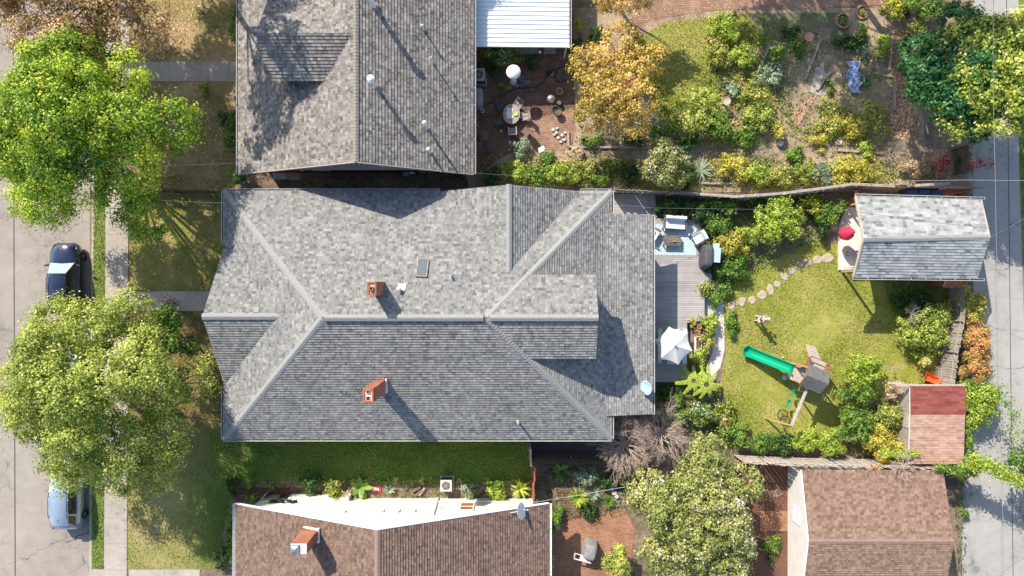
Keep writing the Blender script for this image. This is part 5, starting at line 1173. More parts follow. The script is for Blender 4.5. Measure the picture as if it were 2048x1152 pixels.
def lights(name, label, pts, mat='black', r=.008, bulbs=None, cat='wire', nb=0):
    t = thing(name, label, cat, pts[0]) ; q = MB(); P = []
    for a, b in zip(pts[:-1], pts[1:]):
        a, b = Vector(a), Vector(b); L_ = (b - a).length
        P += [a.lerp(b, i / 10) - Vector((0, 0, L_ * .02 * 4 * (i / 10) * (1 - i / 10))) for i in range(11)]
    q.tube(P, r, 4); q.build('cable', mt[mat], t, world=True)
    if nb:
        for i in range(nb):
            p = P[int((i + .5) / nb * (len(P) - 1))]; q = MB(); q.ball(p - Vector((0, 0, .06)), .035, n=8, k=6); q.build('bulb', mt['white2'], t, world=True)
    return t
lights('string_lights', 'string of small white bulbs from the roof corner across the bushes', [W(1306, 433, 3.3), W(1380, 430, 2.8), W(1450, 428, 2.9), W(1478, 426, 2.8)], nb=9, cat='string lights')
def wire(label, pts, r=.012, mat='white', name='overhead_wire'):
    q = MB(); P = []
    for a, b in zip(pts[:-1], pts[1:]):
        a, b = Vector(a), Vector(b); L_ = (b - a).length
        P += [a.lerp(b, i / 14) - Vector((0, 0, L_ * .012 * 4 * (i / 14) * (1 - i / 14))) for i in range(15)]
    q.tube(P, r, 4); o = q.build(name, mt[mat]); tag(o, label, 'wire')
wire('long pale cable running down the whole alley', [W(1989, -80, 9.3), W(1991, 360, 8.6), W(2003, 700, 8.8), W(2014, 1240, 9.3)], .011, 'grey')
wire('thin pale cable slanting over the pale grey outbuilding from lawn to alley', [(24.9, .05, 3.0), W(1822, 553, 3.6), W(1980, 475, 5.6), W(2100, 410, 7.5)], .007, 'grey')
wire('cable level above the weathered top fence, crossing the alley', [W(1790, 362, 6), W(1930, 360, 6.5), W(2120, 361, 7)], .007, 'gutter')
wire('thin cable over the bushes above the patio sofa', [W(1222, 408, 4), W(1310, 416, 5), W(1680, 420, 5.6), W(1712, 423, 4)], .006, 'grey')
wire('thin dark cable crossing the pale grey roof', [W(1712, 423, 4.2), W(1830, 440, 5), W(1990, 458, 6), W(2110, 470, 7)], .01, 'dgrey')
wire('pale cable from the street tree to the tan roofed house', [W(150, 340, 6.5), W(345, 331, 5), W(478, 326, 3.8), W(560, 324, 4.6)], .007, 'gutter')
wire('white cable from the street tree to the top left corner of the grey roof', [W(150, 385, 6.5), W(345, 402, 4.6), W(449, 406, 4.2)], .010, 'white2')
wire('pale cable from the dish on the brown roof to the flowering tree', [W(1063, 1006, 3.6), W(1160, 990, 3.8), W(1250, 974, 4.2)], .008, 'gutter')
wire('pale cable from the tan roofed house corner above the flower bed', [W(945, 346, 4.2), W(1010, 350, 4), W(1150, 352, 3.4)], .006, 'grey')
wire('thin clothes line strung across the upper garden', [W(1555, 28, 1.8), W(1640, 66, 1.8), W(1660, 78, 1.9)], .01, 'grey', 'clothes_line')
wire('pale stay wire from the grey roof corner to the bushes', [W(1322, 812, .6), W(1352, 799, 1.6)], .016, 'wood_old', 'stay_wire')
# ================================================================ FENCES
def fence(name, label, pts, h, mat, pitch=.14, th=.022, jit=.03, posts=2.4, rail=True, lean=0, gap=.012, seed=0, group=None, cat='fence', pm=None):
    rng = random.Random(seed); o0 = pts[0]; t = thing(name, label, cat, (o0[0], o0[1], 0), 0, group); q = MB(); rl = MB()
    for a, b in zip(pts[:-1], pts[1:]):
        a, b = Vector((a[0], a[1], 0)), Vector((b[0], b[1], 0)); d = b - a; L_ = d.length; d.normalize(); nn = Vector((-d.y, d.x, 0)); n = max(1, int(L_ / pitch)); ang = math.atan2(d.y, d.x)
        for i in range(n):
            c = a + d * ((i + .5) * L_ / n); hh = h + rng.uniform(-jit, jit); M_ = Matrix.Rotation(ang, 3, 'Z') @ Matrix.Rotation(lean + rng.uniform(-.02, .02), 3, 'X') @ Matrix.Rotation(rng.uniform(-.02, .02), 3, 'Y')
            q.box(c + M_ @ Vector((0, 0, hh / 2)), (L_ / n - gap, th, hh), M=M_)
        M_ = Matrix.Rotation(ang, 3, 'Z') @ Matrix.Rotation(lean, 3, 'X')
        if rail:
            for zz in (h * .2, h * .82): rl.box((a + b) / 2 + M_ @ Vector((0, -.05, zz)), (L_, .05, .09), M=M_)
    off = t; q.build('boards', mt[mat], t, world=True)
    if rail: rl.build('rail', mt[pm or mat], t, world=True)
    tot = 0
    for a, b in zip(pts[:-1], pts[1:]):
        a, b = Vector((a[0], a[1], 0)), Vector((b[0], b[1], 0)); L_ = (b - a).length; k = max(1, round(L_ / posts)) if posts else 0
        for i in range(k):
            c = a.lerp(b, i / k); d = (b - a).normalized(); p = MB(); p.box(c + Vector((-d.y, d.x, 0)) * -.1 + Vector((0, 0, h * .49)), (.09, .09, h * .98)); p.build('post', mt[pm or mat], t, world=True)
    return t
fence('wooden_fence', 'long wavy weathered plank fence between the two back gardens', [W2(a, b, .2) for a, b in ((1222, 386), (1330, 390), (1400, 395), (1480, 400), (1560, 394), (1640, 384), (1700, 376), (1790, 377), (1938, 381))], 1.85, 'wood_old', jit=.06, seed=4, th=.03)
tb_ = MB()
for a, b, z_ in (((1400, 388), (1470, 393), 1.9), ((1470, 393), (1560, 387), 1.95), ((1560, 387), (1640, 377), 1.9), ((1640, 377), (1705, 368), 1.95), ((1705, 368), (1790, 372), 1.85), ((1830, 371), (1900, 366), 1.9)): tb_.bar(W(*a, z_), W(*b, z_), .17, .035)
o = tb_.build('capping_board', mt['wood_old']); fo = [x for x in col.objects if x.name == 'wooden_fence'][0]; o.parent = fo; o.matrix_parent_inverse = Matrix.Translation(-fo.location)
fence('wooden_fence', 'leaning silvery plank fence along the alley', [W2(a, b, .1) for a, b in ((1897, 572), (1896, 640), (1884, 700), (1876, 766))], 1.8, 'wood_old', lean=.0, jit=.05, seed=7, pitch=.16)
fence('wooden_fence', 'pale grey plank fence behind the hedge, above the red mulch yard', [W2(a, b, .1) for a, b in ((1905, 922), (1700, 918), (1580, 915), (1467, 910))], 2.3, 'wood_grey', jit=.05, seed=9, pitch=.15, gap=.03)
fence('wooden_fence', 'nearly black shaded plank fence beside the bare bush', [W2(a, b, 0) for a, b in ((1212, 905), (1062, 903))], 2.0, 'wood_dark', jit=.02, seed=11, lean=-.12)
fence('wooden_fence', 'narrow red brown fence running down from the black fence to the brown roof', [W2(a, b, 0) for a, b in ((1069, 920), (1066, 1003))], 1.75, 'wood_red', jit=.05, seed=12, posts=1.2)
fence('garden_fence', 'low dark picket fence dividing the two front lawns', [W2(a, b, 0) for a, b in ((282, 383), (448, 386))], 1.15, 'wood_dark', pitch=.2, gap=.1, jit=.02, seed=13)
fence('wooden_fence', 'short dark fence closing the passage beside the tan roofed house', [W2(a, b, 0) for a, b in ((932, 348), (940, 383))], 1.5, 'wood_dark', seed=15, posts=1.1)
fence('gate', 'dark wooden gate at the top end of the alley fence', [W2(a, b, 0) for a, b in ((1906, 300), (1908, 352))], 1.6, 'wood_dark', seed=16, posts=1.6, cat='gate')
q = MB(); q.box((0, 0, 1.0), (.1, 1.1, 2.0)); q.box((-.12, .45, 1.0), (.06, .06, 2.0)); o = q.build('gate_post', mt['wood_grey']); o.location = W(1060, 900, 0); tag(o, 'grey gate post at the left end of the black fence', 'gate post')
# raised timber edges
def timber(px0, py0, px1, py1, label, mat='wood_old', w=.14, h=.18, group='timber edges of the garden beds', z=0):
    a, b = Vector(W(px0, py0, h)), Vector(W(px1, py1, h)); a.z = b.z = z + h / 2; c = (a + b) / 2; q = MB(); q.bar(a - c, b - c, w, h); o = q.build('timber', mt[mat]); o.location = c; tag(o, label, 'timber', group)
for args in ((1136, 262, 1137, 292, 'upright timber at the right end of the brick patio'), (1137, 293, 1300, 295, 'long timber below the big orange tree'), (1545, 82, 1511, 152, 'slanting timber in the middle of the vegetable beds'),
             (1643, 75, 1611, 158, 'long dark timber running down from the square of bricks'), (1662, 142, 1634, 180, 'short timber beside the grey strip of slab'), (1785, 76, 1779, 140, 'upright timber left of the dry leaves, upper one'), (1790, 170, 1790, 220, 'upright timber left of the dry leaves, lower one'),
             (1750, 146, 1787, 153, 'short level timber at the left edge of the dry leaves'), (1747, 105, 1737, 150, 'short dark timber right of the crumpled tarp'), (1590, 321, 1655, 326, 'level timber in the flower bed by the weathered fence'), (1675, 300, 1775, 306, 'level timber below the white block'),
             (1035, 361, 1140, 350, 'pale timber pole lying on the flower bed plants'), (1400, 366, 1470, 367, 'grey timber lying in the bed right of the pink flowering tree'), (1455, 231, 1485, 231, 'short timber just under the round bird bath')): timber(*args)
for i, (px, py, rz, lb) in enumerate(((1650, 70, .2, 'square of loose bricks at the top of the long dark timber'), (1607, 220, .55, 'sunny patch of loose orange bricks in the middle of the garden'))):
    x, y = W2(px, py); q = MB(); rng = random.Random(5 + i)
    for a in range(7 if i == 0 else 6):
        for b in range(4 if i == 0 else 11):
            if i == 1 and b > 5 + a: continue
            q.box((a * .12 - .4 + rng.uniform(-.01, .01), b * .23 - (.4 if i == 0 else 1.2) + (.1 if a % 2 else 0), .03), (.1, .21, .06), rz=rng.uniform(-.08, .08))
    o = q.build('brick_paving', plain('orange_loose_brick', (.55, .33, .22), (.36, .2, .13), .9, 5) if i else plain('faded_brick', (.34, .22, .18), (.22, .14, .12), .9, 6)); o.location = (x, y, 0); o.rotation_euler.z = -rz; tag(o, lb, 'bricks')
x, y = W2(1637, 165); q = MB(); q.prism([(-.2, 1.0), (.35, 1.2), (.1, -.9), (-.6, -.7)], 0, .05); o = q.build('concrete_slab', mt['concrete']); o.location = (x, y, 0); tag(o, 'narrow grey concrete strip between two dark timbers', 'slab')
for k, (px, py, r_, lb) in enumerate(((1685, 42, .44, 'left ring of bricks round orange flowers'), (1723, 25, .38, 'right ring of bricks round a small plant'))):
    x, y = W2(px, py); t = thing('brick_planter', lb, 'planter', (x, y, 0), 0, 'brick ring planters'); q = MB()
    for i in range(13):
        a = 2 * math.pi * i / 13; q.box((r_ * math.cos(a), r_ * math.sin(a) * 1.1, .07), (.12, .19, .14), rz=a)
    q.build('brick_ring', mt['terracotta'], t); rng = np.random.default_rng(k); n = 160; pos = rng.normal(size=(n, 3)) * .13 + np.array([0, -.1, .2]); leaf_mesh('foliage', pos, rng.normal(size=(n, 3)) + np.array([0, 0, 1]), rng.uniform(.06, .12, n), rng.uniform(0, 1, n), lm['mixed' if k else 'green'], parent=t)
# tarp
x, y = W2(1706, 156); n = 26; m_ = 40; vs = []; rng = random.Random(2)
for j in range(m_):
    for i in range(n):
        u, v = i / (n - 1) - .5, j / (m_ - 1) - .5; wv = .9 + .25 * math.sin(v * 9 + 1) ; vs.append((u * wv + .2 * v + .10 * math.sin(v * 14), -v * 2.1, .06 + .10 * abs(math.sin(u * 9 + v * 5)) + .08 * abs(math.sin(v * 17 - u * 6)) + rng.uniform(0, .07)))
q = MB(); q.add(vs, [(j * n + i, (j + 1) * n + i, (j + 1) * n + i + 1, j * n + i + 1) for j in range(m_ - 1) for i in range(n - 1)]); o = q.build('tarp', mt['tarp']); o.location = (x, y, 0); tag(o, 'crumpled pale blue and white plastic sheet on the bare soil', 'tarp')
# bird bath etc
x, y, _ = W(1452.5, 202, .8); t = thing('bird_bath', 'round stone bird bath on a post in the upper garden', 'bird bath', (x, y, 0)); q = MB(); q.lathe([(.13, 0), (.07, .1), (.06, .68), (.12, .74)], n=12); q.build('pedestal', mt['stone_white'], t)
q = MB(); q.lathe([(.08, .74), (.26, .8), (.28, .86), (.25, .86), (.2, .81), (.001, .8)], n=22, cap=False); q.build('bowl', mt['wood_new'] if 0 else mt['stone'], t)
x, y, _ = W(1473, 242, .1); q = MB(); q.lathe([(.2, 0), (.28, .06), (.28, .1), (.2, .1), (.2, .02)], n=24, cap=False); q.bar((-.15, -.1, .1), (.2, .12, .1), .03); o = q.build('hose_reel', mt['pinkpale'] if 0 else plain('salmon_plastic', (.7, .45, .38), (.6, .36, .3), .6, 5)); o.location = (x, y, 0); tag(o, 'salmon coloured ring lying on the soil below the bird bath', 'hose ring')
x, y, _ = W(1616, 75, .7); t = thing('bird_table', 'small brown wooden bird table on a leaning post among dark plants', 'bird table', (x, y, 0)); q = MB(); q.bar((-.35, -.45, 0), (0, 0, .8), .12); q.build('post', mt['wood_dark'], t); q = MB(); q.lathe([(.25, .8), (.3, .84), (.3, .88), (.26, .86), (.01, .84)], n=14); q.build('tray', mt['terracotta'], t)
rock('rock', 1559, 288, .2, .17, .3, 'stone_white', 'round white bucket-sized boulder on the garden path', 'rock'); rock('rock', 1676, 284, .26, .22, .2, 'stone_white', 'square white block among the yellow bushes', 'rock'); rock('rock', 1681, 315, .15, .12, .15, 'stone', 'small tan rock below the white block', 'rock')
# ================================================================ NORTH PATIO
def ac_unit(px, py, z, s, label, rz=0):
    x, y, _ = W(px, py, z + .8); t = thing('air_conditioner', label, 'air conditioner', (x, y, z), rz, 'outdoor air conditioner units'); h = s
    q = MB(); q.box((0, 0, h * .48), (s * .96, s * .96, h * .92))
    for i in range(9): q.box((0, 0, h * (.08 + .1 * i)), (s, s, .012))
    q.build('casing', mt['dgrey'], t)
    q = MB(); n = 28; r_ = s * .36
    sq = []
    for i in range(n): a = 2 * math.pi * (i + .5) / n; c_, s_ = math.cos(a), math.sin(a); k_ = s / 2 / max(abs(c_), abs(s_)); sq.append((c_ * k_, s_ * k_))
    vs = [(a, b, h) for a, b in sq] + [(r_ * math.cos(2 * math.pi * (i + .5) / n), r_ * math.sin(2 * math.pi * (i + .5) / n), h) for i in range(n)] + [(a, b, h * .93) for a, b in sq]
    q.add(vs, [(i, (i + 1) % n, n + (i + 1) % n, n + i) for i in range(n)] + [(2 * n + i, 2 * n + (i + 1) % n, (i + 1) % n, i) for i in range(n)]); q.build('top', mt['wood_old'] if 0 else plain('beige_metal', (.55, .53, .47), (.45, .43, .38), .5, 5), t)
    q = MB(); q.lathe([(r_, h * .93), (.001, h * .93)], n=24, cap=False)
    for i in range(5): a = 2 * math.pi * i / 5; q.box((r_ * .5 * math.cos(a), r_ * .5 * math.sin(a), h * .965), (r_ * .8, r_ * .42, .015), rz=a, m=1)
    q.lathe([(r_ * .24, h * .96), (r_ * .24, h * 1.01), (.001, h * 1.01)], n=12, m=2)
    for k_ in (.4, .6, .8, .97):
        for i in range(24): a, b = 2 * math.pi * i / 24, 2 * math.pi * (i + 1) / 24; q.bar((r_ * k_ * math.cos(a), r_ * k_ * math.sin(a), h * 1.005), (r_ * k_ * math.cos(b), r_ * k_ * math.sin(b), h * 1.005), .008, .006, m=2)
    q.build('fan', [mt['black'], mt['grey'], mt['steel']], t)
    q = MB(); q.box((0, 0, .03), (s * 1.25, s * 1.25, .06)); q.build('pad', mt['concrete'], t)
ac_unit(957.5, 149, 0, .82, 'air conditioner unit in shade against the tan roofed house'); ac_unit(892, 972, 0, .76, 'air conditioner unit with a round fan on the strip beside the white wall')
blob_cover('barbecue_grill', 'barbecue under a lilac grey cover against the tan roofed house', 'barbecue', 957, 193, .62, 1.45, 1.1, 0, 'lilac', seed=3)
t = blob_cover('barbecue_grill', 'barbecue under a crumpled mid grey cover on the sunny brick patio', 'barbecue', 1181, 1105, .95, 1.3, 1.15, R(-15), 'grey', seed=8)
q = MB()
for a in ((-.95, -.55, .04, .36), (-.35, -.38, 1.2, .04), (-.35, -.73, 1.2, .06)): q.box((a[0], a[1], .75), (a[2], a[3], .05))
q.box((-.2, -.55, .72), (.7, .3, .03)); q.box((-.9, -.55, .37), (.04, .3, .74)); q.build('shelf', mt['white'], t)
x, y, _ = W(1027, 143, 2.2); t = thing('patio_heater', 'tall heater with a round white domed top on the shaded patio', 'patio heater', (x, y, 0))
q = MB(); q.lathe([(.001, 2.33), (.12, 2.32), (.3, 2.25), (.46, 2.12), (.47, 2.10), (.44, 2.11), (.3, 2.2), (.1, 2.26)], n=28, cap=False); q.build('reflector', mt['white2'], t, smooth=True)
q = MB(); q.lathe([(.1, 1.85), (.11, 2.0), (.06, 2.25)], n=14); q.build('burner', mt['steel'], t); q = MB(); q.tube([(0, 0, .5), (0, 0, 1.9)], .03, 8); q.build('pole', mt['steel'], t); q = MB(); q.lathe([(.24, 0), (.24, .06), (.2, .1), (.2, .55), (.08, .65)], n=16); q.build('base', mt['white'], t)
x, y, _ = W(1023, 228, .72); t = thing('garden_table', 'oval tiled patio table with crockery, half in the sun', 'table', (x, y, 0)); q = MB(); q.lathe([(.01, .70), (1, .70), (1.02, .72), (1, .735), (.01, .735)], n=32, M=Matrix.Diagonal((.56, .66, 1))); q.build('table_top', plain('tiled_top', (.42, .33, .25), (.25, .22, .2), .6, 9), t)
for a in range(4): q = MB(); aa = R(45 + 90 * a); q.bar((.35 * math.cos(aa), .4 * math.sin(aa), .7), (.42 * math.cos(aa), .5 * math.sin(aa), 0), .04); q.build('leg', mt['black'], t)
q = MB(); n = 8; q.add([((i - 3.5) * .06 + .03 * math.sin(j * 1.3), (j - 4) * .09, .02 * math.sin(i * 1.7 + j * 2.1) + .03) for j in range(9) for i in range(n)], [(j * n + i, (j + 1) * n + i, (j + 1) * n + i + 1, j * n + i + 1) for j in range(8) for i in range(n - 1)]); o = q.build('tablecloth', mt['white']); o.location = (x - .12, y + .05, .74); tag(o, 'crumpled white cloth lying on the oval patio table', 'cloth')
q = MB(); q.lathe([(.06, 0), (.15, .06), (.16, .08), (.12, .06), (.001, .03)], n=18, cap=False); o = q.build('bowl', plain('lime_bowl', (.5, .7, .15), (.4, .6, .1), .4, 3)); o.location = (x + .25, y + .02, .74); tag(o, 'lime green bowl on the oval patio table', 'bowl')
def patio_chair(px, py, rz, label, mat='dgrey', fm='black'):
    x, y, _ = W(px, py, .5); t = thing('garden_chair', label, 'chair', (x, y, 0), rz, 'chairs round the oval patio table')
    q = MB(); q.box((0, 0, .42), (.46, .46, .03)); q.build('seat', mt[mat], t); q = MB(); q.box((0, .27, .68), (.46, .03, .5), M=Matrix.Rotation(R(-14), 3, 'X')); q.build('backrest', mt[mat], t)
    q = MB()
    for s in (-1, 1): q.tube([(s * .26, -.25, 0), (s * .26, -.23, .63), (s * .26, .26, .65), (s * .25, .34, .95)], .018, 6); q.tube([(s * .25, .28, .45), (s * .26, .33, 0)], .018, 6)
    q.build('frame', mt[fm], t)
patio_chair(998, 243, R(100), 'dark chair on the left side of the oval patio table'); patio_chair(1036, 210, R(-35), 'pale framed chair at the top right of the oval patio table', 'grey', 'wood_old'); patio_chair(1000, 212, R(40), 'dark shaded chair at the top left of the oval patio table')
patio_chair(1025, 262, R(185), 'pale framed chair at the bottom of the oval patio table', 'grey', 'white'); patio_chair(1050, 233, R(-80), 'wire chair in the sun right of the oval patio table', 'wood_old', 'wood_old'); patio_chair(1052, 262, R(-130), 'rusty wire chair in the sun at the bottom right of the oval table', 'rust', 'rust')
x, y, _ = W(1102, 197, .8); t = thing('kettle_grill', 'small round kettle barbecue with a grey lid', 'barbecue', (x, y, 0)); q = MB(); q.lathe([(.05, .42), (.2, .5), (.27, .65), (.27, .7)], n=20); q.build('bowl', mt['black'], t, smooth=True)
q = MB(); q.lathe([(.275, .7), (.25, .8), (.15, .88), (.01, .91)], n=20, cap=False); l_ = q.build('lid', mt['steel'], t, smooth=True); q = MB(); q.box((0, 0, .94), (.1, .03, .05)); q.build('handle', mt['wood_new'], l_)
for a in range(3): q = MB(); aa = R(120 * a + 250); q.bar((.12 * math.cos(aa), .12 * math.sin(aa), .5), (.3 * math.cos(aa), .3 * math.sin(aa), 0), .025); q.build('leg', mt['black'], t)
for args in ((1119, 183, .23, 'large terracotta pot left of the orange tree', 'terracotta'), (1117, 205, .21, 'dark plastic pot below the large terracotta pot', 'black'), (1116, 224, .26, 'dark round pot tub standing in the sunny paving', 'dgrey'), (1063, 134, .12, 'small dark pot with a climbing plant behind the blue tubs', 'dgrey'),
             (1043, 157, .17, 'blue tub left of the teal tub on the patio', 'teal'), (1044, 170, .16, 'deep blue round tub nearest the black hose', 'blue'), (1052, 164, .14, 'teal tub in the middle of the coloured tubs', 'teal'), (1058, 163, .09, 'small pale pot at the right of the coloured tubs', 'paleblue'),
             (1035, 170, .09, 'tiny white and red pot beside the deep blue tub', 'white'), (1002, 168, .1, 'tiny pot with a bright green plant, left of the pair on the patio', 'dgrey'), (1018, 174, .1, 'tiny pot with a bright green plant, right of the pair on the patio', 'dgrey'), (1059, 309, .13, 'clay pot lying at the edge of the flower bed', 'terracotta'),
             (1002, 261, .09, 'small white pail on the bricks below the oval table', 'white2'), (1028, 314, .12, 'pale clay pot at the corner of the flower bed', 'stone'), (965, 221, .12, 'white bucket below the lilac cover', 'white2'), (1103, 1131, .16, 'blue white bucket beside the brown roof gutter', 'paleblue'), (1104, 1117, .14, 'pale tub between gutter and brick patio', 'white')):
    kind = ('lime', .16, .14, 70) if 'green plant' in args[3] else (('dark', .3, .5, 160) if 'climbing' in args[3] else None)
    pot(args[0], args[1], args[2], args[3], args[4], plant=kind)
q = MB(); P = [W(a, b, .03) for a, b in ((966, 216), (975, 209), (990, 202), (1005, 193), (1020, 182), (1035, 176), (1055, 176), (1070, 174), (1085, 166), (1096, 152), (1105, 143), (1120, 136), (1135, 128))]; P2 = [W(a, b, .05) for a, b in ((1116, 141), (1110, 150), (1112, 161), (1122, 165), (1134, 160))]
q.tube(P, .035, 6); q.tube(P2, .03, 6); o = q.build('garden_hose', mt['black']); tag(o, 'black hose curving across the shaded brick patio', 'hose')
# cat
x, y, _ = W(1100, 143, .15); t = thing('cat', 'black and white cat curled on the bricks beside the black hose', 'cat', (x, y, 0), R(20))
Vc = [(-.2, 0, .11), (-.08, .03, .13), (.06, .03, .13), (.16, 0, .13), (.23, -.03, .15), (.28, -.06, .14), (-.28, -.05, .06), (-.3, -.17, .04), (-.2, -.24, .035), (.14, -.1, .04), (.12, -.2, .03), (.05, -.09, .04), (.03, -.19, .03), (-.14, -.1, .05), (-.08, -.18, .03)]
skin_body('body', Vc, [(0, 1), (1, 2), (2, 3), (3, 4), (4, 5), (0, 6), (6, 7), (7, 8), (3, 9), (9, 10), (2, 11), (11, 12), (0, 13), (13, 14)], [.10, .11, .10, .075, .06, .03, .03, .025, .018, .03, .024, .03, .024, .05, .024], mt['black'], t)
q = MB()
for s in (-1, 1): q.add([(.22, -.03 + s * .045, .19), (.25, -.03 + s * .02, .19), (.235, -.03 + s * .05, .245)], [(0, 1, 2), (2, 1, 0)])
q.build('ears', mt['black'], t); q = MB(); q.ball((.12, -.2, .03), (.03, .045, .028)); q.ball((.03, -.19, .03), (.03, .045, .028)); q.ball((.17, -.05, .09), (.06, .045, .05)); q.build('white_fur', mt['white2'], t, smooth=True)
# stones, mats, boxes
G = 'pale stones at the right edge of the patio'
k_ = 0
for px, py, r_ in ((1106, 260, .13), (1112, 266, .12), (1108, 270, .1), (1116, 276, .12), (1124, 271, .13), (1128, 280, .12), (1121, 284, .11), (1130, 266, .1), (1114, 257, .1)):
    rock('patio_stone', px, py, r_, r_ * .85, .14, 'stone_white', 'rounded pale stone in the heap at the right edge of the brick patio', 'stone', G, seed=k_); k_ += 1
G = 'stones edging the dark pond'
PL = ('topmost', 'second from the top', 'third from the top', 'fourth from the top', 'second from the bottom', 'lowest')
for i, (px, py, r_) in enumerate(((1226, 947, .2), (1223, 957, .17), (1220, 966, .2), (1222, 976, .17), (1228, 985, .17), (1233, 992, .15))): rock('pond_stone', px, py, r_, r_ * .9, .2, 'stone_white', PL[i] + ' grey stone in the curved row edging the dark pond', 'stone', G, seed=i)
q = MB(); q.prism([W2(1236, 948), W2(1252, 952), W2(1250, 985), W2(1234, 982)], .012, .03); tag(q.build('pond', plain('pond_water', (.01, .012, .012), (.006, .008, .008), .08, 3)), kind='structure')
for px, py, w_, d_, rz, mat, nme, lb, ct in ((973, 290, .42, .42, 0, 'dgrey', 'door_mat', 'square black mat on the bricks near the house corner', 'mat'), (955, 278, .3, .35, .6, 'black', 'dust_pan', 'dark folded sheet beside the tan house wall', 'sheet'), (1020.5, 285, .2, .2, .6, 'paleblue', 'tile', 'small pale blue square tile on the bricks', 'tile'),
                                      (1083, 299, .45, .36, .4, 'white2', 'seat_pad', 'white square pad in the sun at the patio edge', 'pad'), (752, 978, .7, .5, -.05, 'lamp_red' if 0 else 'pinkred', 'bag', 'red printed bag of garden soil beside the white wall', 'bag'), (560, 352, .9, .45, 0, 'stone_white', 'stone_slab', 'grey slab under the tan roof eave, left one', 'slab'), (588, 352, .9, .55, 0, 'concrete', 'stone_slab', 'grey slab under the tan roof eave, right one', 'slab')):
    x, y = W2(px, py); q = MB(); q.box((0, 0, .03), (w_, d_, .05)); q.box((0, 0, .06), (w_ * .8, d_ * .75, .03)); 
    if nme == 'bag':
        for i in range(5): q.box((-.18 + i * .09, .02 * (i % 2), .082), (.05, .28 - .03 * i, .006), m=1)
    o = q.build(nme, [mt[mat], mt['white2']], bevel=.012); o.location = (x, y, .02); o.rotation_euler.z = rz; tag(o, lb, ct)
t = thing('bench', 'grey wooden bench against the white metal roof\'s front edge', 'bench', (*W2(1074, 104), 0)); 
q = MB(); planks(q, -1.45, 1.2, -.35, .35, .62, 4, 'x'); q.build('top', mt['wood_grey'] if 0 else mt['grey'], t)
for sx in (-1.2, 0, 1.0): q = MB(); q.box((sx, 0, .3), (.08, .6, .6)); q.build('leg', mt['wood_dark'], t)
q = MB(); q.ball((0, 0, .12), (.2, .28, .14)); q.ball((.05, .25, .14), (.15, .1, .12), m=1); q.ball((-.08, -.1, .22), (.1, .12, .06), m=1); o = q.build('cushion_pile', [mt['black'], mt['white2']], smooth=True); o.location = (*W2(1082, 103, .65), .64); tag(o, 'black and white patterned cushions piled on the grey bench', 'cushions')
x, y = W2(578, 1004); q = MB(); n = 16; m_ = 8; rng = random.Random(4)
q.add([((i / 15 - .5) * 1.9, (j / 7 - .5) * (.75 - .3 * i / 15) + .15 * (i / 15), .9 + .25 * abs(math.sin(i * .8 + j)) + rng.uniform(0, .1)) for j in range(m_) for i in range(n)], [(j * n + i, j * n + i + 1, (j + 1) * n + i + 1, (j + 1) * n + i) for j in range(m_ - 1) for i in range(n - 1)]); o = q.build('tarp', mt['tarp_dark']); o.location = (x - .05, y + .12, 0); tag(o, 'dark green black tarp heaped at the left end of the white wall', 'tarp')
q = MB(); x, y = W2(541, 998, .5); q.box((0, 0, .45), (1.0, .5, .9)); q.box((0, .05, .95), (.5, .3, .14)); q.box((-.4, .25, .5), (.06, .8, 1.0), rz=-.6); o = q.build('storage_box', mt['concrete'], bevel=.02); o.location = (x, y - .1, 0); tag(o, 'pale grey storage box at the left end of the white wall', 'box')
for i, (px, py, rz) in enumerate(((838, 985, .7), (845, 982, .9), (834, 978, .5))):
    q = MB(); q.tube([(-.35, 0, .1), (.3, 0, .12)], .09, 8); o = q.build('log', mt['bark_pale'] if i % 2 else mt['bark']); o.location = W(px, py, 0); o.rotation_euler.z = rz; tag(o, ('lower left', 'right-hand', 'topmost')[i] + ' split log in the small heap left of the lower air conditioner', 'log', 'logs by the white wall')
# solar panels / bins behind the outbuilding, small things
for i, px in enumerate((1822, 1847, 1872)):
    x, y, _ = W(px, 384, .8); t = thing('storage_bin', ('left', 'middle', 'right')[i] + ' dark blue bin lid of the three behind the pale grey outbuilding', 'bin', (x, y, 0), 0, 'dark blue bins by the weathered fence'); q = MB(); q.box((0, 0, .45), (.7, .5, .9)); q.build('body', mt['dgrey'], t); q = MB(); q.box((0, 0, .93), (.76, .56, .06)); q.build('lid', mt['solar'], t, bevel=.01)
x, y, _ = W(1914, 385, .8); q = MB(); 
for i in range(4): q.tube([(-1.2, -.2 + i * .14, .8 + .03 * i), (.9, .15 + i * .1, .85)], .07, 6)
q.box((-.8, 0, .38), (.1, .5, .76)); q.box((.5, .1, .38), (.1, .5, .76)); o = q.build('log_rack', mt['wood_red']); o.location = (x, y, 0); tag(o, 'stack of reddish planks at the alley end of the weathered fence', 'planks')
blob = shrub(1718, 386, 16, 1.3, 'red', 'raspberry red shrub at the left end behind the pale grey roof', seed=5)
x, y, _ = W(770, 344, .5); q = MB()
q.tube([(2.2, 0, .5), (3.2, 0, .5), (3.5, .25, .5)], .06, 6); q.ball((1.8, 0, .3), .2); q.ball((2.2, .15, .3), .15); q.box((1.4, -.1, .2), (.4, .3, .4)); o = q.build('pipework', mt['steel']); o.location = (x, y, 0); tag(o, 'grey pipes and tanks in the dark gap below the tan roof', 'pipes')
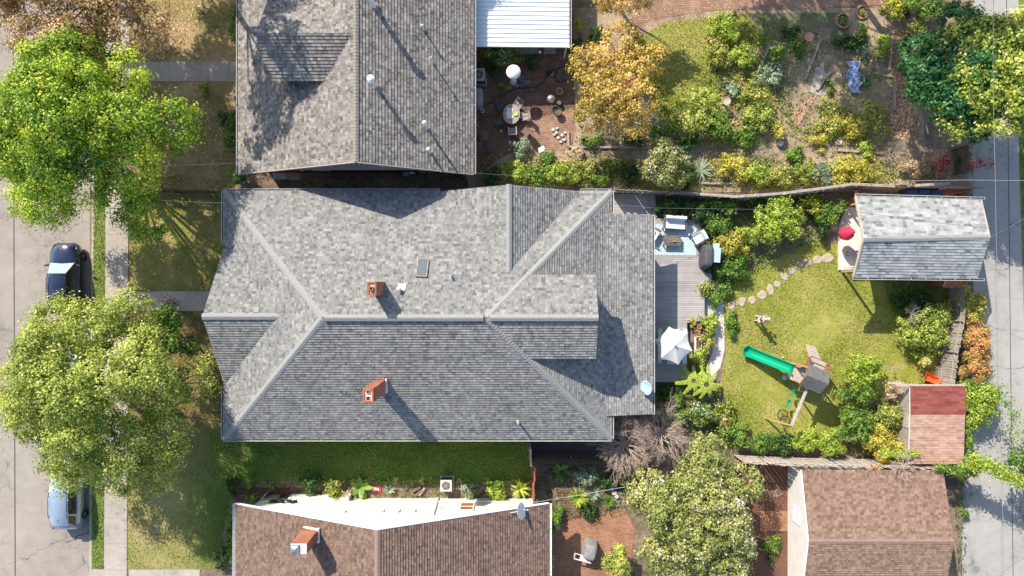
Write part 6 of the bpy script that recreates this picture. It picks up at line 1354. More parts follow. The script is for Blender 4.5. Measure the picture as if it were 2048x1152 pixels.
# ================================================================ TREES
def TW(px, py, z): return W(px, py, z)[:2]
c = TW(146, 252, 8.0); tree('street_tree', 'upper street tree with bright fresh green leaves, over the pavement', *c, (-27.75, 9.4), 6.2, 6.3, 2.8, 12.0, 'maple', 24, 880, 125, .58, .115, 11, group='broad trees by the street', lobe=(.22, .33), spread=.84, flat=.8)
c = TW(174, 795, 7.0); tree('street_tree', 'lower street tree with olive green leaves, over two of the parked cars', *c, (-27.75, -6.0), 6.1, 6.6, 2.6, 10.8, 'locust', 24, 880, 110, .56, .112, 23, group='broad trees by the street', lobe=(.22, .33), spread=.84, flat=.8)
c = TW(130, -12, 6.0); tree('dry_tree', 'sparse tree of dry tan leaves in the top left corner', *c, (-26.0, 19.5), 6.6, 4.6, 3.2, 9.5, 'tan', 16, 720, 62, .55, .125, 31, bark='bark_pale', lobe=(.26, .38), spread=.85)
c = TW(1240, 168, 3.4); tree('autumn_tree', 'round tree turning orange and gold right of the brick patio', *c, (6.9, 12.6), 3.65, 3.75, 1.3, 5.6, 'orange', 13, 420, 52, .38, .115, 41, trunk_r=.14, lobe=(.28, .4), spread=.72)
c = TW(1248, -32, 3.6); tree('autumn_tree', 'gold leaved tree cut off by the top edge of the photo', *c, (6.9, 19.4), 2.9, 2.3, 1.3, 5.4, 'orange', 9, 250, 50, .36, .115, 43, trunk_r=.14)
c = TW(1914, 152, 5.2); tree('evergreen_tree', 'tall tree of dark glossy leaves left of the yellow green one', *c, (27.4, 13.3), 3.5, 4.5, .6, 8.2, 'ivy', 15, 950, 60, .38, .145, 51, flat=.6, spread=.64, lobe=(.32, .44))
c = TW(2014, 146, 6.6); tree('broadleaf_tree', 'yellow green tree overhanging the alley in the top right corner', *c, (30.2, 13.4), 4.3, 4.8, 3.0, 9.2, 'magnolia', 15, 940, 62, .42, .14, 53, flat=.6, spread=.68, lobe=(.3, .42))
c = TW(1388, 1042, 3.3); tree('flowering_tree', 'wide bushy tree dotted with white blossom at the bottom edge', *c, (11.9, -15.2), 4.8, 5.0, .9, 5.4, 'crape', 20, 900, 60, .42, .12, 61, trunk_r=.12, lobe=(.24, .34), spread=.8)
c = TW(1332, 332, 2.6); tree('flowering_tree', 'small tree with pinkish blossom behind the weathered fence', *c, (9.5, 7.5), 1.95, 1.85, .8, 3.7, 'pinkcrape', 7, 170, 40, .3, .11, 63, trunk_r=.07)
c = TW(336, 676, 3.4); tree('small_tree', 'small dark green tree between the front walk and the porch', *c, (-21.6, -3.3), 1.9, 2.1, 1.2, 4.6, 'green', 7, 150, 46, .38, .13, 65, trunk_r=.1)
c = TW(1232, 1128, 1.8); tree('small_tree', 'small light green tree cut by the bottom edge, right of the covered barbecue', *c, (6.7, -17.6), 1.15, 1.35, .6, 2.6, 'locust', 6, 95, 40, .25, .1, 67, trunk_r=.06)
c = TW(2085, 905, 4.0); tree('alley_tree', 'tree just off the right edge by the alley verge', *c, (34.8, -10.3), 1.9, 2.2, 1.5, 5.0, 'green', 6, 130, 40, .4, .13, 69, trunk_r=.12)
# bare bushes
twigs('bare_bush', 'large bare twiggy bush at the bottom right corner of the grey roof', 'bush', *TW(1252, 895, 3), 2.0, 2.2, 34, mt['twig'], 3, th=.036, gens=5, up=.5, z=1.9, trunk=True)
twigs('bare_bush', 'bare twiggy bush reaching towards the blossom tree', 'bush', *TW(1326, 870, 2.7), 2.0, 1.3, 30, mt['twig'], 4, ry=1.5, th=.034, gens=5, up=.45, z=1.6, trunk=True)
twigs('bare_bush', 'bare pinkish grey bush between dry leaves and the dark tree', 'bush', *TW(1798, 300, .7), 1.1, 1.0, 22, mt['bark_pale'], 6, th=.02, gens=4, up=.5)
twigs('bare_bush', 'bare grey sticks poking from the yellow green shrub by the alley fence', 'bush', *TW(1838, 628, 2.2), .8, 1.0, 10, mt['bark_pale'], 7, th=.016, gens=4, up=.5, z=1.5)
twigs('bare_bush', 'bare curved branches hanging over the garage roof corner', 'bush', *TW(1806, 932, 2.9), .95, 1.0, 14, mt['twig'], 8, th=.018, gens=4, up=.1, z=2.9)
twigs('bare_bush', 'dead sticks on the mulch beside the garage wall', 'bush', *TW(1555, 985, .3), .5, .6, 12, mt['bark_pale'], 9, th=.02, gens=3, up=.4)
twigs('bare_bush', 'bare branch sticking out of the left garden shrub near the shed', 'bush', *TW(1792, 735, 1.2), .6, .6, 6, mt['bark_pale'], 10, th=.02, gens=3, up=.4, z=.8)
# tall trees just beyond the top edge of the photo: their shade falls on the garden, the roofs and the front yard
OFF = ((11, 29.5, 4.6, 14, 'tall tree beyond the top edge whose shade covers the brick path'), (16.5, 25.3, 4.4, 14, 'tall tree beyond the top edge shading the vegetable beds'), (22.6, 20.6, 3.7, 14, 'tall tree beyond the top edge shading the dark glossy tree'),
       (-6.5, 27.5, 3.6, 11, 'tall tree beyond the top edge whose shade dapples the white metal roof'), (-20.6, 22.0, 4.8, 15.5, 'tall tree beyond the top edge dappling the tan roof with shade'), (-30, 24, 4.2, 12.5, 'tall tree beyond the top edge dappling the neighbour\'s front yard'), (-26.5, 28.5, 4.2, 13.5, 'second tall tree beyond the top edge shading the neighbour\'s front yard'))
for i, (x, y, r, zt, lb) in enumerate(OFF):
    tree('tall_tree', lb, x, y, (x, y), r, r, zt - 6 if i < 3 else zt - 4, zt, 'green', 9, 240 if i < 3 else 230, 34, .5, .2, 80 + i)
# ================================================================ SHRUBS AND PLANTS
SH = [
 (1455, 52, 30, 1.3, 'lime', 'feathery light green bush at the top of the upper garden', {'ry': 26}),
 (1437, 103, 26, 1.1, 'mixed', 'straggly bush with yellowing leaves below the feathery one', {'ry': 30}),
 (1484, 112, 24, 1.0, 'lime', 'light bush right of the straggly one in the upper garden', {}),
 (1466, 180, 15, .6, 'greygreen', 'pale broad leaved plant above the round bird bath', {'leaf': .2}),
 (1398, 222, 42, 2.0, 'locust', 'round olive green bush right of the orange tree', {'ry': 42}),
 (1436, 248, 26, 1.5, 'green', 'darker bush touching the round olive one, by the hose ring', {}),
 (1515, 195, 34, 1.2, 'mixed', 'tangle of yellow green stems left of the orange bricks', {'ry': 28, 'dens': .7}),
 (1545, 148, 22, 1.0, 'greygreen', 'grey green plants between the staked vegetable rows', {'dens': .7}),
 (1556, 104, 18, .9, 'green', 'green spiky plants at the head of the slanting timber', {'dens': .8}),
 (1520, 238, 36, 1.2, 'locust', 'broad bush in the sun left of the loose orange bricks', {'ry': 26}),
 (1556, 262, 22, .9, 'yellow', 'yellowish bush above the round white boulder', {'dens': .8}),
 (1492, 275, 26, .8, 'green', 'low green patch left of the round white boulder', {'ry': 16}),
 (1708, 81, 36, .7, 'dark', 'dark clipped block of hedge below the brick rings', {'ry': 11, 'dens': 1.3}),
 (1578, 66, 24, .8, 'dark', 'dark plants behind the brown bird table', {'ry': 11}),
 (1595, 92, 18, .7, 'green', 'thin leaved green plants under the bird table', {'dens': .7}),
 (1722, 104, 26, .5, 'greygreen', 'sparse grey green plants under the dark clipped hedge', {'ry': 9, 'dens': .6}),
 (1727, 56, 11, .6, 'green', 'small feathery plant below the right brick ring', {}),
 (1767, 90, 17, .7, 'lime', 'little light green bush left of the upper timber', {}),
 (1790, 14, 28, 1.3, 'yflower', 'bush with yellow flowers beside the rusty wheelbarrow', {'ry': 22}),
 (1662, 168, 14, .35, 'green', 'small low plants with white specks left of the plastic sheet', {'dens': .5}),
 (1730, 160, 11, .35, 'green', 'small weed at the right edge of the plastic sheet', {}),
 (1752, 238, 30, 1.2, 'mixed', 'open yellow tipped bush below the bare soil', {'dens': .8}),
 (1702, 254, 30, .9, 'yellow', 'yellow leaved bush above the square white block', {'ry': 22}),
 (1664, 250, 22, .8, 'mixed', 'yellow orange bush left of the square white block', {'dens': .8}),
 (1640, 285, 18, .6, 'yellow', 'thin yellow plant on the path by the white boulder', {'dens': .6}),
 (1737, 297, 15, .6, 'lime', 'bright green tuft at the end of the level timber', {}),
 (1474, 338, 34, 1.0, 'yellow', 'pale yellow green bush behind the fence, first right of the grey rosette', {'ry': 24}),
 (1512, 350, 30, 1.0, 'lime', 'bright green bush behind the fence where it bends', {'ry': 22}),
 (1560, 352, 32, 1.0, 'mixed', 'mixed green bush behind the middle of the weathered fence', {'ry': 20}),
 (1592, 318, 18, .7, 'green', 'small green bush above the level timber in the flower bed', {}),
 (1614, 345, 24, .9, 'mixed', 'orange flecked bush behind the weathered fence', {}),
 (1652, 348, 26, .9, 'greygreen', 'grey green bush behind the weathered fence', {}),
 (1712, 340, 42, 1.3, 'yellow', 'wide yellow bush above the left end of the pale grey roof', {'ry': 26}),
 (1375, 352, 26, .9, 'dark', 'dark green bush right of the pink flowering tree', {}),
 (1028, 340, 34, .9, 'lime', 'sunny leafy plants above the grey roof peak, left group', {'ry': 24}),
 (1078, 350, 30, .8, 'green', 'leafy green plants above the pale pole in the bed', {'ry': 22}),
 (1124, 345, 32, .9, 'lime', 'bushy light green plants in the middle of the flower bed', {'ry': 24}),
 (1172, 335, 26, .8, 'mixed', 'spiky yellow green plants left of the dark ones in the bed', {'ry': 20}),
 (1221, 330, 30, .8, 'green', 'low green patch below the long timber', {'ry': 14}),
 (1198, 362, 26, .7, 'green', 'low leafy plants against the grey roof corner', {'ry': 12}),
 (1262, 352, 20, .7, 'dark', 'dim green plants left of the pink flowering tree', {}),
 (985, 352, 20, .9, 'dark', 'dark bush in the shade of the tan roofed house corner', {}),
 (1040, 296, 17, .8, 'greygreen', 'bushy potted plant group at the bottom of the patio', {}),
 (1156, 306, 14, .5, 'dry', 'dry orange brown plant below the orange tree', {}),
 (1092, 320, 16, .6, 'green', 'small green bush by the white square pad', {}),
 (1001, 106, 40, 1.9, 'whiteflower', 'shrub with white flowers against the white metal roof', {'ry': 26}),
 (988, 130, 22, 1.1, 'dark', 'dark foliage beside the upper air conditioner', {}),
 (1060, 120, 15, .8, 'dark', 'dim plant against the grey bench', {}),
 (1157, 48, 12, .8, 'lime', 'small bright green plant right of the white metal roof', {}),
 (1152, 88, 18, .9, 'dark', 'dark plants at the corner of the white metal roof', {}),
 (1190, 66, 18, .7, 'dark', 'dark plants above the orange tree', {'dens': .8}),
 (1330, 262, 28, 1.1, 'green', 'green bush at the lower right foot of the orange tree', {'ry': 20}),
 (1375, 282, 26, .9, 'dark', 'dark bush below the round olive green one', {'ry': 16}),
 (1180, 281, 26, .6, 'green', 'low green plants right of the upright patio timber', {'ry': 10}),
 (1270, 282, 24, .7, 'dark', 'dark plants above the long timber under the orange tree', {'ry': 10}),
 (1855, 12, 40, 1.4, 'green', 'leafy green mass above the dark glossy tree', {'ry': 24}),
 (1838, 60, 20, .7, 'mixed', 'dry grass clump right of the rusty wheelbarrow', {'ry': 22, 'dens': .7}),
 (1840, 334, 34, 1.0, 'dry', 'tan dried bush left of the red leaved one', {'ry': 16}),
 (1885, 330, 19, 1.5, 'red', 'red leaved shrub at the left edge of the alley', {'ry': 24, 'dens': .5}),
 (1962, 332, 32, 2.0, 'red', 'sparse dark red branches reaching over the alley', {'ry': 15, 'dens': .22}),
 (1925, 322, 20, 1.0, 'dark', 'dark growth at the foot of the alley gate', {'dens': .5}),
 (1344, 414, 34, 1.3, 'dark', 'dark leafy bush behind the patio sofa', {'ry': 18}),
 (1398, 418, 36, 1.4, 'dark', 'dark bush behind the string lights', {'ry': 24}),
 (1452, 412, 34, 1.4, 'green', 'green bush below the bend of the weathered fence', {'ry': 18}),
 (1440, 452, 24, 1.3, 'green', 'green bush right of the tilted armchair', {'ry': 20}),
 (1462, 488, 34, 1.5, 'yellow', 'bright yellow green bush right of the covered barbecue', {'ry': 24}),
 (1505, 468, 28, 1.4, 'lime', 'light bush under the tall lime shrub', {'ry': 20}),
 (1560, 440, 52, 2.4, 'lime', 'tall lime green shrub left of the yellow flowers', {'ry': 46}),
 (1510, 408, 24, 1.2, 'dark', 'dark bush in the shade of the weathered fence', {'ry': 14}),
 (1623, 408, 32, 1.3, 'yflower', 'bush covered in bright yellow flowers', {'ry': 22}),
 (1668, 420, 26, 1.4, 'green', 'green bush left of the outbuilding porch', {'ry': 26}),
 (1648, 452, 20, 1.0, 'dark', 'dark bush below the yellow flowers', {'ry': 20}),
 (1468, 534, 30, 1.2, 'green', 'leafy bush left of the shaded bare patch', {'ry': 26}),
 (1436, 545, 20, .9, 'dark', 'dark bush under the barbecue end of the deck', {'ry': 24}),
 (1452, 578, 17, .7, 'green', 'small green bush at the top of the pale garden walk', {}),
 (1408, 580, 19, .9, 'mixed', 'bush with orange tips at the deck edge by the white pot', {'ry': 16}),
 (1430, 600, 17, .8, 'green', 'green plants filling the bed at the deck edge', {'ry': 16}),
 (1420, 648, 24, .9, 'lime', 'bright lime plant right of the clay pots', {'ry': 15}),
 (1384, 645, 10, .6, 'yellow', 'yellowish plant spilling over the deck left of the clay pots', {'ry': 14, 'dens': .6}),
 (1464, 648, 15, .6, 'green', 'green clump on the lawn edge right of the garden walk', {'ry': 24}),
 (1415, 682, 19, .9, 'mixed', 'pale green bush right of the white trough', {'ry': 22}),
 (1398, 722, 18, .9, 'lime', 'light green bush right of the parasol', {'ry': 18}),
 (1335, 785, 26, .9, 'dark', 'dark low bush at the bottom end of the deck', {'ry': 18}),
 (1352, 798, 18, 1.0, 'green', 'green bush left of the feather leaved plants', {}),
 (1402, 832, 38, 1.4, 'whiteflower', 'bush with a few white blooms left of the lawn', {'ry': 28}),
 (1352, 838, 24, 1.0, 'green', 'green bush above the bare twigs', {'ry': 20}),
 (1448, 826, 28, 1.1, 'mixed', 'yellow green bush at the lower left of the lawn', {'ry': 30}),
 (1474, 872, 32, 1.2, 'green', 'rounded green bush at the foot of the lawn, first from the left', {'ry': 28}),
 (1525, 886, 32, 1.2, 'green', 'rounded green bush at the foot of the lawn, second from the left', {'ry': 22}),
 (1572, 890, 30, 1.1, 'dark', 'darker bush at the foot of the lawn under the swing', {'ry': 22}),
 (1618, 882, 34, 1.3, 'lime', 'light green bush at the foot of the lawn right of the swing', {'ry': 26}),
 (1664, 884, 30, 1.5, 'lime', 'light bush above the pale grey fence', {'ry': 28}),
 (1710, 850, 40, 1.9, 'green', 'tall green bush left of the little shed', {'ry': 38}),
 (1728, 742, 44, 1.8, 'lime', 'large round bush right of the climbing frame roof', {'ry': 36}),
 (1722, 790, 34, 1.6, 'green', 'green bush just under the large round one', {'ry': 24}),
 (1772, 890, 38, 1.9, 'yellow', 'yellow green bush below the shed\'s left side', {'ry': 34}),
 (1778, 832, 30, 1.7, 'mixed', 'mixed bush against the left wall of the shed', {'ry': 26}),
 (1797, 782, 26, 1.2, 'dry', 'dried brown clump by the corner of the red felt roof', {'ry': 14}),
 (1858, 655, 48, 2.0, 'locust', 'tall yellow green shrub left of the leaning alley fence', {'ry': 52}),
 (1826, 600, 34, 1.2, 'dark', 'shaded dark bush below the pale grey outbuilding', {'ry': 26}),
 (1886, 620, 20, 1.4, 'yellow', 'yellow leaved bush under the little orange roof', {'ry': 16}),
 (1850, 715, 26, 1.0, 'mixed', 'low bush above the orange wheelbarrow', {'ry': 16}),
 (1950, 612, 30, 1.9, 'yellow', 'yellow vine at the top of the alley fence', {'ry': 34, 'dens': 1.5}),
 (1957, 682, 32, 1.9, 'vine', 'orange vine in the middle of the alley fence', {'ry': 44, 'dens': 1.5}),
 (1952, 742, 30, 1.7, 'vine', 'yellow and orange vine at the bottom of the alley fence', {'ry': 26, 'dens': 1.5}),
 (1962, 806, 46, 2.2, 'lime', 'bright green vine right of the shed roof', {'ry': 46, 'dens': 1.3}),
 (1935, 880, 14, 1.8, 'green', 'narrow green vine down the right edge of the shed', {'ry': 45}),
 (1742, 944, 22, 2.6, 'vine', 'brownish branch resting on the garage roof', {'ry': 16, 'dens': .6}),
 (1932, 940, 26, 2.6, 'mixed', 'brown and green vine clump at the alley end of the fence', {'ry': 20}),
 (1930, 1025, 11, .6, 'green', 'small weed between the garage and the alley', {}),
 (468, 40, 14, 1.6, 'green', 'tall green shrub against the top of the tan roofed house front', {'ry': 42}),
 (462, 262, 17, 1.3, 'green', 'row of green foundation shrubs under the flag', {'ry': 44}),
 (478, 352, 24, 1.0, 'dark', 'dark shrub at the bottom left corner of the tan roof', {'ry': 12}),
 (445, 235, 13, .8, 'dark', 'rounded dark shrub in front of the foundation shrubs', {}),
 (410, 175, 13, .5, 'mixed', 'small shrub beside the neighbour\'s front walk', {}),
 (462, 1070, 13, .8, 'green', 'long green hedge along the left gutter of the brown roof', {'ry': 58}),
 (440, 1118, 15, .8, 'dark', 'dark hedge end at the driveway corner', {'ry': 24}),
 (462, 975, 15, .8, 'dark', 'curved dark hedge at the corner of the side lawn', {'ry': 20}),
 (500, 998, 14, .5, 'green', 'small clipped bush in the red mulch', {'ry': 9}),
 (498, 966, 10, .5, 'lime', 'small light bush at the top of the red mulch', {}),
 (618, 970, 22, .9, 'dark', 'dark bush at the right end of the red mulch', {'ry': 18}),
 (665, 984, 20, 1.1, 'mixed', 'bush with yellow orange leaves on the white wall', {'ry': 18}),
 (990, 990, 23, .9, 'lime', 'bright round clump in the sun by the white wall', {'ry': 20}),
 (992, 968, 18, .8, 'green', 'green plant behind the bright round clump', {'ry': 12}),
 (936, 984, 19, .6, 'greygreen', 'patterned grey green plant right of the lower air conditioner', {'ry': 14}),
 (1111, 1040, 14, .9, 'green', 'bright leafy shrub right of the brown roof gutter', {'ry': 26}),
 (1178, 952, 26, 1.0, 'greygreen', 'bluish leafy plant below the black fence', {'ry': 20}),
 (1212, 964, 16, .8, 'dark', 'dark plant left of the pond stones', {}),
 (1178, 1028, 22, .6, 'dark', 'low dark plants at the foot of the big yucca', {'ry': 14}),
 (1250, 960, 14, .6, 'green', 'broad green leaves over the pond', {'leaf': .2}),
 (1548, 1100, 20, .4, 'green', 'patch of weeds by the garage wall', {'ry': 30, 'dens': .5}),
 (1272, 940, 18, .9, 'yellow', 'yellowish plant under the bare twigs', {'dens': .6}),
]
for i, (px, py, r, h, kind, label, kw) in enumerate(SH):
    kw = dict(kw); nm_ = 'vine' if ' vine' in label else 'hedge' if 'hedge' in label else 'bush' if 'bush' in label else 'shrub' if 'shrub' in label else 'garden_plant'
    g_ = 1.0 if 1540 < px < 1600 and 240 < py < 280 else 1.4 if (py < 375 and 1380 < px < 1780 and h > .5) else 1.25
    if 'ry' in kw: kw['ry'] *= g_
    shrub(px, py, r * g_, h * 1.1, kind, label, nm_, nm_.replace('garden_', ''), leaf=kw.pop('leaf', .105), **kw)
def vine_line(label, pts, w, kind, n, seed):
    rng = np.random.default_rng(seed); P = np.array([W(*p) for p in pts]); t = np.sort(rng.uniform(0, len(pts) - 1.001, n)); k = t.astype(int); f = (t - k)[:, None]
    pos = P[k] * (1 - f) + P[k + 1] * f + rng.normal(size=(n, 3)) * np.array([w, w, w * .6]) * (.7 + .3 * np.sin(t * 9))[:, None]
    o = leaf_mesh('vine', pos, rng.normal(size=(n, 3)) * .5 + np.array([0, 0, 1]), rng.uniform(.07, .14, n), .5 + rng.normal(0, .25, n), lm[kind]); tag(o, label, 'vine')
vine_line('thick green vine draped on the cable over the alley', [(1940, 922, 3.3), (1985, 934, 3.5), (2020, 955, 3.6), (2110, 985, 3.8)], .3, 'lime', 4200, 5)
vine_line('thin green vine on the wire at the garage roof corner', [(1872, 934, 2.9), (1900, 937, 3.0), (1935, 940, 3.1)], .16, 'green', 700, 6)
vine_line('wispy green shoots hanging over the alley from the fence', [(1985, 770, 3), (2010, 800, 3), (2030, 835, 2.8), (2020, 880, 2.6)], .38, 'green', 420, 7)
vine_line('green branch lying across the left edge of the shed roof', [(1760, 905, 2.5), (1800, 910, 2.5), (1838, 908, 2.5)], .16, 'lime', 600, 8)
# rosettes
def rosette(px, py, r, n, kind, label, h=.5, w=.05, tilt=(.1, 1.2), name='yucca', cat='plant', z=0, droop=.3, seed=1):
    rng = np.random.default_rng(seed + int(px)); x, y, _ = W(px, py, z + h * .5); V_ = []; Fc = []; L = []
    for i in range(n):
        a = rng.uniform(0, 2 * math.pi); e = rng.uniform(*tilt); ln = r * rng.uniform(.75, 1.1); d = np.array([math.cos(a) * math.cos(e), math.sin(a) * math.cos(e), math.sin(e)]); s = np.array([-math.sin(a), math.cos(a), 0]) * w / 2
        b = len(V_); c0 = np.array([0, 0, h * .25])
        for f, ww in ((0, .6), (.4, 1), (.75, .8), (1, .06)):
            p = c0 + d * ln * f - np.array([0, 0, droop * ln * f * f]); p[2] = max(p[2], .02); V_ += [p - s * ww, p + s * ww]
        Fc += [(b + 2 * k, b + 2 * k + 1, b + 2 * k + 3, b + 2 * k + 2) for k in range(3)]; L += [rng.uniform(.1, 1)] * 3
    me = bpy.data.meshes.new(name); me.from_pydata([tuple(p) for p in V_], [], Fc); at = me.attributes.new('lr', 'FLOAT', 'FACE'); at.data.foreach_set('value', np.array(L, dtype=np.float32)); me.materials.append(lm[kind])
    o = bpy.data.objects.new(name, me); col.objects.link(o); o.location = (x, y, z); tag(o, label, cat); return o
rosette(1158, 995, .85, 95, 'lime', 'big spiky yucca half in the sun by the brick path', h=.9, w=.06, z=.3, droop=.1, seed=2)
rosette(1188, 990, .75, 60, 'greygreen', 'bluish spiky yucca in shade right of the big one', h=.6, w=.05)
rosette(1214, 972, .6, 60, 'green', 'grassy green clump left of the pond', h=.4, w=.05, name='grass_clump', cat='plant')
rosette(1218, 1004, .62, 60, 'green', 'grassy green clump below the pond', h=.4, w=.05, name='grass_clump', cat='plant')
rosette(780, 980, .55, 45, 'greygreen', 'blue green yucca beside the red bag', h=.5, w=.05)
rosette(543, 972, .45, 40, 'green', 'spiky green tuft in the red mulch', h=.4, w=.04, name='grass_clump')
rosette(1125, 942, .85, 26, 'green', 'broad leaved plant under the black fence', h=.7, w=.22, name='broad_leaved_plant', tilt=(.2, 1.1))
rosette(722, 976, .95, 18, 'green', 'big elephant ear plant against the white wall', h=.9, w=.34, name='elephant_ear', tilt=(.1, .9), droop=.25)
rosette(690, 992, .5, 22, 'dry', 'dry pale leaves between the two bushes on the white wall', h=.8, w=.06, name='dry_leaves', tilt=(0, 1), z=.6)
rosette(1040, 978, .95, 34, 'lime', 'arching bright fern by the white wall', h=.8, w=.14, name='fern', tilt=(.3, 1.2), droop=.45)
rosette(948, 988, .5, 7, 'mixed', 'narrow yellow leaf plant right of the grey green one', h=.8, w=.12, name='canna', tilt=(.5, 1.3))
rosette(1402, 340, 1.1, 16, 'greygreen', 'grey agave-like rosette behind the weathered fence', h=.9, w=.14, name='cardoon', tilt=(.1, .8), droop=.15)
for i, (px, py, r, nf, lb) in enumerate(((1388, 762, 1.0, 9, 'left feather leaved plant with fronds spread like a star'), (1414, 770, 1.05, 10, 'right feather leaved plant with fronds spread like a star'))):
    rng = np.random.default_rng(90 + i); x, y, _ = W(px, py, 1.6); t = thing('sumac', lb, 'plant', (x, y, 0), 0, 'feather leaved plants below the deck'); P_ = []; N_ = []; mb = MB(); mb.tube([(0, 0, 0), (.03, .03, 1.5)], .03, 6)
    for k in range(nf):
        a = 2 * math.pi * k / nf + rng.uniform(-.2, .2); ln = r * rng.uniform(.85, 1.15); d = Vector((math.cos(a), math.sin(a), 0)); s = Vector((-d.y, d.x, 0))
        tip = [Vector((0, 0, 1.5)) + d * ln * f + Vector((0, 0, .35 * f - .75 * f * f)) for f in (0, .3, .6, 1)]; mb.tube(tip, .012, 4)
        for f in np.linspace(.18, 1, 34):
            p = Vector((0, 0, 1.5)) + d * ln * f + Vector((0, 0, .35 * f - .75 * f * f)); wv = .15 * (1 - .6 * f)
            for s_ in (-1, 1):
                for g_ in (.4, 1.0): P_.append(tuple(p + s * s_ * wv * g_ + Vector((0, 0, -.03 * g_)))); N_.append((0, 0, 1))
    P_ = np.array(P_); leaf_mesh('fronds', P_, np.array(N_) + rng.normal(size=(len(P_), 3)) * .35, rng.uniform(.07, .12, len(P_)), .7 + rng.normal(0, .15, len(P_)), lm['lime'], parent=t); mb.build('stem', mt['bark'], t)
# pink flowers by the walk
x, y, _ = W(336, 606, .7); t = thing('flower_tub', 'tub of pink and white flowers at the edge of the front walk', 'flower tub', (x, y, 0)); q = MB(); q.lathe([(.18, 0), (.25, .4), (.25, .45), (.22, .42)], n=16); q.build('tub', mt['dgrey'], t)
rng = np.random.default_rng(9); n = 220; pos = rng.normal(size=(n, 3)) * np.array([.3, .15, .12]) + np.array([0, .05, .6]); mfl = leaf_mat('pink_flower', [(0, (.04, .07, .02)), (.3, (.3, .05, .09)), (.6, (.5, .14, .2)), (.8, (.85, .75, .78)), (1, (.9, .88, .9))]); leaf_mesh('flowers', pos, rng.normal(size=(n, 3)) + np.array([0, 0, 1]), rng.uniform(.05, .11, n), rng.uniform(0, 1, n), mfl, parent=t)
# low border plants: clumps one could count
k_ = 0
for i, px in enumerate(list(range(742, 880, 17)) + list(range(918, 1062, 18)) + list(range(640, 742, 26))):
    o = rosette(px + (i * 7) % 5 - 2, 960 + (i * 5) % 7, .36, 34, 'green' if i % 3 else 'mixed', 'arching grassy clump in the border row along the side lawn\'s lower edge', h=.3, w=.035, name='grass_clump', cat='plant', seed=i); o['group'] = 'grassy clumps in the side border'
# ================================================================ GRASS AND FALLEN LEAVES
def pp(l, z=0): return [W2(a, b, z) for a, b in l]
scatter('grass', [pp([(1443, 590), (1470, 560), (1540, 520), (1640, 480), (1712, 540), (1760, 553), (1905, 560), (1890, 700), (1850, 772), (1760, 790), (1690, 850), (1640, 880), (1520, 885), (1470, 840), (1440, 770), (1452, 700)])], 230, .075, 'grass', 1, z=.015, up=1.0, h=.03, patch=1.15, label='mown sunny grass of the back lawn')
scatter('grass', [pp([(258, 384), (470, 384), (470, 580), (258, 580)]), pp([(256, 624), (460, 624), (500, 880), (452, 1040), (425, 1137), (251, 1137)])], 200, .075, 'grass', 2, z=.015, up=1.0, h=.03, patch=1.1, label='patchy grass of the front lawn')
scatter('grass', [pp([(450, 880), (1060, 880), (1060, 956), (450, 956)]), pp([(187, -20), (209, -20), (209, 1136), (184, 1136)]), pp([(2040, 280), (2080, 280), (2080, 700), (2055, 700)])], 200, .085, 'grass_dark', 3, z=.015, up=1.0, h=.03, label='greener grass of the side lawn and street verge')
scatter('grass', [pp([(258, 0), (470, 0), (470, 122), (258, 122)]), pp([(258, 166), (470, 166), (470, 382), (258, 382)])], 150, .075, 'grass', 4, z=.015, up=1.0, h=.03, patch=.9, label='thin dry grass of the neighbour\'s front yard')
scatter('grass', [pp([(1255, 90), (1330, 45), (1500, 27), (1600, 40), (1640, 62), (1540, 82), (1480, 110), (1430, 160), (1445, 240), (1380, 262), (1320, 240)])], 190, .075, 'grass', 5, z=.015, up=1.0, h=.03, label='short grass of the upper garden')
scatter('weeds', [pp([(1140, 120), (1780, 60), (1800, 290), (1150, 290)]), pp([(960, 300), (1900, 300), (1900, 375), (960, 375)])], 75, .12, 'mixed', 6, z=.02, up=.6, h=.3, patch=.8, label='scattered weeds on the garden soil')
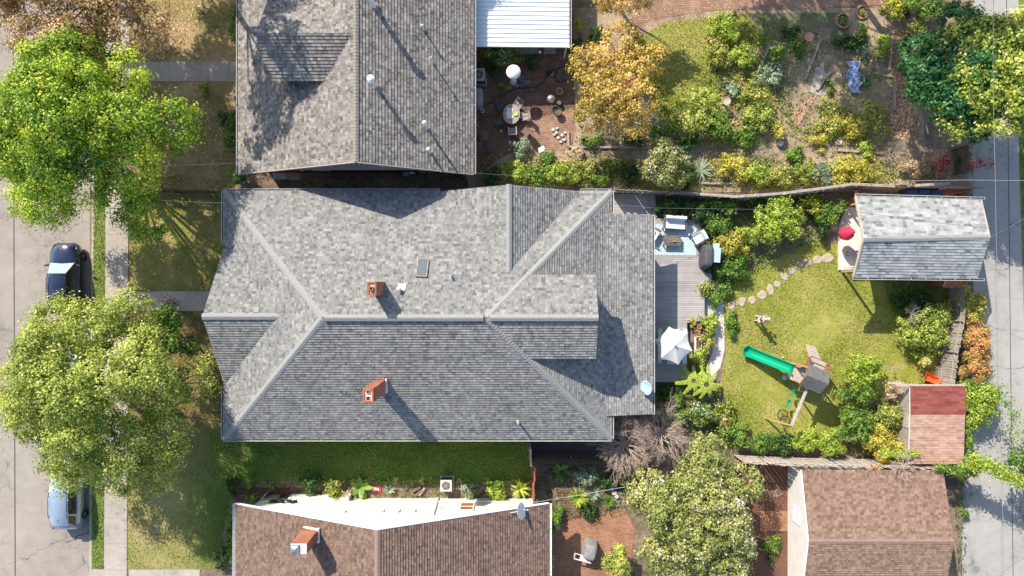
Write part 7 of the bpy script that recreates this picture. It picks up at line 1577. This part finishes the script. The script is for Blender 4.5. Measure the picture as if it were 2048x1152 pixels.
scatter('weeds', [pp([(1420, 40), (1500, 40), (1560, 90), (1600, 60), (1640, 100), (1625, 190), (1720, 225), (1765, 290), (1380, 295), (1390, 180)]), pp([(965, 318), (1790, 318), (1790, 372), (1600, 378), (1500, 385), (1400, 382), (965, 368)])], 260, .11, 'mixed', 16, z=.03, up=.6, h=.25, patch=.8, holes=[pp([(1578, 185), (1640, 130), (1650, 175), (1630, 250), (1585, 262)]), pp([(1540, 278), (1600, 275), (1600, 312), (1540, 310)])], label='tangled light growth filling the gaps in the upper garden')
scatter('weeds', [pp([(1318, 400), (1662, 400), (1655, 490), (1560, 515), (1510, 545), (1455, 585), (1436, 560), (1400, 440)]), pp([(1310, 770), (1440, 770), (1470, 880), (1700, 880), (1760, 790), (1900, 770), (1820, 920), (1310, 860)]), pp([(1760, 556), (1910, 560), (1900, 620), (1790, 640)])], 130, .11, 'green', 7, z=.02, up=.6, h=.2, label='ground cover under the back garden bushes')
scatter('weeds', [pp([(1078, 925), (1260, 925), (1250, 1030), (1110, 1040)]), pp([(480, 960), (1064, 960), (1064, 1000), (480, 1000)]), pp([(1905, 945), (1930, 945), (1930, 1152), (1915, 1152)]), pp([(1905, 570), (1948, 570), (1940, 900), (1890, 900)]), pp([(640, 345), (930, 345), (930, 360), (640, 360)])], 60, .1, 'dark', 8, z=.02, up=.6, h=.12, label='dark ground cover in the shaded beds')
scatter('fallen_leaves', [pp([(1778, 60), (1832, 60), (1838, 280), (1780, 280)])], 170, .13, 'litter', 9, z=.015, up=1.2, h=.05, label='brown dry leaves covering the strip left of the dark tree')
scatter('fallen_leaves', [pp([(258, 0), (440, 0), (330, 120), (300, 380), (258, 380)]), pp([(330, 190), (450, 230), (440, 380), (330, 380)]), pp([(0, -20), (180, -20), (180, 70), (0, 90)])], 55, .11, 'litter', 10, z=.015, up=1.5, h=.02, patch=1.0, label='fallen leaves on the neighbour\'s front yard and street edge')
scatter('fallen_leaves', [pp([(180, 400), (186, 400), (186, 620), (180, 620)]), pp([(1148, 298), (1310, 298), (1310, 315), (1148, 315)]), pp([(1600, 120), (1780, 60), (1780, 290), (1600, 290)]), pp([(1250, 20), (1500, 5), (1500, 30), (1250, 60)])], 22, .08, 'litter', 11, z=.02, up=1.5, h=.03, label='sparse fallen leaves on garden paths and kerb')
